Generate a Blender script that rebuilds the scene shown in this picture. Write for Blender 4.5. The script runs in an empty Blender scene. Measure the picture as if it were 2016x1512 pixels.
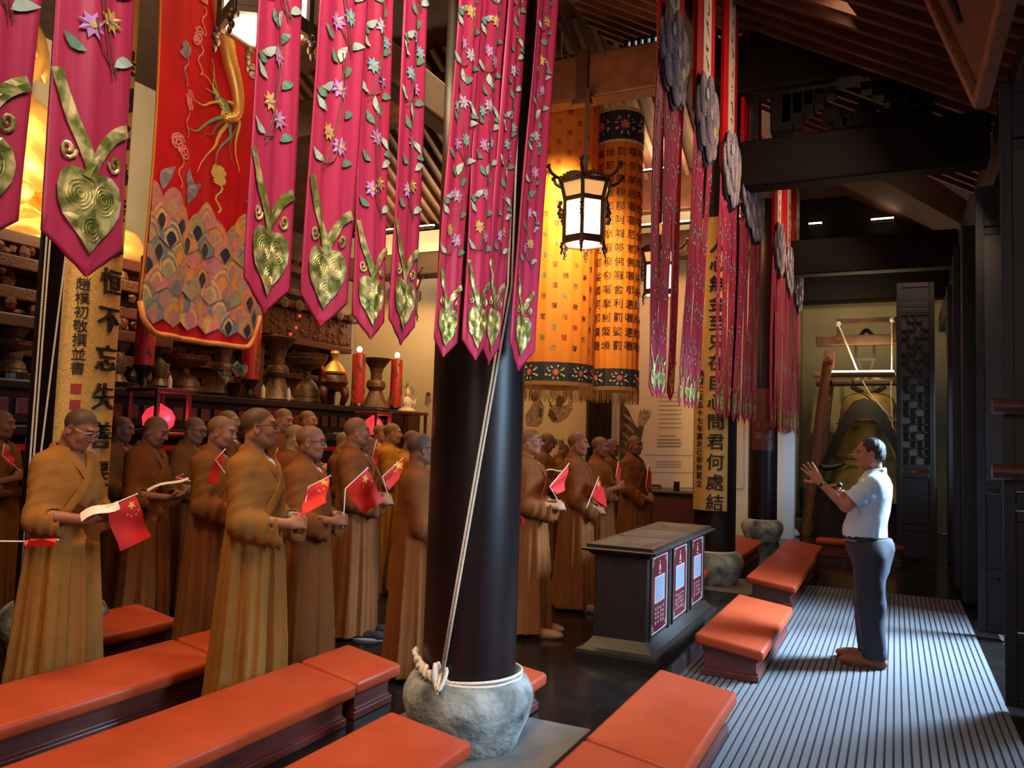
import bpy, bmesh, math, random
import numpy as np
import openvdb
from mathutils import Vector, Matrix
random.seed(7)
PI = math.pi
S = bpy.context.scene
COL = S.collection

# ------------------------------------------------------------------ camera
FPX, EYE = 1570.0, 1.62
yv = np.array([754.0, 131.0, FPX]); yv /= np.linalg.norm(yv)
zv = np.array([742.0, -23000.0, FPX]); zv /= np.linalg.norm(zv)
zv -= yv * (zv @ yv); zv /= np.linalg.norm(zv)
xv = np.cross(yv, zv)
MW = np.stack([xv, yv, zv])            # camera (x right, y down, z ahead) -> world
cam_d = bpy.data.cameras.new('camera')
cam = bpy.data.objects.new('camera', cam_d); COL.objects.link(cam)
cam_d.sensor_width = 36.0; cam_d.sensor_fit = 'HORIZONTAL'
cam_d.lens = FPX / 2016.0 * 36.0
cam_d.clip_start = 0.05; cam_d.clip_end = 100
R = np.stack([MW @ np.array([1, 0, 0]), MW @ np.array([0, -1, 0]), MW @ np.array([0, 0, -1])], axis=1)
m4 = Matrix.Identity(4)
for i in range(3):
    for j in range(3):
        m4[i][j] = float(R[i, j])
m4[2][3] = EYE
cam.matrix_world = m4
S.camera = cam

def _ray(px, py):
    return MW @ np.array([px - 1008.0, py - 756.0, FPX])
def atX(px, py, X):
    d = _ray(px, py); t = X / d[0]; return Vector((float(X), float(t * d[1]), float(EYE + t * d[2])))
def atY(px, py, Y):
    d = _ray(px, py); t = Y / d[1]; return Vector((float(t * d[0]), float(Y), float(EYE + t * d[2])))
def atZ(px, py, z):
    d = _ray(px, py); t = (z - EYE) / d[2]; return Vector((float(t * d[0]), float(t * d[1]), float(z)))

# ------------------------------------------------------------------ world, light, exposure
S.view_settings.view_transform = 'Standard'
S.view_settings.look = 'None'
S.view_settings.gamma = 1.0
S.view_settings.use_curve_mapping = False
S.view_settings.exposure = 0.0
W = bpy.data.worlds.new('world'); S.world = W; W.use_nodes = True
W.node_tree.nodes['Background'].inputs[0].default_value = (0.55, 0.75, 1.0, 1)
W.node_tree.nodes['Background'].inputs[1].default_value = 0.15

def area(name, loc, target, sx, sy, power, col, spread=180):
    l = bpy.data.lights.new(name, 'AREA'); l.shape = 'RECTANGLE'; l.size = sx; l.size_y = sy
    l.energy = power; l.color = col; l.spread = math.radians(spread)
    o = bpy.data.objects.new(name, l); COL.objects.link(o); o.location = loc
    o.rotation_euler = (Vector(target) - Vector(loc)).to_track_quat('-Z', 'Y').to_euler()
    return o
def point(name, loc, power, col, r=0.1):
    l = bpy.data.lights.new(name, 'POINT'); l.energy = power; l.color = col; l.shadow_soft_size = r
    o = bpy.data.objects.new(name, l); COL.objects.link(o); o.location = loc; return o
def spot(name, loc, target, power, col, ang=60, blend=0.6, r=0.1):
    l = bpy.data.lights.new(name, 'SPOT'); l.energy = power; l.color = col
    l.spot_size = math.radians(ang); l.spot_blend = blend; l.shadow_soft_size = r
    o = bpy.data.objects.new(name, l); COL.objects.link(o); o.location = loc
    o.rotation_euler = (Vector(target) - Vector(loc)).to_track_quat('-Z', 'Y').to_euler(); return o

WARM = (1.0, 0.62, 0.30); GOLD = (1.0, 0.68, 0.32); DAY = (0.50, 0.74, 1.0)
# daylight through the open doors of the facade
area('daylight_door', (2.3, 8.4, 2.8), (-0.4, 7.0, 0.2), 1.0, 2.0, 265, DAY, 62)
area('daylight_door_near', (2.4, 3.9, 2.2), (-1.6, 4.1, 0.4), 1.2, 1.6, 46, DAY, 62)
area('daylight_door_far', (2.3, 11.9, 2.2), (-1.75, 15.0, 1.3), 0.8, 1.4, 9, DAY, 30)
area('daylight_entrance', (0.6, -2.5, 3.4), (-2.4, 4.0, 1.5), 2.6, 2.2, 48, (1.0, 0.86, 0.78), 120)
# warm lamps of the hall, and added fill lights without a fixture
area('fill_front', (-0.3, 8.0, 5.7), (-2.2, 8.5, 4.6), 0.6, 5.0, 70, (1.0, 0.72, 0.48), 140)  # added fill light, set to brighten the aisle side of the banners
area('fill_near', (0.0, 1.2, 4.9), (-1.8, 2.6, 2.6), 0.8, 2.0, 54, (1.0, 0.78, 0.60), 90)  # added fill light for the nearest pink tails, no lamp there
area('ceiling_lamps_middle', (-4.0, 5.6, 6.6), (-4.2, 6.4, 0), 2.0, 4.0, 105, WARM, 130)
area('fill_entry', (-3.4, 1.2, 5.8), (-3.7, 2.7, 0.2), 1.4, 1.4, 72, WARM, 90)  # added fill light to brighten the benches at the left
area('fill_beam', (-3.3, 8.0, 5.3), (-3.3, 9.45, 6.35), 2.0, .2, 9, WARM, 100)  # added light that brightens the face of the cross beam
area('ceiling_lamps_altar', (-7.2, 8.5, 6.6), (-8.3, 8.5, 2.2), 1.0, 7.0, 140, GOLD, 130)
area('wall_wash_far', (-8.4, 13.2, 5.6), (-8.4, 15.0, 2.0), 5.6, 0.4, 150, (1.0, .58, .24))
area('wall_wash_poster', (-3.6, 13.0, 5.3), (-3.6, 15.0, 2.2), 3.2, 0.4, 55, (1.0, .50, .18))
area('wall_wash_left', (-12.2, 8.0, 3.6), (-13.5, 8.0, 6.4), 0.5, 7.0, 420, (1.0, .78, .48))
spot('spot_statue', (-7.6, 5.6, 6.4), (-10.6, 7.2, 6.0), 900, GOLD, 75, 0.7, 0.2)
spot('spot_statue_low', (-7.2, 7.8, 5.6), (-10.4, 7.4, 4.6), 700, GOLD, 80, 0.7, 0.2)
spot('spot_bell', (-0.3, 15.3, 4.3), (-0.5, 17.1, 2.2), 190, (1.0, 0.75, 0.35), 70, 0.8, 0.05)
spot('fill_canopy', (-3.7, 9.9, 5.6), (-4.8, 11.2, 4.4), 900, (1.0, 0.66, 0.24), 95, 0.9, 0.15)  # added spot in place of the lantern's glow on the canopy
area('fill_far', (-0.2, 12.6, 5.3), (-1.9, 13.4, 3.6), 0.5, 3.0, 26, (1.0, 0.66, 0.45), 120)  # added fill light for the farthest banners
area('bell_alcove', (-1.0, 16.0, 4.9), (-1.2, 18.0, 2.5), 1.2, .3, 20, (1.0, .8, .45))

# ------------------------------------------------------------------ materials
def mat(name, col, rough=0.6, metal=0.0, var=0.0, scale=8.0, emit=None, estr=0.0, sheen=0.0, bump=0.0, bscale=60.0, stretch=None, trans=0.0, spec=0.5, col2=None, coat=0.0):
    m = bpy.data.materials.new(name); m.use_nodes = True
    nt = m.node_tree; b = nt.nodes['Principled BSDF']
    b.inputs['Base Color'].default_value = (*col, 1); b.inputs['Roughness'].default_value = rough
    b.inputs['Metallic'].default_value = metal; b.inputs['Specular IOR Level'].default_value = spec
    if sheen: b.inputs['Sheen Weight'].default_value = sheen
    if coat: b.inputs['Coat Weight'].default_value = coat; b.inputs['Coat Roughness'].default_value = 0.15
    if emit: b.inputs['Emission Color'].default_value = (*emit, 1); b.inputs['Emission Strength'].default_value = estr
    tc = None
    if var or bump:
        tc = nt.nodes.new('ShaderNodeTexCoord'); mp = nt.nodes.new('ShaderNodeMapping')
        nt.links.new(tc.outputs['Object'], mp.inputs[0])
        if stretch: mp.inputs['Scale'].default_value = stretch
    if var:
        n = nt.nodes.new('ShaderNodeTexNoise'); n.inputs['Scale'].default_value = scale; n.inputs['Detail'].default_value = 5
        nt.links.new(mp.outputs[0], n.inputs['Vector'])
        r = nt.nodes.new('ShaderNodeValToRGB'); r.color_ramp.elements[0].position = 0.3; r.color_ramp.elements[1].position = 0.7
        a = [max(0, c * (1 - var)) for c in col]; z = [min(1, c * (1 + var)) for c in (col2 or col)]
        r.color_ramp.elements[0].color = (*a, 1); r.color_ramp.elements[1].color = (*z, 1)
        nt.links.new(n.outputs[0], r.inputs[0]); nt.links.new(r.outputs[0], b.inputs['Base Color'])
    if bump:
        n2 = nt.nodes.new('ShaderNodeTexNoise'); n2.inputs['Scale'].default_value = bscale; n2.inputs['Detail'].default_value = 3
        nt.links.new(mp.outputs[0], n2.inputs['Vector'])
        bp = nt.nodes.new('ShaderNodeBump'); bp.inputs['Strength'].default_value = bump; bp.inputs['Distance'].default_value = 0.01
        nt.links.new(n2.outputs[0], bp.inputs['Height']); nt.links.new(bp.outputs[0], b.inputs['Normal'])
    if trans:
        t = nt.nodes.new('ShaderNodeBsdfTranslucent'); t.inputs[0].default_value = (*col, 1)
        mx = nt.nodes.new('ShaderNodeMixShader'); mx.inputs[0].default_value = trans
        out = nt.nodes['Material Output']
        nt.links.new(b.outputs[0], mx.inputs[1]); nt.links.new(t.outputs[0], mx.inputs[2]); nt.links.new(mx.outputs[0], out.inputs[0])
    return m

def mat_vcol(name, rough=0.5):
    m = bpy.data.materials.new(name); m.use_nodes = True; nt = m.node_tree; b = nt.nodes['Principled BSDF']
    a = nt.nodes.new('ShaderNodeVertexColor'); a.layer_name = 'Col'
    nt.links.new(a.outputs[0], b.inputs['Base Color']); b.inputs['Roughness'].default_value = rough; b.inputs['Specular IOR Level'].default_value = .18
    b.inputs['Subsurface Weight'].default_value = 0.0
    return m

def mat_gold_thread(name):
    m = mat(name, (0.55, 0.60, 0.22), 0.36, 0.55)
    nt = m.node_tree; b = nt.nodes['Principled BSDF']
    tc = nt.nodes.new('ShaderNodeTexCoord')
    n = nt.nodes.new('ShaderNodeTexNoise'); n.inputs['Scale'].default_value = 22; n.inputs['Detail'].default_value = 2
    nt.links.new(tc.outputs['Object'], n.inputs['Vector'])
    r = nt.nodes.new('ShaderNodeValToRGB')
    r.color_ramp.elements[0].position = 0.42; r.color_ramp.elements[0].color = (0.26, 0.29, 0.06, 1)
    r.color_ramp.elements[1].position = 0.60; r.color_ramp.elements[1].color = (0.95, 0.84, 0.36, 1)
    nt.links.new(n.outputs[0], r.inputs[0]); nt.links.new(r.outputs[0], b.inputs['Base Color'])
    return m

M = {}
M['lacquer'] = mat('dark_lacquer', (0.009, 0.004, 0.0045), 0.36, var=0.35, scale=3, stretch=(3, 3, .3), spec=.35)
M['wood'] = mat('dark_wood', (0.030, 0.012, 0.007), 0.5, var=0.4, scale=6, stretch=(1, 6, 6))
M['wood_beam'] = mat('beam_wood', (0.042, 0.015, 0.008), 0.55, var=0.35, scale=4, stretch=(.5, 5, 5))
M['wood_shaded'] = mat('shaded_beam_wood', (0.009, 0.0045, 0.0035), 0.6, var=0.35, scale=4, stretch=(.5, 5, 5), spec=.2)  # shaded copy of the beam wood: darkness under the roof put into the colour
M['wood_red'] = mat('red_brown_wood', (0.09, 0.018, 0.012), 0.42, var=0.3, scale=6, stretch=(6, .6, 6), coat=0.1)
M['wood_kiosk'] = mat('smoky_wood', (0.014, 0.009, 0.007), 0.42, var=0.35, scale=7, stretch=(8, .8, .8))
M['wood_rafter'] = mat('rafter_wood', (0.11, 0.036, 0.016), 0.6, var=0.3, scale=5)
M['wood_mallet'] = mat('mallet_wood', (0.28, 0.10, 0.04), 0.5, var=0.3, scale=7, stretch=(5, 5, .6))
M['wood_bell'] = mat('bell_frame_wood', (0.07, 0.028, 0.014), 0.5, var=0.3, scale=7)
M['carved'] = mat('carved_wood', (0.10, 0.024, 0.010), 0.45, var=0.5, scale=25, bump=0.8, bscale=45)
M['altar_black'] = mat('black_altar_lacquer', (0.012, 0.009, 0.008), 0.28)
M['leather'] = mat('orange_leather', (0.32, 0.044, 0.014), 0.42, spec=.25, var=0.10, scale=5, bump=0.10, bscale=160)
M['stone'] = mat('carved_stone', (0.13, 0.14, 0.135), 0.8, var=0.65, scale=7, bump=0.9, bscale=34, col2=(0.20, 0.215, 0.205), spec=.25)
M['plinth'] = mat('plinth_stone', (0.11, 0.105, 0.10), 0.5, var=0.2, scale=6)
M['rope'] = mat('cotton_rope', (0.55, 0.50, 0.42), 0.85, bump=0.6, bscale=90)
M['tile'] = mat('floor_tile', (0.010, 0.008, 0.0075), 0.13, var=0.35, scale=4, spec=.16)
M['grout'] = mat('floor_joint', (0.10, 0.08, 0.065), 0.6)
M['carpet'] = mat('carpet_dark', (0.018, 0.022, 0.035), 0.95)
M['carpet_rib'] = mat('carpet_rib', (0.115, 0.117, 0.130), 0.95, var=0.12, scale=40, bump=0.4, bscale=220)
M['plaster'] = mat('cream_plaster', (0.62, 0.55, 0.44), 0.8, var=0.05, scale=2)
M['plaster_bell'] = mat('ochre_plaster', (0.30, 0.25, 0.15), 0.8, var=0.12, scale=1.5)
M['white_post'] = mat('white_paint', (0.55, 0.58, 0.64), 0.7)
M['ceil'] = mat('ceiling_boards', (0.035, 0.016, 0.010), 0.7, var=0.3, scale=3)
M['ceil_warm'] = mat('ceiling_boards_warm', (0.06, 0.018, 0.009), 0.7, var=0.3, scale=3)
M['satin'] = mat('pink_satin', (0.58, 0.040, 0.122), 0.42, var=0.10, scale=6, stretch=(1, 1, .15), trans=0.15)
M['satin_hem_shade'] = mat('dark_pink_satin', (0.40, 0.016, 0.065), 0.42)
M['goldthread'] = mat_gold_thread('gold_thread')
M['brown_thread'] = mat('brown_thread', (0.16, 0.045, 0.03), 0.6)
M['leaf_thread'] = mat('green_thread', (0.13, 0.30, 0.19), 0.5)
M['pale_thread'] = mat('pale_green_thread', (0.42, 0.60, 0.48), 0.5)
M['violet_thread'] = mat('violet_thread', (0.52, 0.26, 0.62), 0.5)
M['blue_thread'] = mat('blue_thread', (0.20, 0.48, 0.58), 0.5)
M['lilac_thread'] = mat('lilac_thread', (0.46, 0.44, 0.68), 0.5)
M['yellow_thread'] = mat('yellow_thread', (0.62, 0.44, 0.09), 0.5)
M['cream_thread'] = mat('cream_silk', (0.62, 0.50, 0.40), 0.6, var=.08, scale=20)
M['red_silk'] = mat('red_silk', (0.50, 0.006, 0.012), 0.5, var=0.15, scale=4, trans=.02, spec=.2)
M['red_silk_dark'] = mat('dark_red_silk', (0.25, 0.01, 0.015), 0.5)
M['cloud'] = mat('grey_violet_brocade', (0.23, 0.19, 0.25), 0.6, var=0.4, scale=18)
M['cloud_light'] = mat('silver_thread', (0.48, 0.42, 0.47), 0.4)
M['navy'] = mat('navy_silk', (0.014, 0.018, 0.040), 0.6)
M['orange_silk'] = mat('orange_silk', (0.80, 0.28, 0.035), 0.6, var=0.06, scale=5, trans=0.3)
M['fringe'] = mat('fringe_thread', (0.26, 0.13, 0.045), 0.7)
M['ink'] = mat('black_ink', (0.010, 0.008, 0.007), 0.5)
M['grey_ink'] = mat('grey_ink', (0.22, 0.18, 0.14), 0.7)
M['sepia'] = mat('sepia_print', (0.09, 0.055, 0.035), 0.7, var=.6, scale=9)
M['sepia_light'] = mat('sepia_print_light', (0.30, 0.20, 0.12), 0.7, var=.5, scale=14)
M['gilt_board'] = mat('gilt_board', (0.72, 0.45, 0.13), 0.40, 0.55, var=0.2, scale=60, bump=0.35, bscale=130)
M['gilt'] = mat('gilt', (0.90, 0.50, 0.13), 0.42, 0.65, var=0.15, scale=4, bump=.2, bscale=20)
M['seal'] = mat('red_seal', (0.30, 0.03, 0.035), 0.6)
M['bronze'] = mat('cloisonne_bronze', (0.13, 0.065, 0.032), 0.4, 0.35, var=0.75, scale=38, bump=.5, bscale=50)
M['bell'] = mat('bell_bronze', (0.32, 0.22, 0.07), 0.48, 0.35, var=0.25, scale=5)
M['wax'] = mat('red_wax', (0.42, 0.012, 0.014), 0.4, emit=(0.5, 0.012, 0.01), estr=0.02)
M['bulb'] = mat('candle_bulb', (1, .9, .8), 0.3, emit=(1.0, .85, .7), estr=9)
M['red_glass'] = mat('glowing_red_glass', (0.8, 0.03, 0.08), 0.3, emit=(1.0, 0.03, 0.05), estr=1.3)
M['red_glass_hot'] = mat('glowing_lamp_core', (1, 0.5, 0.4), 0.3, emit=(1.0, 0.25, 0.15), estr=2.0)
M['lamp_pane'] = mat('lantern_pane', (0.95, 0.85, 0.65), 0.5, emit=(1.0, 0.83, 0.50), estr=3.2)
M['lamp_pane_top'] = mat('lantern_top_pane', (0.85, 0.55, 0.25), 0.5, emit=(1.0, 0.52, 0.17), estr=0.75)
M['lamp_floor'] = mat('lantern_floor_pane', (0.9, .75, .6), 0.5, emit=(1.0, 0.62, 0.40), estr=0.9)
M['led'] = mat('led_strip', (1, .9, .7), 0.4, emit=(1.0, 0.80, 0.50), estr=7)
M['carve_dark'] = mat('lantern_frame', (0.045, 0.016, 0.009), 0.45)
M['paper'] = mat('white_paper', (0.70, 0.66, 0.64), 0.8)
M['flag_red'] = mat('flag_red', (0.86, 0.028, 0.016), 0.6, trans=0.25)
M['flag_yellow'] = mat('flag_yellow', (0.85, 0.50, 0.05), 0.6)
M['flag_pole'] = mat('white_stick', (0.70, 0.64, 0.58), 0.5)
M['shirt'] = mat('light_blue_shirt', (0.50, 0.62, 0.76), 0.75, bump=.15, bscale=25)
M['trousers'] = mat('navy_trousers', (0.016, 0.019, 0.036), 0.75, bump=.25, bscale=14)
M['shoe_brown'] = mat('brown_suede', (0.20, 0.075, 0.040), 0.8)
M['shoe_sole'] = mat('shoe_sole', (0.07, 0.05, 0.04), 0.7)
M['shoe_dark'] = mat('black_cloth_shoe', (0.012, 0.011, 0.012), 0.8)
M['sole_white'] = mat('white_sole', (0.45, 0.42, 0.40), 0.7)
M['shoe_tan'] = mat('tan_shoe', (0.25, 0.12, 0.07), 0.7)
M['hair'] = mat('black_hair', (0.010, 0.009, 0.010), 0.5, bump=.5, bscale=120)
M['black'] = mat('matt_black', (0.010, 0.010, 0.012), 0.5)
M['metal'] = mat('steel', (0.5, .5, .5), 0.3, 1.0)
M['skin'] = mat_vcol('skin', 0.5)
M['robe_a'] = mat('ochre_robe', (0.25, 0.105, 0.023), 0.9, var=0.10, scale=7, spec=.08, bump=.35, bscale=26)
M['robe_b'] = mat('brown_robe', (0.165, 0.055, 0.016), 0.9, spec=.08, var=0.10, scale=7, bump=.25, bscale=26)
M['robe_c'] = mat('dark_brown_robe', (0.150, 0.052, 0.014), 0.9, spec=.08, var=0.10, scale=7, bump=.25, bscale=26)
M['robe_y'] = mat('yellow_robe', (0.42, 0.17, 0.02), 0.9, spec=.08, var=0.10, scale=7, bump=.2, bscale=26)
M['panel_red'] = mat('backlit_panel_red', (0.06, 0.006, 0.01), 0.3, emit=(0.16, 0.012, 0.022), estr=0.25)
M['panel_white'] = mat('backlit_panel_white', (0.15, .17, .2), 0.3, emit=(0.75, 0.85, 1.0), estr=0.40)
M['panel_blue'] = mat('backlit_panel_blue', (0.06, .09, .13), 0.3, emit=(0.36, 0.55, 0.90), estr=0.5)
M['door_wood'] = mat('door_wood', (0.006, 0.0038, 0.0038), 0.5, var=.3, scale=5, stretch=(5, 5, .5))
M['door_grey'] = mat('door_panel_grey', (0.034, 0.032, 0.040), 0.38, var=.2, scale=4, stretch=(5, 5, .4))
M['door_red'] = mat('door_edge_red', (0.085, 0.026, 0.016), 0.45, var=.3, scale=5, stretch=(5, 5, .5))
M['lattice_back'] = mat('lattice_pane', (0.045, 0.04, 0.035), 0.7)
M['plaque'] = mat('plaque_brown', (0.10, 0.036, 0.013), 0.6, var=.2, scale=6)
M['plaque_rim'] = mat('plaque_rim', (0.26, 0.10, 0.035), 0.5, var=.4, scale=30)
M['glass_rim'] = mat('spectacle_frame', (0.012, 0.010, 0.010), 0.3)
M['glass_rim_pale'] = mat('spectacle_wire', (0.45, 0.38, 0.32), 0.3, .8)
M['white_cloth'] = mat('white_cloth', (0.6, .58, .56), .9)
M['bag_brown'] = mat('brown_bag', (0.16, 0.11, 0.035), .8)
PATCH = [mat('patch_%d' % i, c, 0.55, var=.15, scale=30) for i, c in enumerate([(0.66, 0.17, 0.17), (0.70, 0.26, 0.05), (0.50, 0.18, 0.20), (0.42, 0.26, 0.14), (0.15, 0.18, 0.22), (0.62, 0.40, 0.12), (0.28, 0.27, 0.15), (0.45, 0.17, 0.14)])]

# ------------------------------------------------------------------ mesh helpers
def link(name, me, parent=None, loc=None):
    o = bpy.data.objects.new(name, me); COL.objects.link(o)
    if parent is not None: o.parent = parent
    if loc is not None: o.location = loc
    return o
def root(name, label, cat, loc=(0, 0, 0), rz=0, group=None):
    o = bpy.data.objects.new(name, None); COL.objects.link(o); o.empty_display_size = 0.1
    o.location = loc; o.rotation_euler = (0, 0, rz)
    return tag(o, label, cat, group)
def tag(o, label=None, cat=None, group=None, kind=None):
    if label: o['label'] = label.replace('monk', 'robed man')
    if cat: o['category'] = cat
    if group: o['group'] = group
    if kind: o['kind'] = kind
    return o

class MB:
    def __init__(s): s.v = []; s.f = []; s.mi = []; s.cur = 0
    def add(s, vs, fs, mi=None):
        b = len(s.v); s.v.extend([tuple(map(float, p)) for p in vs]); s.f.extend([tuple(b + i for i in f) for f in fs])
        s.mi.extend([s.cur if mi is None else mi] * len(fs)); return s
    def box(s, c, sz, r=None, mi=None):
        x, y, z = [k / 2 for k in sz]
        vs = [(-x, -y, -z), (x, -y, -z), (x, y, -z), (-x, y, -z), (-x, -y, z), (x, -y, z), (x, y, z), (-x, y, z)]
        if r is not None: vs = [r @ Vector(p) for p in vs]
        vs = [(p[0] + c[0], p[1] + c[1], p[2] + c[2]) for p in vs]
        return s.add(vs, [(0, 3, 2, 1), (4, 5, 6, 7), (0, 1, 5, 4), (1, 2, 6, 5), (2, 3, 7, 6), (3, 0, 4, 7)], mi)
    def bar(s, a, b, w, h=None, up=(0, 0, 1), mi=None):
        a, b = Vector(a), Vector(b); d = b - a; L = d.length; d.normalize(); h = h or w
        u = Vector(up)
        if abs(d.dot(u)) > .95: u = Vector((1, 0, 0))
        sx = d.cross(u).normalized(); uz = sx.cross(d)
        r = Matrix((sx, d, uz)).transposed()
        return s.box((a + b) / 2, (w, L, h), r, mi)
    def lathe(s, prof, n=24, c=(0, 0, 0), ax=None, mi=None, close=True):
        vs = []; fs = []
        for (r, z) in prof:
            for i in range(n):
                a = 2 * PI * i / n; vs.append((r * math.cos(a), r * math.sin(a), z))
        for k in range(len(prof) - 1):
            for i in range(n):
                j = (i + 1) % n; fs.append((k * n + i, k * n + j, (k + 1) * n + j, (k + 1) * n + i))
        if close:
            fs.append(tuple(range(n - 1, -1, -1))); fs.append(tuple((len(prof) - 1) * n + i for i in range(n)))
        if ax is not None: vs = [ax @ Vector(p) for p in vs]
        vs = [(p[0] + c[0], p[1] + c[1], p[2] + c[2]) for p in vs]
        return s.add(vs, fs, mi)
    def tube(s, pts, r, n=8, mi=None, closed=False):
        pts = [Vector(p) for p in pts]; m = len(pts); vs = []; fs = []
        rr = r if hasattr(r, '__len__') else [r] * m
        nrm = None
        for i, p in enumerate(pts):
            if closed: d = pts[(i + 1) % m] - pts[i - 1]
            else: d = pts[min(i + 1, m - 1)] - pts[max(i - 1, 0)]
            if d.length < 1e-9: d = Vector((0, 0, 1))
            d.normalize()
            if nrm is None:
                nrm = d.orthogonal().normalized()
            else:
                nrm = (nrm - d * nrm.dot(d))
                nrm = nrm.normalized() if nrm.length > 1e-6 else d.orthogonal().normalized()
            bn = d.cross(nrm)
            for k in range(n):
                a = 2 * PI * k / n; vs.append(p + (nrm * math.cos(a) + bn * math.sin(a)) * rr[i])
        for i in range(m if closed else m - 1):
            i2 = (i + 1) % m
            for k in range(n):
                k2 = (k + 1) % n; fs.append((i * n + k, i * n + k2, i2 * n + k2, i2 * n + k))
        if not closed:
            fs.append(tuple(range(n - 1, -1, -1))); fs.append(tuple((m - 1) * n + k for k in range(n)))
        return s.add(vs, fs, mi)
    def ball(s, c, r, n=10, m=6, mi=None):
        r = r if hasattr(r, '__len__') else (r, r, r)
        prof = [(max(1e-4, math.sin(PI * k / m)), -math.cos(PI * k / m)) for k in range(m + 1)]
        b = len(s.v); s.lathe(prof, n, mi=mi)
        for i in range(b, len(s.v)):
            p = s.v[i]; s.v[i] = (c[0] + p[0] * r[0], c[1] + p[1] * r[1], c[2] + p[2] * r[2])
        return s
    def build(s, name, mats, parent=None, smooth=False, loc=None, bevel=0.0, bseg=2):
        me = bpy.data.meshes.new(name); me.from_pydata(s.v, [], s.f)
        for m in (mats if isinstance(mats, (list, tuple)) else [mats]): me.materials.append(m)
        if any(s.mi): me.polygons.foreach_set('material_index', s.mi)
        if bevel or True:
            bm = bmesh.new(); bm.from_mesh(me)
            if bevel:
                bmesh.ops.bevel(bm, geom=[e for e in bm.edges if e.is_manifold and e.calc_face_angle(0) > 0.6], offset=bevel, segments=bseg, affect='EDGES', profile=0.5, clamp_overlap=True)
            bmesh.ops.recalc_face_normals(bm, faces=bm.faces); bm.to_mesh(me); bm.free()
        if smooth:
            me.polygons.foreach_set('use_smooth', [True] * len(me.polygons))
            if smooth != 'all': me.set_sharp_from_angle(angle=math.radians(40))
        return link(name, me, parent, loc)

def boxo(name, lo, hi, m, parent=None, bevel=0.0, bseg=2, smooth=False):
    c = [(a + b) / 2 for a, b in zip(lo, hi)]; sz = [abs(b - a) for a, b in zip(lo, hi)]
    b = MB(); b.box((0, 0, 0), sz)
    return b.build(name, m, parent, smooth=smooth, loc=c, bevel=bevel, bseg=bseg)

def copy_tree(o, parent=None):
    c = o.copy(); COL.objects.link(c)
    if parent is not None: c.parent = parent
    for ch in list(o.children): copy_tree(ch, c)
    return c

# ------------------------------------------------------------------ lettering
_GL = {}
def glyph(ch, ext=0.03, bold=0.0):
    k = (ch, ext, bold)
    if k in _GL: return _GL[k]
    cu = bpy.data.curves.new('letter', 'FONT'); cu.body = ch; cu.resolution_u = 2; cu.extrude = ext; cu.offset = bold
    cu.align_x = 'CENTER'; cu.align_y = 'CENTER'
    o = bpy.data.objects.new('letter', cu); COL.objects.link(o)
    me = bpy.data.meshes.new_from_object(o.evaluated_get(bpy.context.evaluated_depsgraph_get()))
    V = [tuple(v.co) for v in me.vertices]; F = [tuple(p.vertices) for p in me.polygons]
    bpy.data.objects.remove(o); bpy.data.curves.remove(cu); bpy.data.meshes.remove(me)
    if V:
        cx_ = (min(v[0] for v in V) + max(v[0] for v in V)) / 2; cy_ = (min(v[1] for v in V) + max(v[1] for v in V)) / 2
        V = [(v[0] - cx_, v[1] - cy_, v[2] + ext) for v in V]
    _GL[k] = (V, F); return _GL[k]
def put_text(mb, ch, u, v, size, surf, slant=0.0, depth=1.0, ext=0.03, wob=0.0, bold=0.0):
    V, F = glyph(ch, ext, bold); a = random.uniform(-wob, wob); ca, sa = math.cos(a), math.sin(a)
    out = []
    for (x, y, z) in V:
        x2 = (x * ca - y * sa + slant * y) * size; y2 = (x * sa + y * ca) * size
        out.append(surf(u + x2, v + y2, z * size * depth + 0.003))
    mb.add(out, F)
# ------------------------------------------------------------------ the setting
def st(o): o['kind'] = 'structure'; return o
XW, XL, YB, YF, ZC = 1.05, -13.5, -6.0, 18.2, 9.0
fl = st(boxo('floor', (XL, YB, -0.12), (3.2, YF, -0.006), M['grout']))
tile_me = None
for i in range(16):
    for j in range(17):
        x0 = -1.635 - 0.495 * 11 + i * 0.495; y0 = 1.35 + j * 0.99 + (0.33 if i % 2 else 0)
        if tile_me is None:
            t = MB(); t.box((0, 0, -0.005), (0.490, 0.985, 0.010)); to = t.build('floor_tile', M['tile'], None, bevel=0.0015, bseg=1); tile_me = to.data
        else:
            to = link('floor_tile', tile_me)
        to.parent = fl; to.location = Vector((x0 + .2475, y0 + .495, 0)) - fl.location
# the floor outside the tiled part
st(boxo('floor', (-13.4, -5.9, -0.006), (1.0, 1.30, 0.0), M['tile']))
st(boxo('floor', (-13.4, 1.31, -0.006), (-7.1, 18.1, 0.0), M['tile']))

wf = st(boxo('wall_far', (XL, 15.0, 0), (-1.80, 15.25, 6.2), M['plaster']))
st(boxo('wall_far_return', (-1.80, 15.0, 0), (-1.62, 15.22, 6.0), M['white_post']))
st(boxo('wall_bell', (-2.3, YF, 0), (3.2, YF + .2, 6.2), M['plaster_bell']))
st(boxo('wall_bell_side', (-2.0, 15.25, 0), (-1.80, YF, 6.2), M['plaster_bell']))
st(boxo('wall_left', (XL - .2, YB, 0), (XL, YF, ZC), M['plaster']))
st(boxo('wall_back', (XL, YB - .2, 0), (3.2, YB, ZC), M['wood']))
st(boxo('wall_outer', (3.2, YB, 0), (3.4, YF, 0.4), M['plinth']))
st(boxo('floor_outside', (1.12, YB, -0.006), (3.2, YF, 0.0), M['door_wood']))
st(boxo('wall_facade_near', (0.95, YB, 0), (1.15, 1.4, 6.0), M['door_wood']))
st(boxo('wall_facade_top', (0.95, 1.4, 4.35), (1.15, YF, 6.2), M['door_wood']))
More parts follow.
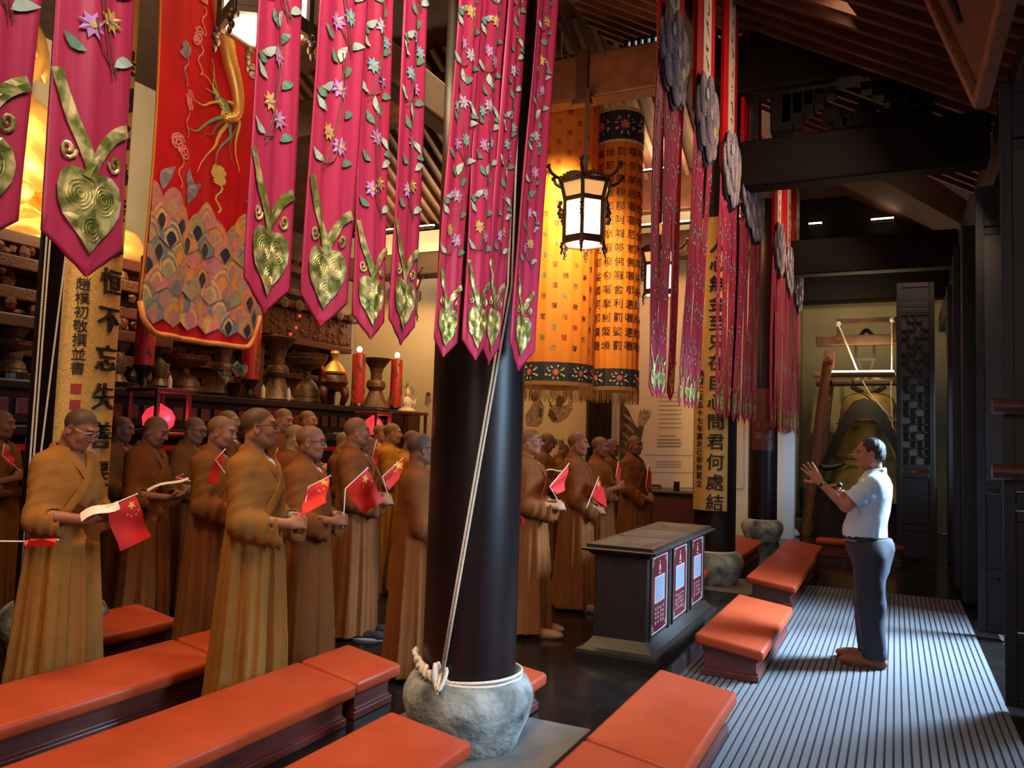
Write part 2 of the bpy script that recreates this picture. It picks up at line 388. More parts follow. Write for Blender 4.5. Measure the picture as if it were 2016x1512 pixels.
st(boxo('trim_lintel', (0.80, 1.4, 4.05), (1.2, YF, 4.4), M['door_wood'], bevel=.02))
# ceilings: a slope over the front aisle, one over the far aisle, dark boards over the middle
def slab(name, pts, th, m):
    b = MB(); n = len(pts)
    vs = [tuple(p) for p in pts] + [(p[0], p[1], p[2] + th) for p in pts]
    fs = [tuple(range(n)), tuple(range(2 * n - 1, n - 1, -1))] + [(i, (i + 1) % n, n + (i + 1) % n, n + i) for i in range(n)]
    b.add(vs, fs); return st(b.build(name, m))
front_c = slab('ceiling_front', [(1.4, YB, 5.0), (-4.6, YB, 8.4), (-4.6, 11.0, 8.4), (1.4, YF, 5.0)], .1, M['ceil_warm'])
far_c = slab('ceiling_far', [(1.4, YF, 5.0), (-4.6, 11.0, 8.4), (XL, 11.0, 8.4), (XL, YF, 5.0)], .1, M['ceil_warm'])
slab('ceiling_middle', [(-4.6, YB, 8.4), (XL, YB, 8.4), (XL, 11.0, 8.4), (-4.6, 11.0, 8.4)], .1, M['ceil'])
rm = None
for k in range(30):       # rafters of the front slope
    y = 4.0 + k * 0.28
    b = MB(); b.bar((1.1, y, 5.07), (-4.3, y, 8.13), .07, .09)
    b.build('rafter', M['wood_rafter'], front_c)
for k in range(34):       # rafters of the far slope
    x = -10.5 + k * 0.26
    b = MB(); b.bar((x, 15.3, 6.30), (x, 11.2, 8.22), .08, .10)
    b.build('rafter', M['wood_rafter'], far_c)

def beam(name, lo, hi, m='wood_beam', bev=.03):
    return st(boxo(name, lo, hi, M[m], bevel=bev))
beam('beam', (-1.95, 9.45, 4.66), (0.9, 9.75, 5.22), 'wood_shaded')
beam('beam', (-1.95, 9.42, 5.80), (0.9, 9.78, 6.50), 'wood_shaded')
beam('beam', (-5.3, 9.45, 6.06), (-1.95, 9.75, 6.66), 'wood_rafter')  # paler wood: lamp light on this beam face put into the colour
beam('beam', (-9.3, 9.45, 6.2), (-5.3, 9.75, 6.8))
beam('beam', (-5.3, 3.65, 6.0), (-1.95, 3.95, 6.6))
beam('beam', (-1.95, 3.65, 4.66), (0.9, 3.95, 5.22))
beam('beam', (-5.3, 14.15, 5.0), (-1.9, 14.45, 5.5))
beam('beam', (-1.9, 14.15, 4.55), (0.9, 14.45, 5.15), 'wood_shaded')
beam('beam', (-11, 14.15, 5.0), (-5.3, 14.45, 5.5))
beam('beam', (-5.45, 3.9, 5.6), (-5.15, 14.2, 6.1))
beam('beam', (-2.1, 3.9, 5.9), (-1.85, 14.2, 6.3))
beam('beam_lintel', (-1.8, 17.7, 4.68), (0.9, 18.1, 5.4), 'wood_shaded')
st(boxo('shade_panel_over_bell', (-1.8, 15.55, 5.05), (0.95, 15.65, 8.0), M['wood_shaded']))  # added dark panel standing in for the shade above the bell
beam('beam', (-1.8, 16.3, 5.1), (0.9, 16.6, 5.7), 'wood_shaded')
# carved brackets on the cross beam by the doors
for (x, y, s) in [(-1.2, 9.6, 1), (0.25, 9.6, -1)]:
    b = MB()
    for k in range(5):
        b.box((x + s * (.12 * k), y, 5.74 - .045 * (5 - k)), (.24, .22, .09 * (5 - k)))
    b.lathe([(.10, -.12), (.12, 0), (.10, .12)], 12, (x + s * .55, y, 5.42), Matrix.Rotation(PI / 2, 3, 'X'))
    tag(b.build('beam_bracket', M['wood_shaded'], None, bevel=.015), kind='structure')
b = MB(); b.box((-0.1, 9.6, 5.30), (.9, .22, .14)); b.box((0.05, 9.6, 5.40), (.2, .2, .12)); b.lathe([(.09, -.11), (.11, 0), (.09, .11)], 12, (-.55, 9.6, 5.31), Matrix.Rotation(PI / 2, 3, 'X'))
tag(b.build('beam_bracket', M['wood_shaded'], None, bevel=.02), kind='structure')
b = MB(); b.box((-3.66, 9.42, 6.36), (.16, .08, .66)); b.box((-3.66, 9.42, 6.00), (.26, .1, .08))
tag(b.build('beam_post', M['wood_beam'], None, bevel=.01), kind='structure')
# slatted transoms between upper beams (daylight and lamps behind them)
def transom(name, a, b_, z0, z1, n, slat, glow):
    r = st(boxo(name, (min(a[0], b_[0]) , a[1] + .10, z0), (max(a[0], b_[0]), a[1] + .13, z1), glow))
    for k in range(n):
        x = a[0] + (b_[0] - a[0]) * (k + .5) / n
        w = abs(b_[0] - a[0]) / n * .55
        so = boxo('slat', (x - w / 2, a[1] + .02, z0), (x + w / 2, a[1] + .09, z1), slat, r); so.location = so.location - r.location
    return r
M['clerestory'] = mat('clerestory_sky', (.6, .7, .8), .5, emit=(.75, .88, 1), estr=.55)
M['clerestory_dim'] = mat('clerestory_dim', (.35, .25, .2), .5, emit=(.8, .5, .35), estr=.14)
transom('window_1', (-3.25, 9.76, 0), (-2.0, 9.76, 0), 6.70, 6.92, 14, M['wood'], M['clerestory'])
transom('window_2', (-5.2, 9.76, 0), (-3.75, 9.76, 0), 6.70, 6.86, 16, M['wood_rafter'], M['clerestory_dim'])
transom('window_3', (-4.6, 14.5, 0), (-3.0, 14.5, 0), 6.9, 7.2, 16, M['wood'], M['clerestory_dim'])
beam('beam', (-5.3, 14.5, 6.0), (-1.9, 14.75, 6.86), 'wood_rafter')

# lamp strips that light the far rafters
led_n = 0
def led(x0, x1, y, z, label, f=1.0):
    r = root('light_strip', label, 'light')
    boxo('strip', (x0, y - .02, z), (x1, y + .02, z + .035), M['led'], r)
    boxo('channel', (x0, y - .04, z - .03), (x1, y + .04, z), M['wood'], r)
    l = bpy.data.lights.new('strip_light', 'AREA'); l.shape = 'RECTANGLE'; l.size = x1 - x0; l.size_y = .1; l.energy = 26 * f * (x1 - x0); l.color = (1, .72, .38)
    o = bpy.data.objects.new('strip_light', l); COL.objects.link(o); o.parent = r; o.location = ((x0 + x1) / 2, y - .02, z + .05); o.rotation_euler = (PI, 0, 0)
p = atY(1230, 342, 13.9); q = atY(1292, 336, 13.9); led(p.x - .1, q.x + .4, 13.9, p.z, 'warm lamp strip lighting the slatted rafters behind the big hexagonal lantern')
p = atY(1262, 462, 14.6); q = atY(1300, 460, 14.6)
led(-10.6, -8.6, 13.9, 5.95, 'long warm lamp strip under the rafters left of the thick rope-tied column')
led(-10.6, -8.6, 14.6, 5.05, 'warm lamp strip low under the far rafters, left of the thick column')
led(p.x - .2, q.x + 1.6, 14.02, p.z, 'warm lamp strip low behind the second lantern and the pink tails')
for (px, py, w, lb) in [(1605, 442, .22, 'short lit lamp strip right of the farthest pink banners'), (1737, 433, .36, 'short lit lamp strip high over the bell alcove lattice')]:
    p = atY(px, py, 15.2); led(p.x - w / 2, p.x + w / 2, 15.2, p.z, lb, .04)

# ------------------------------------------------------------------ facade: posts, door leaves, lattice
def post(lo, hi, m, lb=None, name='trim_door_post'):
    return st(boxo(name, lo, hi, M[m], bevel=.008))
post((0.80, 9.30, 0.02), (0.93, 9.86, 4.1), 'door_grey')
post((0.93, 9.20, 0.02), (1.06, 9.36, 4.1), 'door_red')
post((0.66, 9.86, 0.02), (0.80, 10.1, 4.1), 'door_wood')
post((0.66, 11.2, 0.02), (0.82, 11.55, 4.1), 'door_wood')
post((0.80, 11.55, 0.02), (0.90, 11.9, 4.1), 'door_grey')
post((0.70, 13.3, 0.02), (0.95, 13.7, 4.1), 'door_wood')
post((0.95, 1.4, 0.0), (1.15, 2.0, 4.1), 'door_wood')
st(boxo('trim_sill', (0.98, 1.4, 0.0), (1.12, 13.4, 0.16), M['door_wood'], bevel=.02))
def leaf(name, hinge, ang, w, z0, z1, lat=True, label=None, m='door_wood'):
    """a folding lattice door leaf, hinged at a point and turned by ang"""
    r = root(name, label, 'door', hinge, ang)
    t = .06; sw = .07
    for x in (sw / 2, w - sw / 2): boxo('stile', (x - sw / 2, -t / 2, z0), (x + sw / 2, t / 2, z1), M[m], r, bevel=.006)
    zs = [z0 + sw / 2, z0 + .42, z0 + .52, z0 + 1.18, z0 + 1.30, z1 - .42, z1 - .34, z1 - sw / 2]
    for z in zs: boxo('rail', (sw, -t / 2, z - sw / 2), (w - sw, t / 2, z + sw / 2), M[m], r, bevel=.006)
    boxo('panel', (sw, -.012, z0 + sw), (w - sw, .012, z0 + .40), M[m], r)
    boxo('panel', (sw, -.012, z0 + .55), (w - sw, .012, z0 + 1.16), M[m], r)
    boxo('panel', (sw, -.012, z1 - .33), (w - sw, .012, z1 - sw), M[m], r)
    b = MB(); a0, a1, c0, c1 = sw, w - sw, z0 + 1.34, z1 - .46
    if lat:
        nx = 4; nz = max(4, int((c1 - c0) / .11)); q = .02
        for i in range(1, nx): 
            x = a0 + (a1 - a0) * i / nx
            for j in range(nz):
                if (i + j) % 3 != 0: b.box((x, 0, c0 + (c1 - c0) * (j + .5) / nz), (q, .03, (c1 - c0) / nz + q))
        for j in range(1, nz):
            z = c0 + (c1 - c0) * j / nz
            for i in range(nx):
                if (i + 2 * j) % 3 != 0: b.box((a0 + (a1 - a0) * (i + .5) / nx, 0, z), ((a1 - a0) / nx + q, .03, q))
        lo = b.build('lattice', M[m], r); lo['kind'] = 'stuff'
        boxo('screen_pane', (a0, .025, c0), (a1, .035, c1), M['lattice_back'], r)
    return r
leaf('lattice_door', (0.02, 13.0, 0.04), 0, .50, .05, 4.05, True, 'dark fretwork door leaf standing open in front of the big bell')
leaf('lattice_door', (1.02, 5.95, 0.0), PI * .97, .40, .05, 4.05, True, 'nearest dark lattice door leaf, at the carpet edge by the frame side')
leaf('lattice_door', (1.02, 8.25, 0.0), PI * .96, .36, .05, 4.05, True, 'dark door leaf between the nearest lattice leaf and the grey post')
leaf('lattice_door', (1.02, 10.6, 0.0), PI * .97, .40, .05, 4.05, True, 'dark door leaf standing open just behind the pale grey post')
# round wooden bars across the nearest leaf
r = root('door_bar', 'pair of reddish round door bars on the nearest lattice leaf', 'bar')
for (px, py) in [(1990, 800), (1990, 930)]:
    p = atY(px, py, 5.85); b = MB(); b.lathe([(.045, -.16), (.05, -.14), (.05, .2), (.045, .22)], 14, (p.x + .06, 5.86, p.z), Matrix.Rotation(PI / 2, 3, 'Y')); b.build('bar', M['door_red'], r, smooth=True)
# plaque over the doors, tipped forward
p1 = Vector((0.55, 6.4, 4.18)); up = (Vector((0.28, 6.4, 4.93)) - p1).normalized(); L = 1.15
r = root('name_plaque', 'large brown plaque with black brush strokes tipped out over the doors', 'plaque')
b = MB(); n_ = up.cross(Vector((0, 1, 0))).normalized()
def plq(u, v, d=0): return p1 + Vector((0, -1, 0)) * u + up * v + n_ * d * (1 if n_.x < 0 else -1)
c = [plq(0, 0), plq(2.3, 0), plq(2.3, L), plq(0, L)]; bk = [plq(0, 0, -.06), plq(2.3, 0, -.06), plq(2.3, L, -.06), plq(0, L, -.06)]
b.add(c + bk, [(0, 1, 2, 3), (7, 6, 5, 4), (0, 4, 5, 1), (1, 5, 6, 2), (2, 6, 7, 3), (3, 7, 4, 0)]); b.build('board', M['plaque'], r)
for (a, d_) in [((-.05, -.05), (2.35, -.05)), ((-.05, -.05), (-.05, L)), ((-.05, L), (2.35, L)), ((2.35, -.05), (2.35, L))]:
    b = MB(); b.bar(plq(*a, .01), plq(*d_, .01), .10, .10); b.build('rim', M['plaque_rim'], r, bevel=.02)
b = MB()
for (pts, w) in [([(.45, 1.0), (.40, .75), (.30, .55)], .05), ([(.62, 1.2), (.60, .95), (.50, .70), (.36, .40)], .07), ([(.95, 1.1), (.8, .8), (.84, .5)], .06), ([(1.3, .9), (1.1, .6)], .07)]:
    b.tube([plq(u, v, .012) for (u, v) in pts], [w * .4] + [w] * (len(pts) - 2) + [w * .3], 8)
b.build('brush_strokes', M['ink'], r, smooth=True)
# ------------------------------------------------------------------ columns on stone drums
JAR = [(.262, 0), (.275, .02), (.29, .07), (.33, .16), (.350, .24), (.345, .29), (.315, .345), (.285, .37), (.26, .375)]
def column(x, y, label, r=.25, h=6.2, jar=True, sc=1.0):
    c = root('column', label, 'column', (x, y, 0))
    b = MB(); z0 = .36 * sc if jar else 0
    b.lathe([(r, z0), (r, h * .6), (r * .97, h)], 40); b.build('shaft', M['lacquer'], c, smooth=True)
    if jar:
        b = MB(); b.lathe([(a * sc, z * sc) for a, z in JAR], 40); b.build('stone_base', M['stone'], c, smooth=True)
    return c
C1 = (-2.06, 3.86); C2 = (-1.93, 9.62); C3 = (-2.05, 14.3); CL = (-5.34, 3.78); CF = (-5.2, 14.75)
column(*C1, 'thick dark lacquered column in front, ropes tied over its stone drum')
column(*C2, 'dark column carrying the gilt couplet board behind the donation cabinet')
column(*C3, 'dark column beside the white wall end near the bell alcove', .24)
column(*CL, 'dark column behind the ochre-robed reader, with ropes and a gilt board')
column(*CF, 'dark column at the far wall below the orange canopies', .25, 6.2, False)
column(-5.3, 9.62, 'dark column hidden among the standing monks under the upper beams', .24)
for (x, y, nm) in [(C1[0], C1[1], 'front'), (C2[0], C2[1], 'second')]:
    st(boxo('trim_plinth', (x - .52, y - .5, -.004), (x + .52, y + .5, .006), M['plinth'], bevel=.004))
# rope around the front column
def rope_wraps(cx_, cy_, label, zc, R, n, a0, knot_a, seedv, long_ropes=()):
    rnd = random.Random(seedv); r = root('rope', label, 'rope', (cx_, cy_, 0))
    for k in range(n):
        pts = []
        ph = rnd.uniform(0, 6)
        for i in range(72):
            a = 2 * PI * i / 72; rr = R + .012 * math.sin(2 * a + ph) + .004 * k
            z = zc + .016 * (k - n / 2) + .014 * math.sin(a + ph) - .012 * max(0, math.cos(a - knot_a)) 
            pts.append((rr * math.cos(a), rr * math.sin(a), z))
        b = MB(); b.tube(pts, .0085, 8, closed=True); b.build('coil', M['rope'], r, smooth='all')
    b = MB(); kx, ky = (R + .02) * math.cos(knot_a), (R + .02) * math.sin(knot_a)
    for q in range(5):
        pts = []
        o = Vector((rnd.uniform(-.03, .03), rnd.uniform(-.03, .03), rnd.uniform(-.05, .05)))
        for i in range(20):
            a = 2 * PI * i / 20
            pts.append((kx + o.x + .035 * math.cos(a) * (1 - .2 * q), ky + o.y + .03 * math.sin(a + q), zc + .01 + o.z + .045 * math.sin(a * (1 if q % 2 else 2) + q)))
        b.tube(pts, .011, 8, closed=True)
    b.build('knot', M['rope'], r, smooth='all')
    for lr in long_ropes:
        b = MB(); b.tube(lr, .0062, 8); b.build('line', M['rope'], r, smooth='all')
    return r
def loc(p, c): return (p.x - c[0], p.y - c[1], p.z)
d1 = math.atan2(-C1[1], -C1[0]); ka = d1 - .62
kx, ky = .30 * math.cos(ka), .30 * math.sin(ka)
def arc_line(top, off):
    # a taut line from the knot up to a point out of sight overhead, just clear of the shaft
    pts = []
    for i in range(14):
        t = i / 13; pts.append(((kx + off) * (1 - t) + top[0] * t, ky * (1 - t) + top[1] * t, .36 + (top[2] - .36) * t))
    return pts
tp = atX(1000, 560, -1.80); tl = (tp.x - C1[0], tp.y - C1[1], tp.z)
k2 = atX(867, 1335, -1.83); kl = (k2.x - C1[0], k2.y - C1[1], k2.z)
ka = -1.62; kl = (.285 * math.cos(ka), .285 * math.sin(ka), .385)
def line_to(a, bpt, ext=2.0):
    a = Vector(a); bpt = Vector(bpt); d = bpt - a; return [a + d * t for t in (0, .25, .5, .75, 1)] + [Vector((bpt.x, bpt.y + .03, 5.5))]
rope_wraps(*C1, 'white cotton rope knotted around the foot of the thick front column', .375, .272, 3, 0, ka, 3,
           [line_to((kl[0], kl[1], .385), tl), line_to((kl[0] + .016, kl[1] - .006, .385), (tl[0] + .012, tl[1] + .02, tl[2]))])
b = MB(); rnd = random.Random(5); r0 = [o for o in bpy.data.objects if o.name.startswith('rope')][0]
pts = []
for i in range(40):   # the loose plaited end lying on the drum
    a = ka - .05 - i * .026; pts.append(((.285 + .012 * math.sin(i * 1.3)) * math.cos(a), (.285 + .012 * math.sin(i * 1.3)) * math.sin(a), .385 + .02 * math.sin(i * 1.1) + .0022 * i))
b.tube(pts, [.014] * 36 + [.012, .009, .006, .003], 8); b.build('plaited_end', M['rope'], r0, smooth='all')
ll = []
for (x0, y0, x1, y1) in [(67, 800, 88, 520), (74, 800, 95, 520), (92, 800, 127, 520)]:
    a = atX(x0, y0, -5.06); q = atX(x1, y1, -5.06); a2 = Vector(loc(a, CL)); q2 = Vector(loc(q, CL)); d = q2 - a2
    ll.append([a2 + d * t for t in (-1.55, -.5, 0, 1, 3)])
rope_wraps(*CL, 'slack grey ropes hanging down the column behind the ochre-robed reader', .36, .27, 2, 0, -.9, 9, ll)
b = MB(); b.lathe([(.262, .345), (.268, .355), (.268, .385), (.262, .395)], 40, close=False); tag(b.build('rope_band', M['rope'], None, smooth=True, loc=(C2[0], C2[1], 0)), 'single white rope band round the foot of the column behind the cabinet', 'rope')
b = MB(); b.lathe([(.252, .34), (.258, .35), (.258, .375), (.252, .385)], 40, close=False); tag(b.build('rope_band', M['rope'], None, smooth=True, loc=(C3[0], C3[1], 0)), 'white rope band round the foot of the column nearest the bell', 'rope')

# ------------------------------------------------------------------ kneeling benches
def bench(x0, x1, y0, y1, label, group=None, zl=.29, zr=.225, rz=0):
    w, L = x1 - x0, y1 - y0
    r = root('kneeling_bench', label, 'bench', ((x0 + x1) / 2, (y0 + y1) / 2, .0125 if (x1 > -1.2 and y1 < 10.9 and y0 < 9) else (.0065 if -2.4 < x0 < -1.5 else 0)), rz, group)
    th = .075; sl = (zr - zl) / w
    def top(x): return (zl + zr) / 2 + sl * x
    i = .055
    def prism(xa, xb, ya, yb, dz0, z0=None):
        q = []
        for y in (ya, yb):
            q += [(xa, y, (z0 if z0 is not None else top(xa) - dz0 - th)), (xb, y, (z0 if z0 is not None else top(xb) - dz0 - th)), (xb, y, top(xb) - dz0), (xa, y, top(xa) - dz0)]
        return q
    FS = [(0, 1, 2, 3), (7, 6, 5, 4), (0, 4, 5, 1), (1, 5, 6, 2), (2, 6, 7, 3), (3, 7, 4, 0)]
    b = MB(); b.add(prism(-w / 2, w / 2, -L / 2, L / 2, 0), FS); cu = b.build('cushion', M['leather'], r, smooth=True, bevel=.022, bseg=3)
    # slight swell of the padding
    b = MB(); b.add(prism(-w / 2 + i, w / 2 - i, -L / 2 + i, L / 2 - i, th - .01, .02), FS); b.build('base', M['wood_red'], r, bevel=.004)
    b = MB(); b.add(prism(-w / 2 + i - .02, w / 2 - i + .02, -L / 2 + i - .02, L / 2 - i + .02, 0, 0)[0:0], [])
    for (xa, xb, ya, yb) in [(-w / 2 + i - .018, w / 2 - i + .018, -L / 2 + i - .018, L / 2 - i + .018)]:
        boxo('plinth', (xa, ya, 0), (xb, yb, .045), M['wood_red'], r, bevel=.006)
    # framed side facing the aisle
    xa = w / 2 - i
    for (ya, yb, z0_, z1_) in [(-L / 2 + i, L / 2 - i, .045, .062), (-L / 2 + i, L / 2 - i, zr - th - .02, zr - th - .004)]:
        boxo('rail', (xa, ya, z0_), (xa + .012, yb, z1_), M['wood_red'], r, bevel=.003)
    return r
FX = (-1.25, -.80)
bench(-1.25, -.82, 1.7, 3.44, 'nearest kneeling bench at the left carpet edge, running out of frame')
bench(*FX, 3.46, 4.71, 'orange kneeling bench beside the front column, second along the carpet edge')
bench(-1.265, -.80, 5.70, 7.42, 'orange kneeling bench in front of the lit donation cabinet panels')
bench(-1.37, -.89, 8.48, 10.86, 'long orange bench past the cabinet, left of the conductor')
bench(-1.40, -.93, 10.89, 12.35, 'orange bench end-on behind the long one left of the conductor')
bench(-2.19, -1.74, 1.7, 3.32, 'orange bench in the foreground just before the big stone drum')
bench(-3.13, -2.70, 1.2, 3.75, 'longest orange bench crossing the foreground in front of the tall bespectacled monk')
bench(-3.13, -2.72, 3.77, 4.22, 'short orange bench butted to the far end of the longest foreground bench')
bench(-4.12, -3.70, 1.2, 3.73, 'orange bench along the lower left, before the ochre-robed reader')
bench(-4.12, -3.72, 3.75, 4.12, 'short orange bench end touching the robe of the tall monk')
bench(-5.16, -4.72, 3.55, 4.32, 'small orange bench beside the stone drum of the rope-hung column')
bench(-5.30, -4.84, 2.0, 3.0, 'orange bench corner half hidden behind the ochre-robed reader')
bench(-2.32, -1.89, 4.17, 4.55, 'short orange bench peeping out behind the front column', zl=.265, zr=.21)
bench(-2.20, -1.75, 10.3, 12.3, 'orange bench behind the gilt-board column, left of the stone drum')
bench(-2.25, -1.86, 8.55, 9.1, 'short orange bench tucked between the cabinet and the couplet column')
bench(-1.08, .12, 12.95, 13.35, 'orange bench set crosswise behind the conductor, before the bell', zl=.25, zr=.25)

# ------------------------------------------------------------------ ribbed carpet
cp = root('carpet', 'long grey ribbed runner carpet under the conductor', 'carpet', (0, 0, 0))
x0c, x1c, y0c, y1c = -1.36, .645, 1.2, 10.12
boxo('backing', (x0c, y0c, .001), (x1c, y1c, .006), M['carpet'], cp)
nr = 46; pw = (x1c - x0c) / nr; rme = None
for k in range(nr):
    xx = x0c + pw * (k + .5)
    if rme is None:
        b = MB(); b.box((0, 0, 0), (pw * .74, y1c - y0c - .01, .006)); o = b.build('rib', M['carpet_rib'], cp, bevel=.0015, bseg=1); rme = o.data
    else: o = link('rib', rme, cp)
    o.location = (xx, (y0c + y1c) / 2, .009)

# ------------------------------------------------------------------ donation cabinet
kx0, kx1, ky0, ky1, kz = -2.05, -1.64, 5.80, 7.75, .80
kb = root('donation_cabinet', 'long dark wooden donation cabinet with three backlit red panels', 'cabinet', (0, 0, 0))
b = MB(); b.box(((kx0 + kx1) / 2, (ky0 + ky1) / 2, .43), (kx1 - kx0, ky1 - ky0, .68)); b.build('body', M['wood_kiosk'], kb, bevel=.008)
def moulding(name, prof, m):
    b = MB(); n = len(prof); vs = []
    for (o, z) in prof:
        vs += [(kx0 - o, ky0 - o, z), (kx1 + o, ky0 - o, z), (kx1 + o, ky1 + o, z), (kx0 - o, ky1 + o, z)]
    fs = []
    for k in range(n - 1):
        for i in range(4): j = (i + 1) % 4; fs.append((4 * k + i, 4 * k + j, 4 * k + 4 + j, 4 * k + 4 + i))
    fs.append((3, 2, 1, 0)); fs.append(tuple(4 * (n - 1) + i for i in range(4)))
    b.add(vs, fs); return b.build(name, m, kb)
moulding('foot_moulding', [(.03, 0), (.10, .0), (.105, .05), (.10, .075), (.06, .09), (.03, .12), (.012, .14), (0, .16)], M['wood_kiosk'])
moulding('cornice', [(0, .76), (.012, .765), (.04, .79), (.075, .80), (.085, .815), (.075, .823), (.0, .823)], M['wood_kiosk'])
U = (ky1 - ky0) / 3
for k in range(3):
    ya, yb = ky0 + U * k, ky0 + U * (k + 1)
    # sunken tray with sloping sides in the top
    b = MB(); zt_ = .846; X0, X1 = kx0 - .05, kx1 + .05; ya2 = ya - (.05 if k == 0 else -.01); yb2 = yb + (.05 if k == 2 else -.01)
    out = [(X0, ya2, zt_), (X1, ya2, zt_), (X1, yb2, zt_), (X0, yb2, zt_)]
    e = .035; inn = [(X0 + e, ya2 + e, zt_), (X1 - e, ya2 + e, zt_), (X1 - e, yb2 - e, zt_), (X0 + e, yb2 - e, zt_)]
    bot = [(X0 + .17, ya2 + .22, zt_ - .02), (X1 - .17, ya2 + .22, zt_ - .02), (X1 - .17, yb2 - .22, zt_ - .02), (X0 + .17, yb2 - .22, zt_ - .02)]
    low = [(x, y, .822) for (x, y, z) in out]
    b.add(out + inn + bot + low, [(i, (i + 1) % 4, 4 + (i + 1) % 4, 4 + i) for i in range(4)] + [(4 + i, 4 + (i + 1) % 4, 8 + (i + 1) % 4, 8 + i) for i in range(4)] + [(8, 9, 10, 11)] + [(12 + i, 12 + (i + 1) % 4, (i + 1) % 4, i) for i in range(4)])
    b.build('tray', M['wood_kiosk'], kb)
    # backlit panel
    pa, pb, za, zb_ = ya + .11, yb - .09, .185, .755; xq = kx1 + .004
    pn = boxo('panel', (kx1 - .002, pa, za), (xq, pb, zb_), M['panel_red'], kb)
    pnx = pn.location
    def rel(o): 
        return o
    def pbox(nm, u0, u1, v0, v1, m, d=.002):
        w_, h_ = pb - pa, zb_ - za
        o = boxo(nm, (xq, pa + u0 * w_, za + v0 * h_), (xq + d, pa + u1 * w_, za + v1 * h_), M[m], pn); o.location = Vector(o.location) - pnx; return o
    for (u0, u1, v0, v1) in [(0, .03, 0, 1), (.97, 1, 0, 1), (0, 1, 0, .012), (0, 1, .988, 1)]: pbox('border', u0, u1, v0, v1, 'panel_white')
    b = MB(); w_, h_ = pb - pa, zb_ - za
    def P(u, v): return (xq + .0015 - pnx.x, pa + u * w_ - pnx.y, za + v * h_ - pnx.z)
    for (su, sv) in [(0, 0), (1, 0), (0, 1), (1, 1)]:     # stepped fretwork corners
        for s_ in range(3):
            du = .04 + .035 * s_; dv = .02 + .018 * (3 - s_)
            uu = du if su == 0 else 1 - du; vv = (.03 + .02 * s_) if sv == 0 else 1 - (.03 + .02 * s_)
            b.box(P(uu, vv), (.001, .010, .0025)); b.box(P(uu if su == 0 else uu, (.02 + .10 - .025 * s_) if sv == 0 else 1 - (.02 + .10 - .025 * s_)), (.001, .0025, .022))
        for s_ in range(3):
            b.box(P(.07 if su == 0 else .93, (.03 + .028 * s_) if sv == 0 else 1 - (.03 + .028 * s_)), (.001, .025, .0025))
            b.box(P(.18 if su == 0 else .82, .025 if sv == 0 else .975), (.001, .04, .0025))
    b.build('corner_fretwork', M['panel_white'], pn)['kind'] = 'stuff'
    b = MB()                                                   # small seated emblem above the code field
    for (v, wv, hv) in [(.895, .022, .012), (.865, .05, .03), (.835, .075, .02), (.81, .10, .012)]: b.box(P(.5, v), (.001, wv * .6, hv * h_ * .9))
    b.ball(P(.5, .925), (.001, .008, .009), 8, 5); b.build('emblem', M['panel_white'], pn)
    b = MB()
    for v in (.775, .765): b.box(P(.5, v), (.001, .07, .003))
    b.build('caption', M['panel_white'], pn)
    pbox('code_field_border', .19, .81, .385, .735, 'panel_white'); pbox('code_field', .23, .77, .40, .72, 'panel_blue', .003)
    b = MB(); rr = random.Random(k)
    for i in range(4):
        for j in range(4):
            u, v = .26 + .16 * i, .31 - .062 * j
            for q in range(4):
                b.box(P(u + rr.uniform(-.035, .035), v + rr.uniform(-.016, .016)), (.001, .018 if q % 2 else .004, .0035 if q % 2 else .016))
    b.build('small_lettering', M['panel_white'], pn)['kind'] = 'stuff'
    if k: boxo('joint', (kx1 - .01, ya - .006, .14), (kx1 + .005, ya + .006, .77), M['black'], kb)
b = MB()
for k in range(3):
    for s_ in (.085, U - .06): b.box((kx1 + .006, ky0 + U * k + s_, .465), (.014, .03, .62))
tag(b.build('stile_frame', M['wood_kiosk'], kb, bevel=.003), None)

# ------------------------------------------------------------------ hanging fans with pink tails
def tail_surf(x0, yc, zt, w, ph, L, slope=0.0, wtop=None, amp=1.0):
    g = ((wtop or w) / w - 1) / 1.6
    def f(u, v, d=0.0):
        k = min(1.0, v / 1.0)
        wv = amp * (.0055 * math.sin(u * 2 * PI / .085 + ph + .8 * math.sin(v * 1.3 + ph)) * (.25 + .75 * k) + .010 * math.sin(u * 2 * PI / .30 + ph) + .0018 * math.sin(u * 150 + v * 7)) + .012 * math.sin(v * 1.6 + ph * 2)
        return (x0 + wv + d, yc + u * (1 + g * min(v, 2.2)) + slope * v + .006 * math.sin(v * 1.9 + ph), zt + v)
    return f
def flower(b, f, u, v, r, mi, rot, n=8):
    vs = [f(u, v, .006)]; fs = []
    for i in range(2 * n):
        a = rot + PI * i / n; rr = r if i % 2 == 0 else r * .55
        vs.append(f(u + rr * math.cos(a), v + rr * math.sin(a), .0055))
    fs = [(0, 1 + i, 1 + (i + 1) % (2 * n)) for i in range(2 * n)]; b.add(vs, fs, mi)
    vs = [f(u, v, .008)] + [f(u + r * .24 * math.cos(2 * PI * i / 7), v + r * .24 * math.sin(2 * PI * i / 7), .0075) for i in range(7)]
    b.add(vs, [(0, 1 + i, 1 + (i + 1) % 7) for i in range(7)], 5 if mi != 5 else 0)
def petal(b, f, u, v, a, L, w, mi):
    vs = []
    for t, ww in ((0, 0.05), (.25, .8), (.5, 1), (.75, .65), (1, 0.02)):
        cx_, cy_ = u + math.cos(a) * L * t, v + math.sin(a) * L * t; nx, ny = -math.sin(a), math.cos(a); bend = .12 * L * math.sin(PI * t)
        vs.append(f(cx_ + nx * (w * ww + bend), cy_ + ny * (w * ww + bend), .006)); vs.append(f(cx_ - nx * (w * ww - bend), cy_ - ny * (w * ww - bend), .006))
    b.add(vs, [(2 * i, 2 * i + 1, 2 * i + 3, 2 * i + 2) for i in range(4)], mi)
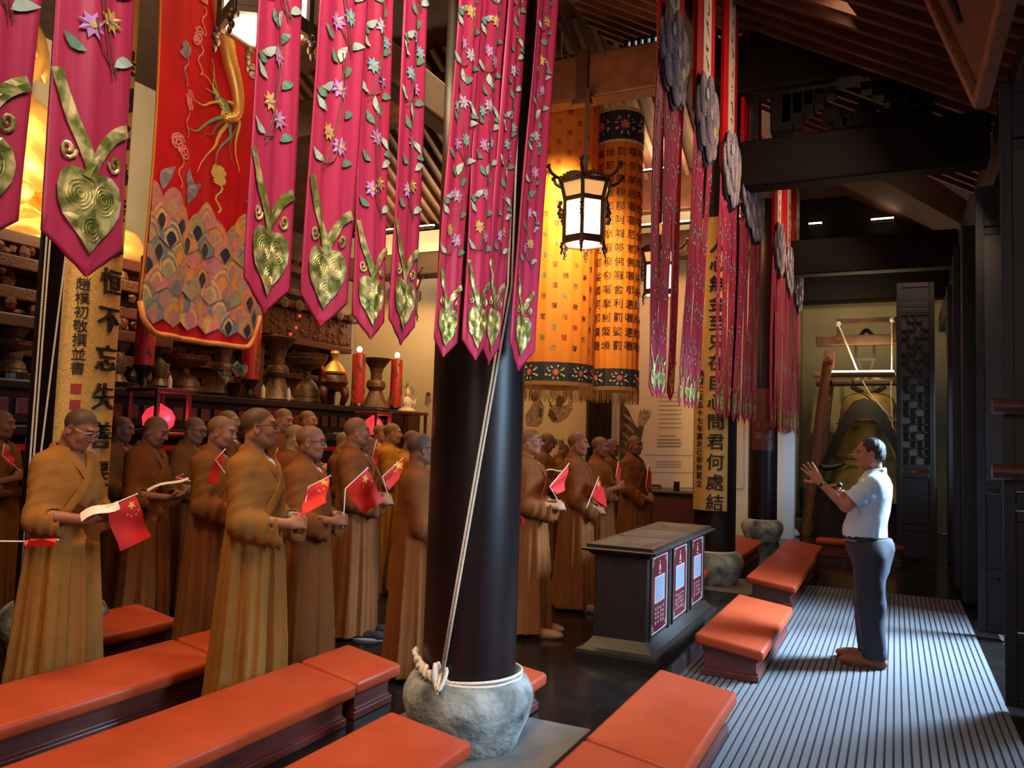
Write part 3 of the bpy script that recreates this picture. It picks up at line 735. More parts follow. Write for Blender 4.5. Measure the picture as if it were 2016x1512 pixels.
def ribbon(b, f, pts, ws, mi=0, d=.0055):
    vs = []
    n = len(pts)
    for i, (u, v) in enumerate(pts):
        u2, v2 = pts[min(i + 1, n - 1)]; u1, v1 = pts[max(0, i - 1)]
        dx, dy = u2 - u1, v2 - v1; l = math.hypot(dx, dy) or 1; nx, ny = -dy / l, dx / l; w = ws[i] if hasattr(ws, '__len__') else ws
        vs += [f(u + nx * w, v + ny * w, d), f(u, v, d + .0015), f(u - nx * w, v - ny * w, d)]
    fs = []
    for i in range(n - 1): fs += [(3 * i, 3 * i + 1, 3 * i + 4, 3 * i + 3), (3 * i + 1, 3 * i + 2, 3 * i + 5, 3 * i + 4)]
    b.add(vs, fs, mi)
def bez(p0, p1, p2, p3, n=9):
    o = []
    for i in range(n):
        t = i / (n - 1); o.append(tuple((1 - t) ** 3 * a + 3 * t * (1 - t) ** 2 * b_ + 3 * t * t * (1 - t) * c + t ** 3 * d for a, b_, c, d in zip(p0, p1, p2, p3)))
    return o
THREAD = ['violet_thread', 'blue_thread', 'lilac_thread', 'leaf_thread', 'pale_thread', 'yellow_thread', 'brown_thread']
def make_tail(parent, x0, yc, zt, w, L, ph, detail=2, slope=0.0, wtop=None):
    f = tail_surf(x0, yc, zt, w, ph, L, slope, wtop, 1.0 if detail > 1 else .55)
    tip = w * .42; nu = 18 if detail > 1 else 8; b = MB()
    vrows = [0, .25, .5, .75, 1.0]
    rows = []
    nv = int(L / (.05 if detail > 1 else .12))
    grid = []
    vs = []; fs = []; mi = []
    vlist = [tip * t for t in (0.02, .25, .5, .75, 1.0)] + [tip + (L - tip) * (k / nv) for k in range(1, nv + 1)]
    hem = .012 if detail > 1 else .020  # far tails: dark side edges imitate the shade lines between pleats
    for v in vlist:
        hw = w / 2 * min(1.0, v / tip)
        us = [-hw, -max(0, hw - hem)] + [(-1 + 2 * (k + 1) / (nu - 2)) * max(0.0, hw - hem) for k in range(nu - 3)] + [max(0, hw - hem), hw]
        for u in us: vs.append(f(u, v))
    m = nu + 1 
    m = len(us)
    for r_ in range(len(vlist) - 1):
        for k in range(m - 1):
            fs.append((r_ * m + k, r_ * m + k + 1, (r_ + 1) * m + k + 1, (r_ + 1) * m + k)); mi.append(1 if ((r_ < 4 or detail < 2) and (k == 0 or k == m - 2 or vlist[r_] < tip * .12)) else 0)
    # back face for thickness
    nb = len(vs); vs += [(p[0] - .005, p[1], p[2]) for p in vs]; nf = len(fs)
    fs += [tuple(nb + i for i in reversed(q)) for q in fs[:nf]]; mi += mi[:nf]
    for k in range(len(vlist) - 1):
        fs.append((k * m, (k + 1) * m, nb + (k + 1) * m, nb + k * m)); mi.append(1)
        fs.append((k * m + m - 1, nb + k * m + m - 1, nb + (k + 1) * m + m - 1, (k + 1) * m + m - 1)); mi.append(1)
    me = bpy.data.meshes.new('tail'); me.from_pydata(vs, [], fs); me.materials.append(M['satin']); me.materials.append(M['satin_hem_shade'])
    me.polygons.foreach_set('material_index', mi); me.polygons.foreach_set('use_smooth', [True] * len(fs)); me.update()
    t = link('tail', me, parent)
    # brocade emblem near the point
    s = min(w, .215); sv = s * 1.42; b = MB(); c0 = tip * .55 + .42 * sv
    out = []
    prof = [(0, -.40), (.10, -.29), (.20, -.19), (.27, -.12), (.33, -.02), (.345, .10), (.31, .21), (.22, .27), (.12, .27), (.05, .25), (0, .29)]
    ol = [(u * s * 1.16, v * sv) for u, v in prof]; ol = ol + [(-u, v) for u, v in ol[-2:0:-1]]
    n = len(ol); rings = [1, .8, .6, .4, .2]
    vs = []
    for rr in rings:
        for (u, v) in ol: vs.append(f(u * rr, c0 + v * rr, .006))
    vs.append(f(0, c0, .007)); fs = []
    for q in range(len(rings) - 1):
        for i in range(n): j = (i + 1) % n; fs.append((q * n + i, q * n + j, (q + 1) * n + j, (q + 1) * n + i))
    for i in range(n): fs.append(((len(rings) - 1) * n + i, (len(rings) - 1) * n + (i + 1) % n, len(vs) - 1))
    b.add(vs, fs, 0)
    wr = .075 * s
    ribbon(b, f, bez((-.45 * s, c0 + 1.0 * sv), (-.36 * s, c0 + .74 * sv), (-.16 * s, c0 + .55 * sv), (.04 * s, c0 + .20 * sv)), wr)
    ribbon(b, f, bez((.45 * s, c0 + .72 * sv), (.28 * s, c0 + .66 * sv), (.12 * s, c0 + .56 * sv), (-.06 * s, c0 + .2 * sv)), wr, 0, .0075)
    if detail > 1:
        for sg in (-1, 1):
            pts = [(sg * (.29 * s) + sg * (.085 * s * (1 - i / 16)) * math.cos(PI + i * .62), c0 + .40 * sv + (.085 * sv * (1 - i / 16)) * math.sin(PI + i * .62)) for i in range(15)]
            ribbon(b, f, pts, [.022 * s] * 15)
        # raised stitched coils
        for (cu, cv, n_) in [(-.15, .06, 4), (.15, .06, 4), (0, -.2, 3)]:
            for q in range(1, n_ + 1):
                rr = .036 * q * s
                pts = [(cu * s + rr * math.cos(a_), c0 + cv * sv + rr * 1.2 * math.sin(a_)) for a_ in [2 * PI * i / 14 for i in range(15)]]
                pts = [(u, v) for (u, v) in pts]
                ribbon(b, f, pts, .006 * s, 0, .0085)
        for sg, off in ((-1, .72), (1, .52)):
            pass
    o = b.build('gold_emblem', M['goldthread'], t, smooth=False)
    # embroidered vine
    b = MB(); rnd = random.Random(int(ph * 100) + 3)
    v = c0 + 1.0 * sv + .03; k = 0
    q_ = 1.0 if detail > 1 else .55
    step = .42 if detail > 1 else .36
    while v < L - .1:
        sd = 1 if (k + int(ph * 7)) % 2 else -1
        st1 = bez((.045 * sd, v), (.02 * sd, v + .10), (-.035 * sd, v + .22), (-.005 * sd, v + .42), 10)
        if detail > 1:
            ribbon(b, f, st1, .0018, 6); ribbon(b, f, [(u + .010, vv + .006) for u, vv in st1], .0015, 6)
            ribbon(b, f, bez((.05 * sd, v + .02), (.025, v + .04), (-.005 * sd, v + .06), (-.015 * sd, v + .12), 6), .003, 6)
        r = .034 * q_
        c_ = [(0, 5, 0), (0, 1, 2), (2, 0, 5), (5, 0, 1), (1, 2, 0)][k % 5]
        flower(b, f, -.022 * sd, v + .10 * q_, r, c_[0], rnd.random()); flower(b, f, .030 * sd, v + .135 * q_, r * .95, c_[1], rnd.random())
        flower(b, f, -.004 * sd, v + .265 * q_ + .03, r, c_[2], rnd.random()); 
        if k % 2: flower(b, f, -.046 * sd, v + .225 * q_ + .03, r * .9, 1, rnd.random())
        for (u, vv, a, LL, mi_) in [(.045, .03, .5, .06, 4), (-.03, .035, 2.7, .055, 3), (.045, .20, .6, .06, 4), (-.03, .20, 2.5, .05, 3), (.02, .31, -.6, .07, 4), (-.02, .34, 2.2, .05, 3), (0, .385, 1.9, .06, 4), (.005, .38, .9, .05, 3), (.05, .25, .2, .05, 3)]:
            petal(b, f, u * sd, v + vv * (q_ if detail < 2 else 1), a if sd > 0 else PI - a, LL * (q_ + .1), .0135 * q_, mi_)
        v += step; k += 1
    b.build('embroidery', [M[x] for x in THREAD], t)['kind'] = 'stuff'
    return t
def fan(X, y0, y1, ztail, tails, label, w=.21, zc=4.66, detail=2, ztop=8.0, strips=1, seedv=0, body=True):
    rnd = random.Random(seedv)
    r = root('temple_fan', label, 'banner', (0, 0, 0))
    for i, tl in enumerate(tails):
        yb_, wb_, yt_, wt_ = tl if len(tl) == 4 else (tl[0], tl[1], tl[0], tl[1])
        make_tail(r, X + (.009 if i % 2 else -.009) * (1 if detail > 1 else .5), yb_, ztail + (rnd.uniform(-.006, .006)), wb_, zc + .25 - ztail, ph=seedv * 1.7 + i * 1.93 + .4, detail=detail, slope=(yt_ - yb_) / (1.6 if detail > 1 else 2.2), wtop=wt_)
    if not body:
        boxo('hanger_rod', (X - .02, y0, zc + .22), (X + .02, y1, zc + .26), M['wood'], r)
        bb = MB(); bb.bar((X, (y0 + y1) / 2, zc + .25), (X, (y0 + y1) / 2, ztop), .015); bb.build('cord', M['rope'], r)
    if body:
        yc = (y0 + y1) / 2; W_ = y1 - y0
        # red body with cream calligraphy strips
        boxo('body', (X - .03, y0 + .04, zc + .28), (X + .01, y1 - .04, ztop), M['red_silk'], r, bevel=.006)
        for k in range(strips):
            ya = y0 + .04 + (W_ - .08) * (k + .30) / strips; yb = y0 + .04 + (W_ - .08) * (k + .74) / strips
            sp = boxo('calligraphy_strip', (X + .01, ya, zc + .25), (X + .016, yb, ztop - .1), M['cream_thread'], r)
            b = MB(); z = zc + .45; c = sp.location
            while z < ztop - .2:
                yy = (ya + yb) / 2
                for q in range(2):
                    p0 = (X + .018 - c.x, yy + rnd.uniform(-.08, .04) - c.y, z + rnd.uniform(0, .12) - c.z)
                    p1_ = (p0[0], yy + rnd.uniform(-.03, .08) - c.y, z + rnd.uniform(-.04, .12) - c.z); pm = tuple((a + d_) / 2 + (0 if i == 0 else rnd.uniform(-.03, .03)) for i, (a, d_) in enumerate(zip(p0, p1_)))
                    b.tube([p0, pm, p1_], [.003, .007, .002], 5)
                z += .19
            b.build('brush_lettering', M['ink'], sp)['kind'] = 'stuff'
        # cloud-shaped head: layered scalloped petals of brocade over a navy backing
        hz = zc + .30; ku = W_ / .9
        def plate(y_, z_, ay, az, dx, m, nm, par, n=26, sc=5):
            pts = []
            for q in range(n):
                t = 2 * PI * q / n; rr = 1 + .05 * abs(math.sin(sc * t / 2)); pts.append((y_ + math.cos(t) * ay * rr, z_ + math.sin(t) * az * rr))
            b = MB(); vs = [(X + dx, y, z) for y, z in pts] + [(X + dx - .012, y, z) for y, z in pts]
            b.add(vs, [tuple(range(n)), tuple(range(2 * n - 1, n - 1, -1))] + [(q, (q + 1) % n, n + (q + 1) % n, n + q) for q in range(n)])
            o = b.build(nm, m, par)
            return o
        PET = [(-.36, .06, .13, .17), (.36, .06, .13, .17), (-.22, -.12, .15, .17), (.22, -.12, .15, .17), (0, -.22, .15, .16), (-.26, .18, .16, .2), (.26, .18, .16, .2), (0, .02, .19, .22), (0, .26, .16, .18)]
        for (dy, dz, ay, az) in PET[:5] + [(-.1, .1, .34, .3), (.1, .1, .34, .3)]: plate(yc + dy * ku, hz + dz - .03, ay * ku * 1.08, az * 1.08, .026, M['navy'], 'cloud_edge', r)
        for q, (dy, dz, ay, az) in enumerate(PET):
            hd = plate(yc + dy * ku, hz + dz, ay * ku, az, .036 + .004 * q, M['cloud'] if q % 3 else M['cloud_rose'], 'cloud_petal', r)
            b = MB()
            for s_ in (.94, .74, .54, .34):
                b.tube([(X + .038 + .004 * q, yc + dy * ku + ay * ku * s_ * math.cos(a), hz + dz - (1 - s_) * az * .35 + az * s_ * math.sin(a)) for a in [2 * PI * i / 18 for i in range(18)]], .0055, 5, closed=True)
            b.build('stitched_line', M['cloud_light'], hd)['kind'] = 'stuff'
        for (dy, dz, mm) in [(0, .08, 'violet_thread'), (-.2, .2, 'lilac_thread'), (.16, -.05, 'yellow_thread')]:
            b = MB(); b.ball((X + .072, yc + dy * ku, hz + dz), (.008, .05, .06), 8, 5); b.build('cloud_flower', M[mm], r)
    return r
M['cloud_rose'] = mat('rose_grey_brocade', (0.30, 0.20, 0.25), 0.6, var=0.4, scale=18)
TX = -1.70
def spread(b0, b1, t0, t1, n):
    return [(b0 + (b1 - b0) * (i + .5) / n, (b1 - b0) / n * 1.06, t0 + (t1 - t0) * (i + .5) / n, (t1 - t0) / n * 1.06) for i in range(n)]
fan(TX, .35, 1.35, 1.962, [(.46, .21), (.71, .21), (.957, .21), (1.206, .205)], 'nearest pink embroidered banner tails, hanging at the extreme left', body=False, seedv=1)
fan(TX, 1.7, 2.65, 1.962, [(1.817, .212), (2.083, .222), (2.336, .185), (2.528, .205)], 'four pink embroidered banner tails just left of the thick column', body=False, seedv=2)
fan(TX + .01, 2.8, 3.95, 1.955, [(2.90, .17, 2.965, .18), (3.07, .195, 3.19, .225), (3.274, .232, 3.434, .244), (3.603, .29, 3.726, .268)], 'four pink banner tails hanging right over the thick front column', body=False, seedv=3)
fan(-1.75, 6.2, 7.05, 1.985, spread(6.12, 6.82, 6.2, 7.04, 4), 'pink and cream banner with cloud head nearest the orange canopies', seedv=4, zc=4.62, detail=1)
K_ = 1.64 / 1.75
def kz(z): return 1.62 + (z - 1.62) * K_
fan(-1.64, 7.5 * K_, 8.4 * K_, kz(1.95), spread(7.1 * K_, 7.88 * K_, 7.46 * K_, 8.38 * K_, 5), 'pink and cream banner hanging across the gilt couplet column', seedv=5, zc=kz(4.56), detail=1)
fan(-1.64, 8.85 * K_, 9.75 * K_, kz(1.93), spread(8.70 * K_, 9.62 * K_, 8.83 * K_, 9.80 * K_, 5), 'pink and cream banner just right of the gilt couplet column', seedv=6, zc=kz(4.46), detail=1)
fan(-1.64, 10.15 * K_, 11.7 * K_, kz(1.90), spread(9.72 * K_, 11.6 * K_, 10.12 * K_, 11.72 * K_, 7), 'pink and cream banner in front of the column nearest the bell', seedv=7, zc=kz(4.46), detail=1)
fan(-1.62, 12.1, 13.12, 1.85, spread(12.0, 13.1, 12.1, 13.2, 5), 'first of three far pink banners left of the bell alcove', seedv=8, zc=4.30, detail=1)
fan(-1.62, 13.38, 14.38, 1.85, spread(13.25, 14.4, 13.3, 14.45, 5), 'middle one of three far pink banners left of the bell alcove', seedv=9, zc=4.22, detail=1)
fan(-1.62, 14.66, 15.85, 1.85, spread(14.5, 15.7, 14.55, 15.85, 5), 'farthest pink banner, at the edge of the bell alcove', seedv=10, zc=4.16, detail=1)

# ------------------------------------------------------------------ red dragon hanging
dx, dya, dyb, dzb = -4.98, 4.0, 5.22, 2.30
dr = root('dragon_hanging', 'red silk hanging with gold dragon tail and patchwork wave hem', 'hanging')
def dsurf(u, v, d=0.0):   # u 0..1 along y, v height above the hem
    w = .03 * math.sin(u * 9 + .4) + .012 * math.sin(u * 31 + v) + .02 * math.sin(v * 1.2)
    return (dx + w + d, dya + (dyb - dya) * (u + .02 * math.sin(v)), dzb + v)
def dlow(u):
    e = 0.16; 
    if u < e: return .22 * (1 - math.sqrt(max(0, 1 - ((e - u) / e) ** 2)))
    if u > 1 - e: return .30 * (1 - math.sqrt(max(0, 1 - ((u - 1 + e) / e) ** 2)))
    return 0.0
b = MB(); NU, NV = 48, 60; H = 4.2
vs = []
for j in range(NV + 1):
    for i in range(NU + 1):
        u = i / NU; lo = dlow(u); vs.append(dsurf(u, lo + (H - lo) * (j / NV) ** 1.3))
fs = [(j * (NU + 1) + i, j * (NU + 1) + i + 1, (j + 1) * (NU + 1) + i + 1, (j + 1) * (NU + 1) + i) for j in range(NV) for i in range(NU)]
nb = len(vs); vs += [(p[0] - .008, p[1], p[2]) for p in vs]; fs += [tuple(nb + i for i in q[::-1]) for q in fs]
b.add(vs, fs); b.build('cloth', M['red_silk'], dr, smooth='all')
b = MB(); b.tube([dsurf(i / 40, dlow(i / 40) + .01, .004) for i in range(41)], .022, 8); b.build('hem_border', PATCH[1], dr, smooth='all')
for e in (0.0, 1.0):
    b = MB(); b.tube([dsurf(e, .2 + 4 * i / 30, .002) for i in range(31)], .010, 6); b.build('edge_piping', M['orange_silk'], dr, smooth='all')
b = MB(); b.bar((dx, dya - .1, dzb + H), (dx, dyb + .1, dzb + H), .05); b.build('top_rod', M['wood'], dr)
# patchwork of overlapping wave scales, each its own small patch
rnd = random.Random(11); rows = 9
for j in range(rows):
    for i in range(7):
        u = (i + (.5 if j % 2 else 0)) / 6.5 + .01; v = 1.04 - j * .118
        if u > .99 or u < .0: continue
        lo = dlow(min(1, u)); 
        if v - .12 < lo - .02: continue
        if j == 0 and (i in (2, 4)): continue
        b = MB(); m_i = rnd.randrange(len(PATCH)); wv, hv = .095, .165
        for q, (sc_, mm) in enumerate([(1.0, 0), (.86, 1), (.72, 0), (.56, 1), (.38, 2)]):
            pts = [(u + wv * sc_ * math.cos(a) * (1 - .25 * abs(math.sin(a))) , v - .07 + hv * sc_ * math.sin(a)) for a in [PI * t / 10 for t in range(11)]]
            dd = .010 + .0012 * q + .0024 * (j % 3) + .001 * (i % 2)
            vs = [dsurf(min(.995, max(.005, u)), max(lo, v - .14), dd)] + [dsurf(min(.995, max(.005, a)), max(dlow(min(1, max(0, a))), c), dd) for a, c in pts]
            b.add(vs, [(0, k + 1, k + 2) for k in range(10)], mm)
        m1 = PATCH[m_i]; m2 = PATCH[(m_i + 1 + rnd.randrange(3)) % 8]; m3 = M['navy'] if rnd.random() < .12 else PATCH[rnd.randrange(8)]
        b.build('wave_patch', [m1, m2, m3], dr)
# gold scaly tail sweeping down with hair-like fringe
cl = bez((.40, 4.1), (.46, 3.3), (.46, 2.95), (.58, 2.35), 20) + bez((.58, 2.35), (.70, 2.05), (.70, 1.88), (.55, 1.86), 12)[1:]
b = MB(); b.tube([dsurf(u, v, .015) for u, v in cl], [.12 - .09 * i / len(cl) for i in range(len(cl))], 10); dt = b.build('dragon_tail', M['gilt'], dr, smooth='all')
b = MB()
for i in range(2, len(cl) - 1):
    u, v = cl[i]; 
    for s_ in (-1, 0, 1):
        p = dsurf(u + s_ * .022 * (1 - i / 40), v + .02 * abs(s_), .115 - .085 * i / len(cl)); b.ball(p, (.014, .020, .03), 6, 4)
b.build('scales', M['yellow_thread'], dt)['kind'] = 'stuff'
b = MB()
for k in range(13):
    a = PI * (.62 + .075 * k); u0, v0 = cl[-1 - (k % 7)]
    L_ = .30 + .25 * rnd.random()
    pts = [(u0 + math.cos(a) * L_ * t * .75 + .02 * math.sin(t * 9 + k), v0 + math.sin(a) * L_ * t * 1.25 + .03 * math.sin(t * 7 + k)) for t in [q / 9 for q in range(10)]]
    ribbon(b, dsurf, pts, [.014 * (1 - q / 11) for q in range(10)], k % 3, .012)
b.build('tail_hair', [M['yellow_thread'], M['leaf_thread'], M['bag_brown']], dr)['kind'] = 'stuff'
for (u, v, s_, mm) in [(.30, 3.05, .09, 0), (.34, 2.42, .07, 0), (.20, 2.25, .05, 3), (.20, 1.45, .10, 0), (.56, 1.38, .055, 2), (.84, 1.28, .07, 3), (.80, 2.35, .05, 1), (.94, 2.3, .08, 0), (.24, 1.86, .08, 0), (.36, 2.75, .05, 0), (.85, 2.9, .07, 0), (.9, 1.75, .06, 1)]:
    b = MB()
    for q in range(4):
        cx_, cy_ = u + rnd.uniform(-.04, .04), v + rnd.uniform(-.06, .06)
        pts = [(cx_ + s_ * .5 * (1 - i / 16) * math.cos(i * .8 + q), cy_ + s_ * .6 * (1 - i / 16) * math.sin(i * .8 + q)) for i in range(13)]
        ribbon(b, dsurf, pts, .007 if mm in (0, 1) else .02, 0, .008)
    ribbon(b, dsurf, [(u + .02 * math.sin(i * 1.3), v - .06 - .035 * i) for i in range(8)], .006, 0, .008)
    b.build('cloud_motif', [PATCH[0], M['cloud_light'], M['yellow_thread'], M['cloud']][mm], dr)
for (u, v, a) in [(.30, 1.12, 1.1), (.36, 1.2, 1.9), (.78, 1.15, .5), (.84, 1.2, 1.0), (.08, 1.15, 1.2), (.70, 1.08, .3)]:
    b = MB(); petal(b, dsurf, u, v - .06, a, .22, .045, 0); b.build('rock_motif', M['cloud'], dr)

# ------------------------------------------------------------------ orange cylinder canopies
def canopy(cx_, cy_, R, z0, z1, label, kind, a_face):
    r = root('canopy', label, 'canopy')
    def sf(u, v, d=0.0):
        a = a_face + u / R; rr = R + .008 * math.sin(a * 22) + d
        return (cx_ + rr * math.cos(a), cy_ + rr * math.sin(a), v)
    def ringm(name, za, zb, m, dd=0.0, nz=2, n=88):
        b = MB(); vs = []
        for j in range(nz + 1):
            for i in range(n): vs.append(sf(2 * PI * R * i / n, za + (zb - za) * j / nz, dd))
        fs = [(j * n + i, j * n + (i + 1) % n, (j + 1) * n + (i + 1) % n, (j + 1) * n + i) for j in range(nz) for i in range(n)]
        b.add(vs, fs); return b.build(name, m, r, smooth='all')
    ringm('silk_drum', z0 + .38, z1, M['orange_silk'], 0, 6)
    ringm('lower_band', z0 + .10, z0 + .40, M['navy'], .012)
    ringm('upper_band', z1 - .52, z1 - .04, M['navy'], .012)
    ringm('rim', z1 - .05, z1 + .01, M['yellow_thread'], .02)
    ringm('trim_braid', z0 + .06, z0 + .12, M['fringe'], .018)
    ringm('upper_braid', z1 - .56, z1 - .52, M['cream_thread'], .014)
    b = MB(); n = int(2 * PI * R / .022)
    for i in range(n):
        u = 2 * PI * R * i / n; L_ = .20 + .03 * math.sin(i * 2.1)
        p = sf(u, z0 + .08, .016); q = sf(u + .004 * math.sin(i), z0 + .08 - L_, .014 + .006 * math.sin(i * 1.7)); b.bar(p, q, .009, .007)
    b.build('fringe', M['fringe'], r)['kind'] = 'stuff'
    b = MB(); b.lathe([(R * .3, z1 + .02), (R * 1.0, z1 + .0), (R * 1.0, z1 - .02)], 40, (cx_, cy_, 0)); b.build('top_disc', M['red_silk'], r)
    bb = MB(); bb.bar((cx_, cy_, z1), (cx_, cy_, 8.3), .02); bb.build('cord', M['rope'], r)
    mats = ['ink', 'seal', 'leaf_thread', 'ink', 'fringe']
    if kind == 'A':
        chars = '佛法僧戒定慧慈悲喜捨禪淨'
        mbs = [MB() for _ in mats]; rnd = random.Random(3)
        for k in range(-8, 9):
            for j in range(18):
                z = z0 + .62 + j * .31 + (.15 if k % 2 else 0)
                if z > z1 - .62: continue
                put_text(mbs[rnd.randrange(5)], rnd.choice(chars), k * .165, z, .095, sf, ext=.01, wob=.1)
        for b, mm in zip(mbs, mats): b.build('character_row', M[mm], r)['kind'] = 'stuff'
    else:
        cols_ = ['那阿囉哆佛囉舍利罰娑罰摩囉穆', '囉尼室佛囉耶遠囉遠囉帝摩訶囉', '麼囉佛陀耶娑婆訶那謨囉怛那哆', '罰摩囉穆帝囉摩訶薩埵耶佛囉耶']
        for k in range(-5, 6):
            b = MB(); s_ = cols_[k % 4]
            for j in range(15):
                z = z1 - .72 - j * .222
                if z < z0 + .5: break
                put_text(b, s_[(j + (9 if k % 2 else 10)) % len(s_)], k * .185, z, .155, sf, ext=.01)
            b.build('character_column', M['ink'], r)['kind'] = 'stuff'
    # flowers on the bands
    for z, hh in [(z0 + .25, .10), (z1 - .28, .15)]:
        for k in range(-4, 5):
            b = MB(); u = k * .40 + .05
            def sq(u, v, d=0.0): return sf(u, v, d + .014)
            flower(b, sq, u, z, hh * .6, 0, .2); flower(b, sq, u, z, hh * .38, 1, .5)
            for a in (0.3, 1.2, 2.2, 2.9, -.4, 3.6, -1.3, -2.0): petal(b, sq, u + math.cos(a) * hh * .7, z + math.sin(a) * hh * .7, a, hh * .5, .012, 2 + (int(a * 10) % 2))
            for a in (.8, 2.4, -2.6, -.7): flower(b, sq, u + .16 * math.cos(a), z + hh * .8 * math.sin(a), .022, 0 if a > 0 else 3, a)
            fb = b.build('flower_motif', [M['patch_pink'], M['red_silk'], M['cream_thread'], M['pale_thread'], M['leaf_thread'], M['yellow_thread']], r); fb['kind'] = 'stuff'
    return r
M['patch_pink'] = mat('pink_thread', (0.62, 0.16, 0.20), .5)
fa = math.atan2(-11.0, 4.6)
canopy(-4.78, 11.35, .62, 2.36, 7.4, 'larger orange cylinder canopy with coloured characters, left of the lantern rod', 'A', fa)
canopy(-4.06, 12.22, .37, 2.36, 6.95, 'slimmer orange cylinder canopy with black scripture columns', 'B', fa)

# ------------------------------------------------------------------ hexagonal palace lanterns
def lantern(x, y, z0, z1, zrod, label, s=1.0, power=25, rot=.26):
    r = root('palace_lantern', label, 'lantern', (x, y, z0), rot)
    h = z1 - z0; R1 = .27 * s; R2 = .33 * s
    def hexp(R_, k): a = PI / 3 * k + PI / 6; return Vector((R_ * math.cos(a), R_ * math.sin(a), 0))
    zb_, zm, zt_ = .10 * h, .60 * h, .84 * h
    for k in range(6):
        a, b_ = hexp(R1, k), hexp(R1, k + 1); c, d = hexp(R2 * 1.04, k), hexp(R2 * 1.04, k + 1)
        b = MB(); e = .93
        m1, m2 = a * .97, b_ * .97
        b.add([m1 + Vector((0, 0, zb_)), m2 + Vector((0, 0, zb_)), m2 + Vector((0, 0, zm)), m1 + Vector((0, 0, zm))], [(0, 1, 2, 3)]); b.build('pane', M['lamp_pane'], r)
        b = MB(); b.add([a * .97 + Vector((0, 0, zm + .05)), b_ * .97 + Vector((0, 0, zm + .05)), d * .97 + Vector((0, 0, zt_)), c * .97 + Vector((0, 0, zt_))], [(0, 1, 2, 3)]); b.build('upper_pane', M['lamp_pane_top'], r)
        b = MB(); b.bar(a + Vector((0, 0, 0)), a + Vector((0, 0, zm)), .045 * s); b.build('post', M['carve_dark'], r, bevel=.006)
        b = MB(); b.bar(a + Vector((0, 0, zm)), c + Vector((0, 0, zt_ + .05 * h)), .045 * s); b.build('upper_post', M['carve_dark'], r, bevel=.006)
        b = MB()
        for (p, q, z, w_) in [(a, b_, zb_, .05), (a, b_, .05 * h, .04), (a, b_, zm + .012 * h, .055), (c, d, zt_, .05)]:
            b.bar(p + Vector((0, 0, z)), q + Vector((0, 0, z)), .035 * s, w_ * s)
        for i in range(7):
            t = (i + .5) / 7; p = c.lerp(d, t); b.box((p.x, p.y, zt_ + .05 * h * math.sin(PI * t) + .02), (.05 * s, .05 * s, .055 * s))
        b.build('rail_frame', M['carve_dark'], r)['kind'] = 'stuff'
        b = MB(); o = c.normalized()
        pts = [c + Vector((0, 0, zt_ + .03)), c + o * .06 * s + Vector((0, 0, zt_ + .05 * h)), c + o * .13 * s + Vector((0, 0, zt_ + .10 * h)), c + o * .17 * s + Vector((0, 0, zt_ + .18 * h)), c + o * .14 * s + Vector((0, 0, zt_ + .20 * h))]
        b.tube(pts, [.02 * s, .022 * s, .02 * s, .022 * s, .012 * s], 8); b.ball(pts[-2], .032 * s, 8, 5)
        b.build('dragon_arm', M['carve_dark'], r, smooth='all')
        b = MB()                                             # carved hanging bracket below each arm
        for i in range(5): b.ball(a + o * (.06 + .018 * (i % 2)) * s + Vector((0, 0, zm - .05 * h - i * .045 * h)), (.026 * s, .026 * s, .032 * s), 8, 5)
        b.build('side_carving', M['carve_dark'], r, smooth='all')['kind'] = 'stuff'
        b = MB()
        for i in range(4): b.ball(a * (1.06 + .05 * (i % 2)) + Vector((0, 0, .02 * h - i * .04 * h)), (.030 * s * (1 - i * .15), .030 * s * (1 - i * .15), .03 * s), 8, 5)
        b.build('drop_carving', M['carve_dark'], r, smooth='all')['kind'] = 'stuff'
    b = MB(); b.add([hexp(R1 * .95, k) + Vector((0, 0, .045 * h)) for k in range(6)], [tuple(range(6))]); b.build('floor_pane', M['lamp_floor'], r)
    b = MB(); b.lathe([(R2, zt_ + .04 * h), (R2 * .5, zt_ + .08 * h), (.03, zt_ + .1 * h)], 6, ax=Matrix.Rotation(PI / 6, 3, 'Z')); b.build('roof', M['carve_dark'], r)
    b = MB(); b.bar((0, 0, zt_ + .08 * h), (0, 0, zrod - z0), .05 * s); b.build('rod', M['carve_dark'], r)
    b = MB(); b.bar((0, 0, zrod - z0 - .03), (math.sin(rot) * .22, math.cos(rot) * .22, zrod - z0 - .03), .03); b.build('hook', M['carve_dark'], r)
    l = bpy.data.lights.new('lantern_light', 'POINT'); l.energy = power; l.color = (1, .72, .40); l.shadow_soft_size = .22
    o = bpy.data.objects.new('lantern_light', l); COL.objects.link(o); o.parent = r; o.location = (0, 0, -.12)
    return r
lantern(-3.53, 9.28, 4.04, 5.00, 6.1, 'big lit hexagonal lantern in front of the orange canopies', 1.0, 45)
lantern(-3.6, 13.1, 4.08, 4.98, 7.42, 'lit hexagonal lantern half hidden behind the pink tails', 1.0, 30)
lantern(-3.6, 3.70, 4.10, 5.06, 6.05, 'lit hexagonal lantern overlapping the red dragon hanging', 1.0, 30, .05)
lantern(-9.3, 13.95, 4.12, 5.06, 7.0, 'small far lantern below the two slim pink tails', 1.0, 25)

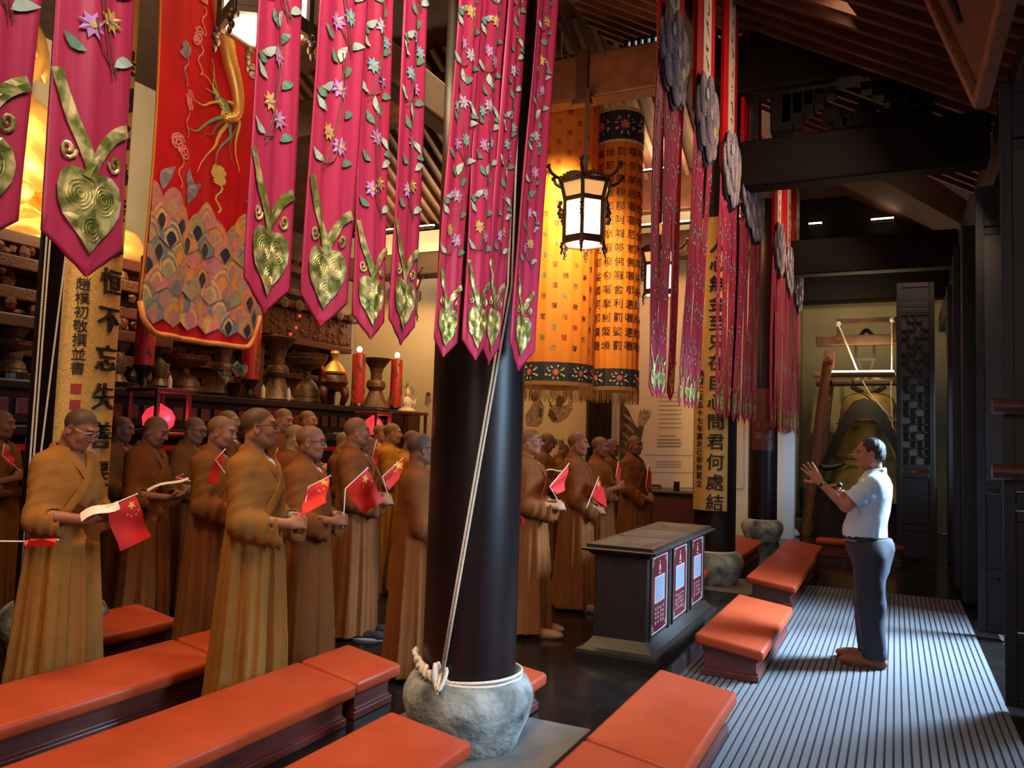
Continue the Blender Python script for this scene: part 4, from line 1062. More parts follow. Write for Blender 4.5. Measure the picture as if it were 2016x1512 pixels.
# ------------------------------------------------------------------ gilt couplet boards wrapped on columns
def couplet(cx_, cy_, R, a0, half, z0, z1, big, small, zbig, dz, zsm, dzs, label, sb=.2, ss=.1, ub=.07, us=-.1, edge=False):
    r = root('couplet_board', label, 'board')
    def sf(u, v, d=0.0):
        a = a0 + u / R; rr = R + d; return (cx_ + rr * math.cos(a), cy_ + rr * math.sin(a), v)
    b = MB(); n = 24; vs = []
    for d in (0.0, -.03):
        for z in (z0, z1):
            for i in range(n + 1): vs.append(sf(-half + 2 * half * i / n, z, d))
    k = n + 1; fs = []
    for i in range(n):
        fs += [(i, i + 1, k + i + 1, k + i), (2 * k + i + 1, 2 * k + i, 3 * k + i, 3 * k + i + 1), (i + 1, i, 2 * k + i, 2 * k + i + 1), (k + i, k + i + 1, 3 * k + i + 1, 3 * k + i)]
    fs += [(0, k, 3 * k, 2 * k), (n, 2 * k + n, 3 * k + n, k + n)]
    b.add(vs, fs); b.build('board', M['gilt_board'], r, smooth=True)
    for i, ch in enumerate(big):
        if ch == ' ': continue
        b = MB(); put_text(b, ch, ub, zbig - i * dz, sb, sf, ext=.05, depth=.8, wob=.05, bold=.009); b.build('character', M['ink'], r)
    for i, ch in enumerate(small):
        if ch == ' ': continue
        b = MB(); put_text(b, ch, us, zsm - i * dzs, ss, sf, ext=.05, depth=.8, wob=.08); b.build('small_character', M['ink'], r)
    return r, sf
# left board: faces the aisle
pz = lambda px, py: atX(px, py, -5.03).z
z1b = pz(215, 553); z2b = pz(202, 780); dzb_ = (z1b - z2b) / 3
cb, sfb = couplet(CL[0], CL[1], .292, -.10, .235, 1.08, 5.6, '是則名為發心恒不忘失善提', '趙樸初敬撰並書', z1b + 6 * dzb_, dzb_, pz(165, 556), (pz(165, 556) - pz(152, 723)) / 6,
        'tall gilt couplet board with raised black characters beside the ochre-robed reader', .20, .095, .085, -.115)
for z in (pz(152, 765), pz(151, 797)):
    b = MB(); V = [sfb(-.115 + a, z + c, .004) for (a, c) in [(-.033, -.035), (.033, -.035), (.033, .035), (-.033, .035)]]; b.add(V, [(0, 1, 2, 3)]); b.build('seal', M['seal'], cb)
pz2 = lambda px, py: atY(px, py, C2[1] - .29).z
z1b = pz2(1381, 830); z2b = pz2(1377, 987); dzb_ = (z1b - z2b) / 4
couplet(C2[0], C2[1], .292, math.atan2(-9.62, 1.93) - .22, .215, pz2(1365, 1003), 4.3, '人心無金至只在自心問君何處結', '佛曆二五五十七年歲次己卯仲夏立', z1b + 9 * dzb_, dzb_, pz2(1350, 735), (pz2(1350, 735) - pz2(1346, 950)) / 14,
        'gilt couplet board with big black characters on the column behind the cabinet', .20, .085, .07, -.12)
# small inscription board on the third column
r = root('inscription_board', 'small reddish board with faint characters on the column nearest the bell', 'board')
a0 = math.atan2(-C3[1], -C3[0])
def sf3(u, v, d=0.0): a = a0 + u / .262; return (C3[0] + (.262 + d) * math.cos(a), C3[1] + (.262 + d) * math.sin(a), v)
b = MB(); vs = [sf3(-.2 + .4 * i / 12, z) for z in (1.55, 2.6) for i in range(13)]; b.add(vs, [(i, i + 1, 14 + i, 13 + i) for i in range(12)]); b.build('board', M['wood_red'], r, smooth=True)
b = MB()
for (u, v, ch) in [(-.07, 1.80, '助'), (.08, 1.78, '協'), (-.07, 1.98, '主'), (.08, 1.96, '助')]: put_text(b, ch, u, v, .13, sf3, ext=.02)
b.build('lettering', M['grey_ink'], r)
# ------------------------------------------------------------------ distance-field modelling
class Field:
    def __init__(s, lo, hi, h):
        s.lo = np.array(lo, float); s.h = h; s.n = np.ceil((np.array(hi) - s.lo) / h).astype(int) + 1
        s.big = 0.06; s.a = np.full(tuple(s.n), s.big, np.float32)
    def sub(s, lo, hi, mg):
        i0 = np.clip(np.floor((np.array(lo) - mg - s.lo) / s.h).astype(int), 0, s.n - 1); i1 = np.clip(np.ceil((np.array(hi) + mg - s.lo) / s.h).astype(int) + 1, 1, s.n)
        if np.any(i1 <= i0): return None
        sl = tuple(slice(a, b) for a, b in zip(i0, i1))
        g = [(s.lo[k] + s.h * np.arange(i0[k], i1[k])).astype(np.float32) for k in range(3)]
        return sl, g[0][:, None, None], g[1][None, :, None], g[2][None, None, :]
    def put(s, sl, d, k, op):
        a = s.a[sl]
        if op == 'u':
            if k > 0: hh = np.maximum(k - np.abs(a - d), 0) / k; s.a[sl] = np.minimum(a, d) - hh * hh * k * .25
            else: s.a[sl] = np.minimum(a, d)
        else:
            d = -d
            if k > 0: hh = np.maximum(k - np.abs(a - d), 0) / k; s.a[sl] = np.maximum(a, d) + hh * hh * k * .25
            else: s.a[sl] = np.maximum(a, d)
    def cap(s, a, b, ra, rb=None, k=.02, op='u', wob=None):
        rb = ra if rb is None else rb; a = np.array(a, float); b = np.array(b, float); r = max(ra, rb)
        q = s.sub(np.minimum(a, b) - r, np.maximum(a, b) + r, k + 3 * s.h + (.02 if wob else 0))
        if q is None: return
        sl, x, y, z = q; ba = b - a; L2 = float(ba @ ba) + 1e-9
        px, py, pz_ = x - a[0], y - a[1], z - a[2]
        t = np.clip((px * ba[0] + py * ba[1] + pz_ * ba[2]) / L2, 0, 1)
        d = np.sqrt((px - t * ba[0]) ** 2 + (py - t * ba[1]) ** 2 + (pz_ - t * ba[2]) ** 2) - (ra + t * (rb - ra))
        if wob: d = d + wob(t, px, py, pz_)
        s.put(sl, d, k, op)
    def ell(s, c, r, k=.02, op='u', rot=None):
        c = np.array(c, float); r = np.array(r, float); m = r.max() if rot is not None else r
        q = s.sub(c - m, c + m, k + 3 * s.h)
        if q is None: return
        sl, x, y, z = q; x = x - c[0]; y = y - c[1]; z = z - c[2]
        if rot is not None:
            Rm = rot; x, y, z = (Rm[0][0] * x + Rm[1][0] * y + Rm[2][0] * z, Rm[0][1] * x + Rm[1][1] * y + Rm[2][1] * z, Rm[0][2] * x + Rm[1][2] * y + Rm[2][2] * z)
        k0 = np.sqrt((x / r[0]) ** 2 + (y / r[1]) ** 2 + (z / r[2]) ** 2); k1 = np.sqrt((x / r[0] ** 2) ** 2 + (y / r[1] ** 2) ** 2 + (z / r[2] ** 2) ** 2) + 1e-6
        s.put(sl, k0 * (k0 - 1) / k1, k, op)
    def full(s):
        g = [(s.lo[k] + s.h * np.arange(s.n[k])).astype(np.float32) for k in range(3)]
        return g[0][:, None, None], g[1][None, :, None], g[2][None, None, :]
    def mesh(s, name):
        arr = np.ascontiguousarray(np.clip(s.a, -s.big, s.big))
        for ax in range(3):
            ix = [slice(None)] * 3
            for e in (0, -1): ix[ax] = e; arr[tuple(ix)] = s.big
        g = openvdb.FloatGrid(background=s.big); g.copyFromArray(arr)
        pts, quads = g.convertToQuads(isovalue=0.0)
        pts = np.asarray(pts, np.float32) * s.h + s.lo.astype(np.float32)
        quads = np.asarray(quads, np.int32)[:, ::-1]
        me = bpy.data.meshes.new(name); me.vertices.add(len(pts)); me.vertices.foreach_set('co', pts.ravel())
        me.loops.add(quads.size); me.loops.foreach_set('vertex_index', np.ascontiguousarray(quads).ravel())
        me.polygons.add(len(quads)); me.polygons.foreach_set('loop_start', np.arange(0, quads.size, 4, dtype=np.int32))
        me.polygons.foreach_set('use_smooth', np.ones(len(quads), bool)); me.update(calc_edges=True); me.validate()
        return me, pts

# ------------------------------------------------------------------ altar table, vessels, candles
AX = -8.0
ta = atX(0, 800, AX)
r = root('altar_table', 'long black lacquered altar table with red top behind the standing monks', 'table')
YA0, YA1, ZT = 3.0, 11.7, 2.04
boxo('table_top', (AX - 1.6, YA0, ZT - .10), (AX + .35, YA1, ZT), M['altar_black'], r, bevel=.02)
boxo('apron', (AX - 1.5, YA0 + .1, ZT - .42), (AX + .25, YA1 - .1, ZT - .10), M['altar_black'], r, bevel=.01)
boxo('front_ledge', (AX + .25, YA0 + .1, ZT - .55), (AX + .45, YA1 - .1, ZT - .44), M['altar_black'], r, bevel=.02)
boxo('red_cloth', (AX + .30, YA0 + .1, 1.35), (AX + .42, YA1 - .2, 1.41), M['red_silk'], r)
for y in (YA0 + .3, 5.2, 7.4, 9.6, YA1 - .3): boxo('leg', (AX - .1, y - .12, 0), (AX + .2, y + .12, ZT - .42), M['wood_red'], r, bevel=.02)
boxo('front_panel', (AX - .2, YA0 + .1, 0.05), (AX + .0, YA1 - .1, 1.6), M['altar_black'], r)
b = MB()
for k in range(40): b.box((AX + .27, YA0 + .3 + k * .21, ZT - .26), (.03, .14, .16))
b.build('carved_frieze', M['wood_red'], r, bevel=.01)['kind'] = 'stuff'
def cs(name, cat, label, px, py, prof, m, sc=1.0, X=AX, n=28, extra=None, group=None):
    p = atX(px, py, X); r_ = root(name, label, cat, (p.x, p.y, ZT if py > 700 or True else p.z), 0, group)
    return r_
def px_h(px, y0, y1, X=AX): return atX(px, y0, X).z - atX(px, y1, X).z
def candle(px, ytop, ybot, wpx, label, bulb=True, stand_to=None):
    X = AX + .1; a = atX(px, ybot, X); t = atX(px + (ybot - ytop) * .05, ytop, X); d = (a - Vector((0, 0, EYE))).length
    rad = wpx / 2 / FPX * abs(a.x * .432 - a.y * .899) ; h = t.z - a.z
    zz = max(a.z, ZT + .02); r_ = root('candle', label, 'candle', (a.x, a.y, ZT))
    o = a.z - ZT
    b = MB(); b.lathe([(rad, o), (rad, o + h - .02), (rad * .9, o + h)], 24); b.build('wax', M['wax'], r_, smooth=True)
    b = MB(); b.lathe([(rad * 1.1, 0), (rad * 1.2, .02), (rad * .5, .06), (rad * .35, max(.08, o * .5)), (rad * .9, max(.1, o - .05)), (rad * 1.15, o), (rad * .9, o + .01)], 20); b.build('stand', M['altar_black'], r_, smooth=True)
    b = MB(); rnd = random.Random(px)
    for k in range(9):
        a_ = -.9 + rnd.uniform(-1.2, 1.2); z = o + h * (.12 + .095 * k)
        for q in range(3): b.ball(((rad + .002) * math.cos(a_ + q * .16), (rad + .002) * math.sin(a_ + q * .16), z + .03 * math.sin(q * 2)), (.012, .012, .035), 6, 4)
    b.build('gold_cloud_pattern', M['bag_brown'], r_)['kind'] = 'stuff'
    if bulb:
        b = MB(); b.ball((0, 0, o + h + .075), (.042, .042, .05), 12, 8); b.build('bulb', M['bulb'], r_, smooth='all')
        b = MB(); b.lathe([(.015, o + h - .01), (.018, o + h + .03)], 8); b.build('wick_socket', M['wax'], r_)
candle(283, 505, 720, 37, 'thick red candle left of the patchwork hem of the dragon hanging', True)
candle(492, 590, 748, 34, 'thick red candle right of the patchwork hem of the dragon hanging', True)
candle(703, 697, 800, 26, 'red candle with lit bulb, left of the flared vase by the cream wall')
candle(778, 708, 803, 23, 'red candle with lit bulb, right of the flared vase by the cream wall')
GU = [(.30, 0), (.32, .03), (.26, .10), (.17, .26), (.13, .36), (.15, .38), (.19, .42), (.20, .50), (.17, .56), (.12, .58), (.115, .70), (.15, .82), (.23, .93), (.31, 1.0), (.29, .995), (.10, .75)]
DOU = [(.36, 0), (.38, .03), (.34, .10), (.32, .22), (.22, .34), (.10, .40), (.09, .52), (.16, .56), (.40, .62), (.50, .74), (.52, .80), (.47, .80), (.2, .70)]
def vessel(px, ytop, ybot, prof, label, name='altar_vessel', cat='vase', X=AX, wide=1.0, m='bronze'):
    a = atX(px, ybot, X); h = atX(px, ytop, X).z - a.z
    r_ = root(name, label, cat, (X, a.y, ZT))
    o = max(0, a.z - ZT)
    b = MB(); b.lathe([(rr * h * wide, o + z * h / prof[-3][1] if False else o + z * h) for rr, z in prof], 30); b.build('body', M[m], r_, smooth=True)
    zz = [.45, .9] if prof is GU else [.12, .72]
    rr_ = [np.interp(z, [p_[1] for p_ in prof[:12]], [p_[0] for p_ in prof[:12]]) for z in zz]
    for z, q in zip(zz, rr_):
        b = MB(); b.lathe([(q * h * wide + .002, o + z * h - .010), (q * h * wide + .006, o + z * h), (q * h * wide + .002, o + z * h + .010)], 30, close=False); b.build('band', M['bronze'], r_, smooth=True)
    b = MB(); b.lathe([(prof[0][0] * h * wide * 1.08, 0), (prof[0][0] * h * wide * 1.1, max(.012, o))], 24); b.build('base', M['altar_black'], r_)
    return r_
vessel(362, 682, 772, DOU, 'cloisonne footed bowl under the patchwork hem, beside the left candle', cat='bowl')
vessel(437, 668, 778, GU, 'flared cloisonne vase under the patchwork hem', wide=1.05)
vessel(543, 668, 793, GU, 'flared cloisonne vase just right of the second thick candle', wide=.9)
vessel(602, 672, 795, DOU, 'tall footed cloisonne bowl in front of the tilted carved table end', cat='bowl', wide=.62, X=AX - .3)
vessel(738, 708, 808, GU, 'flared cloisonne vase between the two bulb-lit candles by the cream wall', wide=.95)
vessel(20, 655, 735, DOU, 'cloisonne footed bowl at the far left behind the hanging ropes', cat='bowl')
# lidded tripod burner
a = atX(655, 795, AX + .15); h = atX(655, 690, AX + .15).z - a.z; o = max(0, a.z - ZT)
r = root('incense_burner', 'red lidded tripod incense burner with yellow lid and gold knob', 'burner', (AX + .15, a.y, ZT))
b = MB(); b.lathe([(.05 * h, o + .22 * h), (.2 * h, o + .26 * h), (.27 * h, o + .40 * h), (.24 * h, o + .52 * h), (.19 * h, o + .56 * h)], 26); b.build('body', M['wood_red'], r, smooth=True)
b = MB(); b.lathe([(.23 * h, o + .56 * h), (.24 * h, o + .60 * h), (.15 * h, o + .72 * h), (.07 * h, o + .80 * h)], 26); b.build('lid', M['gilt'], r, smooth=True)
b = MB(); b.lathe([(.06 * h, o + .80 * h), (.05 * h, o + .86 * h), (.09 * h, o + .95 * h), (.07 * h, o + 1.0 * h)], 18); b.build('knob', M['gilt'], r, smooth=True)
for k in range(3):
    an = 2 * PI * k / 3 + .3; b = MB(); b.tube([(.2 * h * math.cos(an), .2 * h * math.sin(an), o + .30 * h), (.24 * h * math.cos(an), .24 * h * math.sin(an), o + .15 * h), (.18 * h * math.cos(an), .18 * h * math.sin(an), 0)], [.09 * h, .075 * h, .05 * h], 10); b.build('leg', M['wood_red'], r, smooth='all')
for s_ in (-1, 1):
    b = MB(); b.tube([(0, s_ * .24 * h, o + .5 * h), (0, s_ * .34 * h, o + .55 * h), (0, s_ * .34 * h, o + .68 * h)], .025 * h, 8); b.build('handle', M['wax'], r, smooth='all')
# small candles, flowers, offerings
for i, (px, py) in enumerate([(518, 770), (568, 775), (335, 735)]):
    p = atX(px, py, AX + .25); b = MB(); b.lathe([(.03, 0), (.03, .14), (.004, .2)], 10); r = root('small_candle', ['small pale candle right of the second thick candle', 'small pale candle before the tall footed bowl', 'small pale candle beside the left footed bowl'][i], 'candle', (p.x, p.y, ZT)); b.build('wax', M['cream_thread'], r, smooth=True); b = MB(); b.lathe([(.045, 0), (.045, .02)], 10); b.build('holder', M['bronze'], r)
p = atX(463, 745, AX + .26); r = root('flower_pot', 'red-leaved potted plant left of the second thick candle', 'plant', (p.x, p.y, ZT))
b = MB(); b.lathe([(.06, 0), (.10, .16), (.11, .18), (.09, .18)], 16); b.build('pot', M['altar_black'], r, smooth=True)
rnd = random.Random(2); bl = MB(); bf = MB()
for k in range(26):
    a_ = rnd.uniform(0, 6.28); e = rnd.uniform(.2, 1.3); d = Vector((math.cos(a_) * math.cos(e), math.sin(a_) * math.cos(e), math.sin(e))); q = Vector((0, 0, .18)) + d * rnd.uniform(.08, .2); s_ = d.orthogonal() * .035
    (bf if k % 3 == 0 else bl).add([q, q + d * .05 + s_, q + d * .12, q + d * .05 - s_], [(0, 1, 2, 3)])
bl.build('leaves', M['leaf_thread'], r)['kind'] = 'stuff'; bf.build('blossom', M['patch_pink'], r)['kind'] = 'stuff'
# carved tilted table end (offering table behind)
pl, pr_ = atX(532, 610, -9.6), atX(695, 640, -9.6)
r = root('carved_altar_table', 'reddish carved altar table end with gold medallions above the vessels', 'table')
ya, yb = pl.y, pr_.y; zt_ = atX(532, 598, -9.6).z
boxo('top', (-10.6, ya - .15, zt_), (-9.5, yb + .15, zt_ + .12), M['carved'], r, bevel=.02)
boxo('carved_panel', (-10.4, ya, zt_ - .5), (-9.62, yb, zt_), M['carved'], r, bevel=.01)
boxo('lower_rail', (-10.4, ya + .05, zt_ - .62), (-9.56, yb - .05, zt_ - .5), M['wood_red'], r, bevel=.02)
for k in range(6): 
    b = MB(); b.lathe([(.10, 0), (.10, .03), (.06, .045)], 16, (-9.5, ya + .2 + k * (yb - ya - .4) / 5, zt_ + .06), Matrix.Rotation(PI / 2, 3, 'Y')); b.build('medallion', M['bronze'], r)
b = MB(); rnd = random.Random(9)
for k in range(90): b.ball((-9.62, rnd.uniform(ya + .05, yb - .05), rnd.uniform(zt_ - .46, zt_ - .05)), (.03, rnd.uniform(.03, .07), rnd.uniform(.03, .08)), 7, 4)
b.build('relief_figures', M['carved'], r)['kind'] = 'stuff'
sc_ = root('carved_screen', 'tall dark carved wood screen behind the altar vessels', 'screen')
boxo('panel', (-11.0, 9.3, 0), (-10.8, yb + .35, 5.6), M['wood_red'], sc_)
boxo('edge_post', (-10.9, yb + .25, 0), (-10.6, yb + .5, 6.2), M['wood'], sc_, bevel=.02)
for q, z in enumerate((2.2, 2.62, 3.0, zt_ + .45, zt_ + .9)): boxo('ledge', (-10.8, 9.3, z), (-10.45 + .08 * (q % 2), yb + .2, z + .12), M['carved'], sc_, bevel=.02)
b = MB(); rnd = random.Random(21)
for k in range(150): b.ball((-10.76, rnd.uniform(9.35, yb + .2), rnd.choice([2.45, 2.85, 3.2, zt_ + .72, zt_ + 1.15]) + rnd.uniform(-.1, .1)), (.05, rnd.uniform(.04, .1), rnd.uniform(.05, .1)), 6, 4)
b.build('carving', M['carved'], sc_)['kind'] = 'stuff'
for y in (ya + .15, yb - .15): boxo('leg', (-10.2, y - .1, 0), (-9.9, y + .1, zt_ - .6), M['wood_red'], r, bevel=.02)
for i, (px, py) in enumerate([(590, 622), (583, 645), (572, 658)]):
    p = atX(px, py, -9.45); b = MB(); b.ball(p, (.02, .035, .03), 10, 6); tag(b.build('tiny_lamp', M['red_glass'], None), ['topmost tiny red lamp on the carved altar table', 'middle tiny red lamp on the carved altar table', 'lowest tiny red lamp on the carved altar table'][i], 'lamp')
# red lotus lamps in frames
def frame_lamp(px, py, X, w, h, label, glow=True):
    p = atX(px, py, X); r_ = root('shrine_lamp', label, 'lamp', (p.x, p.y, p.z - h * .5))
    for sx in (-1, 1):
        for sy in (-1, 1): boxo('post', (sx * w * .5 - .02, sy * w * .5 - .02, -.5), (sx * w * .5 + .02, sy * w * .5 + .02, h), M['wood_red'], r_)
    boxo('roof', (-w * .58, -w * .58, h), (w * .58, w * .58, h + .05), M['wood_red'], r_, bevel=.01)
    boxo('shelf', (-w * .55, -w * .55, -.04), (w * .55, w * .55, 0), M['wood_red'], r_, bevel=.01)
    boxo('pedestal', (-w * .5, -w * .5, -(p.z - h * .5) + .0), (w * .5, w * .5, -.5), M['wood_red'], r_, bevel=.01)
    if glow:
        b = MB(); b.lathe([(.07 * w / .3, .02), (.11 * w / .3, .07), (.12 * w / .3, .16), (.09 * w / .3, .24), (.01, .31)], 16); b.build('glass_bud', M['red_glass'], r_, smooth='all')
        b = MB(); b.lathe([(.05 * w / .3, .03), (.08 * w / .3, .08), (.05 * w / .3, .16)], 12); b.build('bright_core', M['red_glass_hot'], r_, smooth='all')
        l = bpy.data.lights.new('shrine_light', 'POINT'); l.energy = 9; l.color = (1, .12, .12); l.shadow_soft_size = .1
        o = bpy.data.objects.new('shrine_light', l); COL.objects.link(o); o.parent = r_; o.location = (.25, 0, .15)
frame_lamp(313, 812, -7.2, .42, .42, 'glowing red bud lamp in a red wooden frame behind the monk reading sheet music')
frame_lamp(735, 838, -6.9, .34, .30, 'glowing pink-red lamp by the end of the altar table')
frame_lamp(803, 838, -7.0, .40, .34, 'empty red wooden lantern frame before the cream wall', False)
# porcelain figures by the cream wall: seated figure with crown and ribbons
def figure(px, ybase, ytop, X, label):
    p = atX(px, ybase, X); h = atX(px, ytop, X).z - p.z; r_ = root('altar_figurine', label, 'statue', (p.x, p.y, p.z))
    F = Field((-.5 * h, -.5 * h, -.02 * h), (.5 * h, .5 * h, 1.05 * h), h * .02)
    F.big = h * .06; F.a[:] = F.big
    F.ell((0, 0, .10 * h), (.26 * h, .30 * h, .11 * h), .04 * h); F.ell((0, 0, .33 * h), (.15 * h, .19 * h, .22 * h), .04 * h)
    for s_ in (-1, 1):
        F.cap((0, .16 * h * s_, .46 * h), (.08 * h, .30 * h * s_, .32 * h), .05 * h, .04 * h, .02 * h); F.cap((.08 * h, .30 * h * s_, .32 * h), (.10 * h, .36 * h * s_, .48 * h), .035 * h, .025 * h, .02 * h)
    F.ell((.01 * h, 0, .64 * h), (.085 * h, .08 * h, .10 * h), .02 * h); F.cap((0, 0, .72 * h), (0, 0, .88 * h), .07 * h, .02 * h, .02 * h)
    me, _ = F.mesh('body'); me.materials.append(M['cream_thread']); link('body', me, r_)
    for s_ in (-1, 1):
        b = MB(); b.tube([(0, s_ * .08 * h, .8 * h), (0, s_ * .22 * h, .86 * h), (0, s_ * .34 * h, .74 * h), (0, s_ * .30 * h, .62 * h)], .012 * h, 6); b.build('ribbon', M['bronze'], r_, smooth='all')
        b = MB(); b.tube([(0, s_ * .03 * h, .82 * h), (0, s_ * .06 * h, 1.02 * h)], [.03 * h, .006 * h], 6); b.build('crown_spike', M['bronze'], r_)
    boxo('plinth', (-.3 * h, -.34 * h, -(p.z - .0)), (.3 * h, .34 * h, .0), M['wood'], r_)
figure(800, 815, 752, -7.45, 'pale seated figurine with crown and ribbons right of the last candle')

# left: tiers of a carved altar shelf glimpsed beyond the ropes
r = root('carved_shrine', 'tiers of dark carved shrine wood at the far left behind the ropes', 'shrine')
yl0, yl1 = 4.2, 8.2
for (z, d, m_) in [(2.05, .9, 'altar_black'), (2.42, .7, 'carved'), (2.75, .8, 'wood_red'), (3.1, .62, 'carved'), (3.45, .75, 'carved'), (3.8, .5, 'wood_red')]:
    boxo('tier', (-10.2, yl0, z), (-10.2 + d, yl1, z + .16), M[m_], r, bevel=.02)
boxo('back_panel', (-10.4, yl0, 1.9), (-10.0, yl1, 4.0), M['carved'], r)
b = MB(); rnd = random.Random(4)
for k in range(170): b.ball((-9.72 + rnd.uniform(-.1, .2), rnd.uniform(yl0, yl1), rnd.choice([2.34, 2.66, 3.0, 3.36, 3.7]) + rnd.uniform(-.07, .07)), (.06, rnd.uniform(.05, .12), rnd.uniform(.05, .12)), 7, 4)
b.build('carving', M['carved'], r)['kind'] = 'stuff'
for k in range(6):
    b = MB(); y = yl0 + .3 + k * .7; b.lathe([(.16, 2.2), (.09, 2.3), (.13, 2.5), (.08, 2.6), (.16, 2.72)], 14, (-9.4, y, 0)); b.build('baluster', M['bronze'], r, smooth=True)
boxo('base', (-10.4, yl0, 0), (-9.6, yl1, 1.95), M['wood_red'], r)

# gilded seated statue towering behind the altar
F = Field((-2.6, -2.9, 0), (2.4, 2.9, 6.2), .055); F.big = .3; F.a[:] = F.big
F.ell((0, 0, .35), (1.9, 2.35, .5), .2); F.ell((.2, 0, .75), (1.5, 2.2, .42), .2)
for s_ in (-1, 1):
    F.cap((.0, .5 * s_, .95), (1.0, 1.9 * s_, .85), .55, .45, .2); F.cap((1.0, 1.9 * s_, .85), (1.15, -.2 * s_, .72), .42, .36, .15)
    F.cap((-.2, .95 * s_, 3.2), (.1, 1.45 * s_, 2.0), .38, .36, .2); F.cap((.1, 1.45 * s_, 2.0), (1.1, .35 * s_, 1.45), .34, .26, .15)
F.cap((-.2, 0, 1.1), (-.2, 0, 2.9), .95, .85, .3); F.ell((-.2, 0, 3.1), (.7, 1.15, .6), .3)
F.cap((-.15, 0, 3.5), (-.1, 0, 4.1), .33, .3, .1); F.ell((-.02, 0, 4.6), (.56, .52, .72), .1); F.ell((-.1, 0, 5.3), (.3, .3, .25), .1)
for s_ in (-1, 1): F.ell((-.05, .55 * s_, 4.5), (.12, .08, .4), .05)
F.cap((.5, 0, 4.6), (.6, 0, 4.4), .08, .11, .05)
x_, y_, z_ = F.full()
F.a += (.05 * np.sin(9 * (z_ + .35 * np.abs(y_) + .25 * np.sin(1.7 * x_ + 1.1 * y_))) * np.clip((3.6 - z_) / 1.0, 0, 1)).astype(np.float32)
me, _ = F.mesh('figure'); me.materials.append(M['gilt'])
r = root('gilded_statue', 'huge gilded seated statue glimpsed between the pink tails at upper left', 'statue', (-11.9, 7.2, 3.75)); r.scale = (.64, .82, .76); link('figure', me, r)
b = MB()
for row in range(2):
    for k in range(22):
        a_ = 2 * PI * k / 22 + row * .14; rr = 2.15 - .1 * row
        q = Vector((rr * .85 * math.cos(a_), rr * 1.08 * math.sin(a_), .1 - .30 * row)); b.ball(q, (.34, .36, .24), 10, 6)
b.build('lotus_petals', M['gilt'], r, smooth='all')['kind'] = 'stuff'
boxo('throne', (-1.9, -2.4, -3.9), (1.9, 2.4, -.35), M['carved'], r, bevel=.05)
# gilded flame halo glimpsed above the far banners
r = root('gilded_canopy_carving', 'gilded openwork carving high behind the second pink tail group', 'carving')
b = MB(); rnd = random.Random(8); p0 = atX(615, 45, -7.3)
for k in range(46): b.ball((p0.x + rnd.uniform(-.1, .1), p0.y + rnd.uniform(-.45, 1.4), p0.z + rnd.uniform(-.45, .45)), (.10, rnd.uniform(.08, .2), rnd.uniform(.08, .2)), 8, 5)
b.build('openwork', M['gilt'], r, smooth='all')['kind'] = 'stuff'
spot('spot_carving', (-6.0, p0.y + .8, p0.z - 1.4), (p0.x, p0.y + .8, p0.z), 220, GOLD, 70, .8, .1)

# ------------------------------------------------------------------ prints on the far wall
r = root('wall_poster', 'cream wall poster with a sepia statue raising one hand and lines of print', 'poster')
YW = 14.985
def wp(px, py, d=0.0): p = atY(px, py, YW); return (p.x, YW - d, p.z)
def poly(name, pts, m, par, d):
    b = MB(); v = [wp(x, y, d) for x, y in pts]; b.add(v, [tuple(range(len(v)))]); return b.build(name, m, par)
M['poster_cream'] = mat('poster_cream', (0.60, 0.50, 0.40), .7)
M['poster_gold'] = mat('poster_ochre', (0.66, 0.52, 0.32), .7)
poly('sheet', [(1213, 575), (1464, 583), (1464, 962), (1213, 958)], M['poster_cream'], r, .004)
poly('printed_figure', [(1222, 733), (1252, 733), (1251, 770), (1245, 785), (1232, 790), (1228, 797), (1236, 805), (1250, 835), (1262, 850), (1264, 862), (1250, 900), (1236, 905), (1222, 908), (1219, 905)], M['sepia'], r, .008)
poly('printed_face', [(1224, 752), (1233, 746), (1243, 752), (1246, 765), (1240, 780), (1228, 786), (1222, 780)], M['sepia_light'], r, .011)
poly('printed_hair', [(1222, 733), (1252, 733), (1251, 752), (1240, 748), (1223, 756)], M['sepia'], r, .013)
poly('printed_arm', [(1240, 880), (1250, 862), (1258, 838), (1268, 838), (1264, 862), (1254, 890), (1244, 900)], M['sepia'], r, .012)
poly('printed_hand', [(1256, 834), (1258, 815), (1263, 806), (1265, 812), (1270, 803), (1272, 812), (1277, 804), (1277, 813), (1283, 808), (1280, 820), (1272, 832), (1266, 840)], M['sepia_light'], r, .014)
for k, (x0, y0) in enumerate([(1226, 812), (1228, 832), (1224, 850), (1226, 866), (1222, 880)]): poly('printed_fold', [(x0, y0), (x0 + 16, y0 + 10), (x0 + 22, y0 + 22), (x0 + 4, y0 + 8)], M['sepia_light'], r, .012)
b = MB(); rnd = random.Random(6)
def line(px0, px1, py, hh, m=None):
    x = px0
    while x < px1:
        w_ = rnd.uniform(2.0, 3.6); p_, q_ = wp(x, py), wp(x + w_, py + hh)
        b.add([(p_[0], YW - .009, p_[2]), (q_[0], YW - .009, p_[2]), (q_[0], YW - .009, q_[2]), (p_[0], YW - .009, q_[2])], [(0, 1, 2, 3)]); x += w_ + .9
for k in range(9): line(1296, 1340, 772 + k * 8.6, 1.7)
line(1296, 1330, 857, 2.0)
for k in range(3): line(1294, 1340, 864 + k * 6.5, 3.2)
for k in range(3): line(1292, 1340, 908 + k * 5, 1.8)
b.build('fine_print', M['grey_ink'], r)['kind'] = 'stuff'
b = MB(); put_text(b, '緣', 0, 0, .01, lambda u, v, d: (u, YW, v)) if False else None
for y in (895, 929): poly('rule', [(1266, y), (1452, y + 2), (1452, y + 3), (1266, y + 1)], M['sepia_light'], r, .009)
poly('code_frame', [(1413, 900), (1452, 901), (1452, 940), (1413, 939)], M['poster_gold'], r, .006)
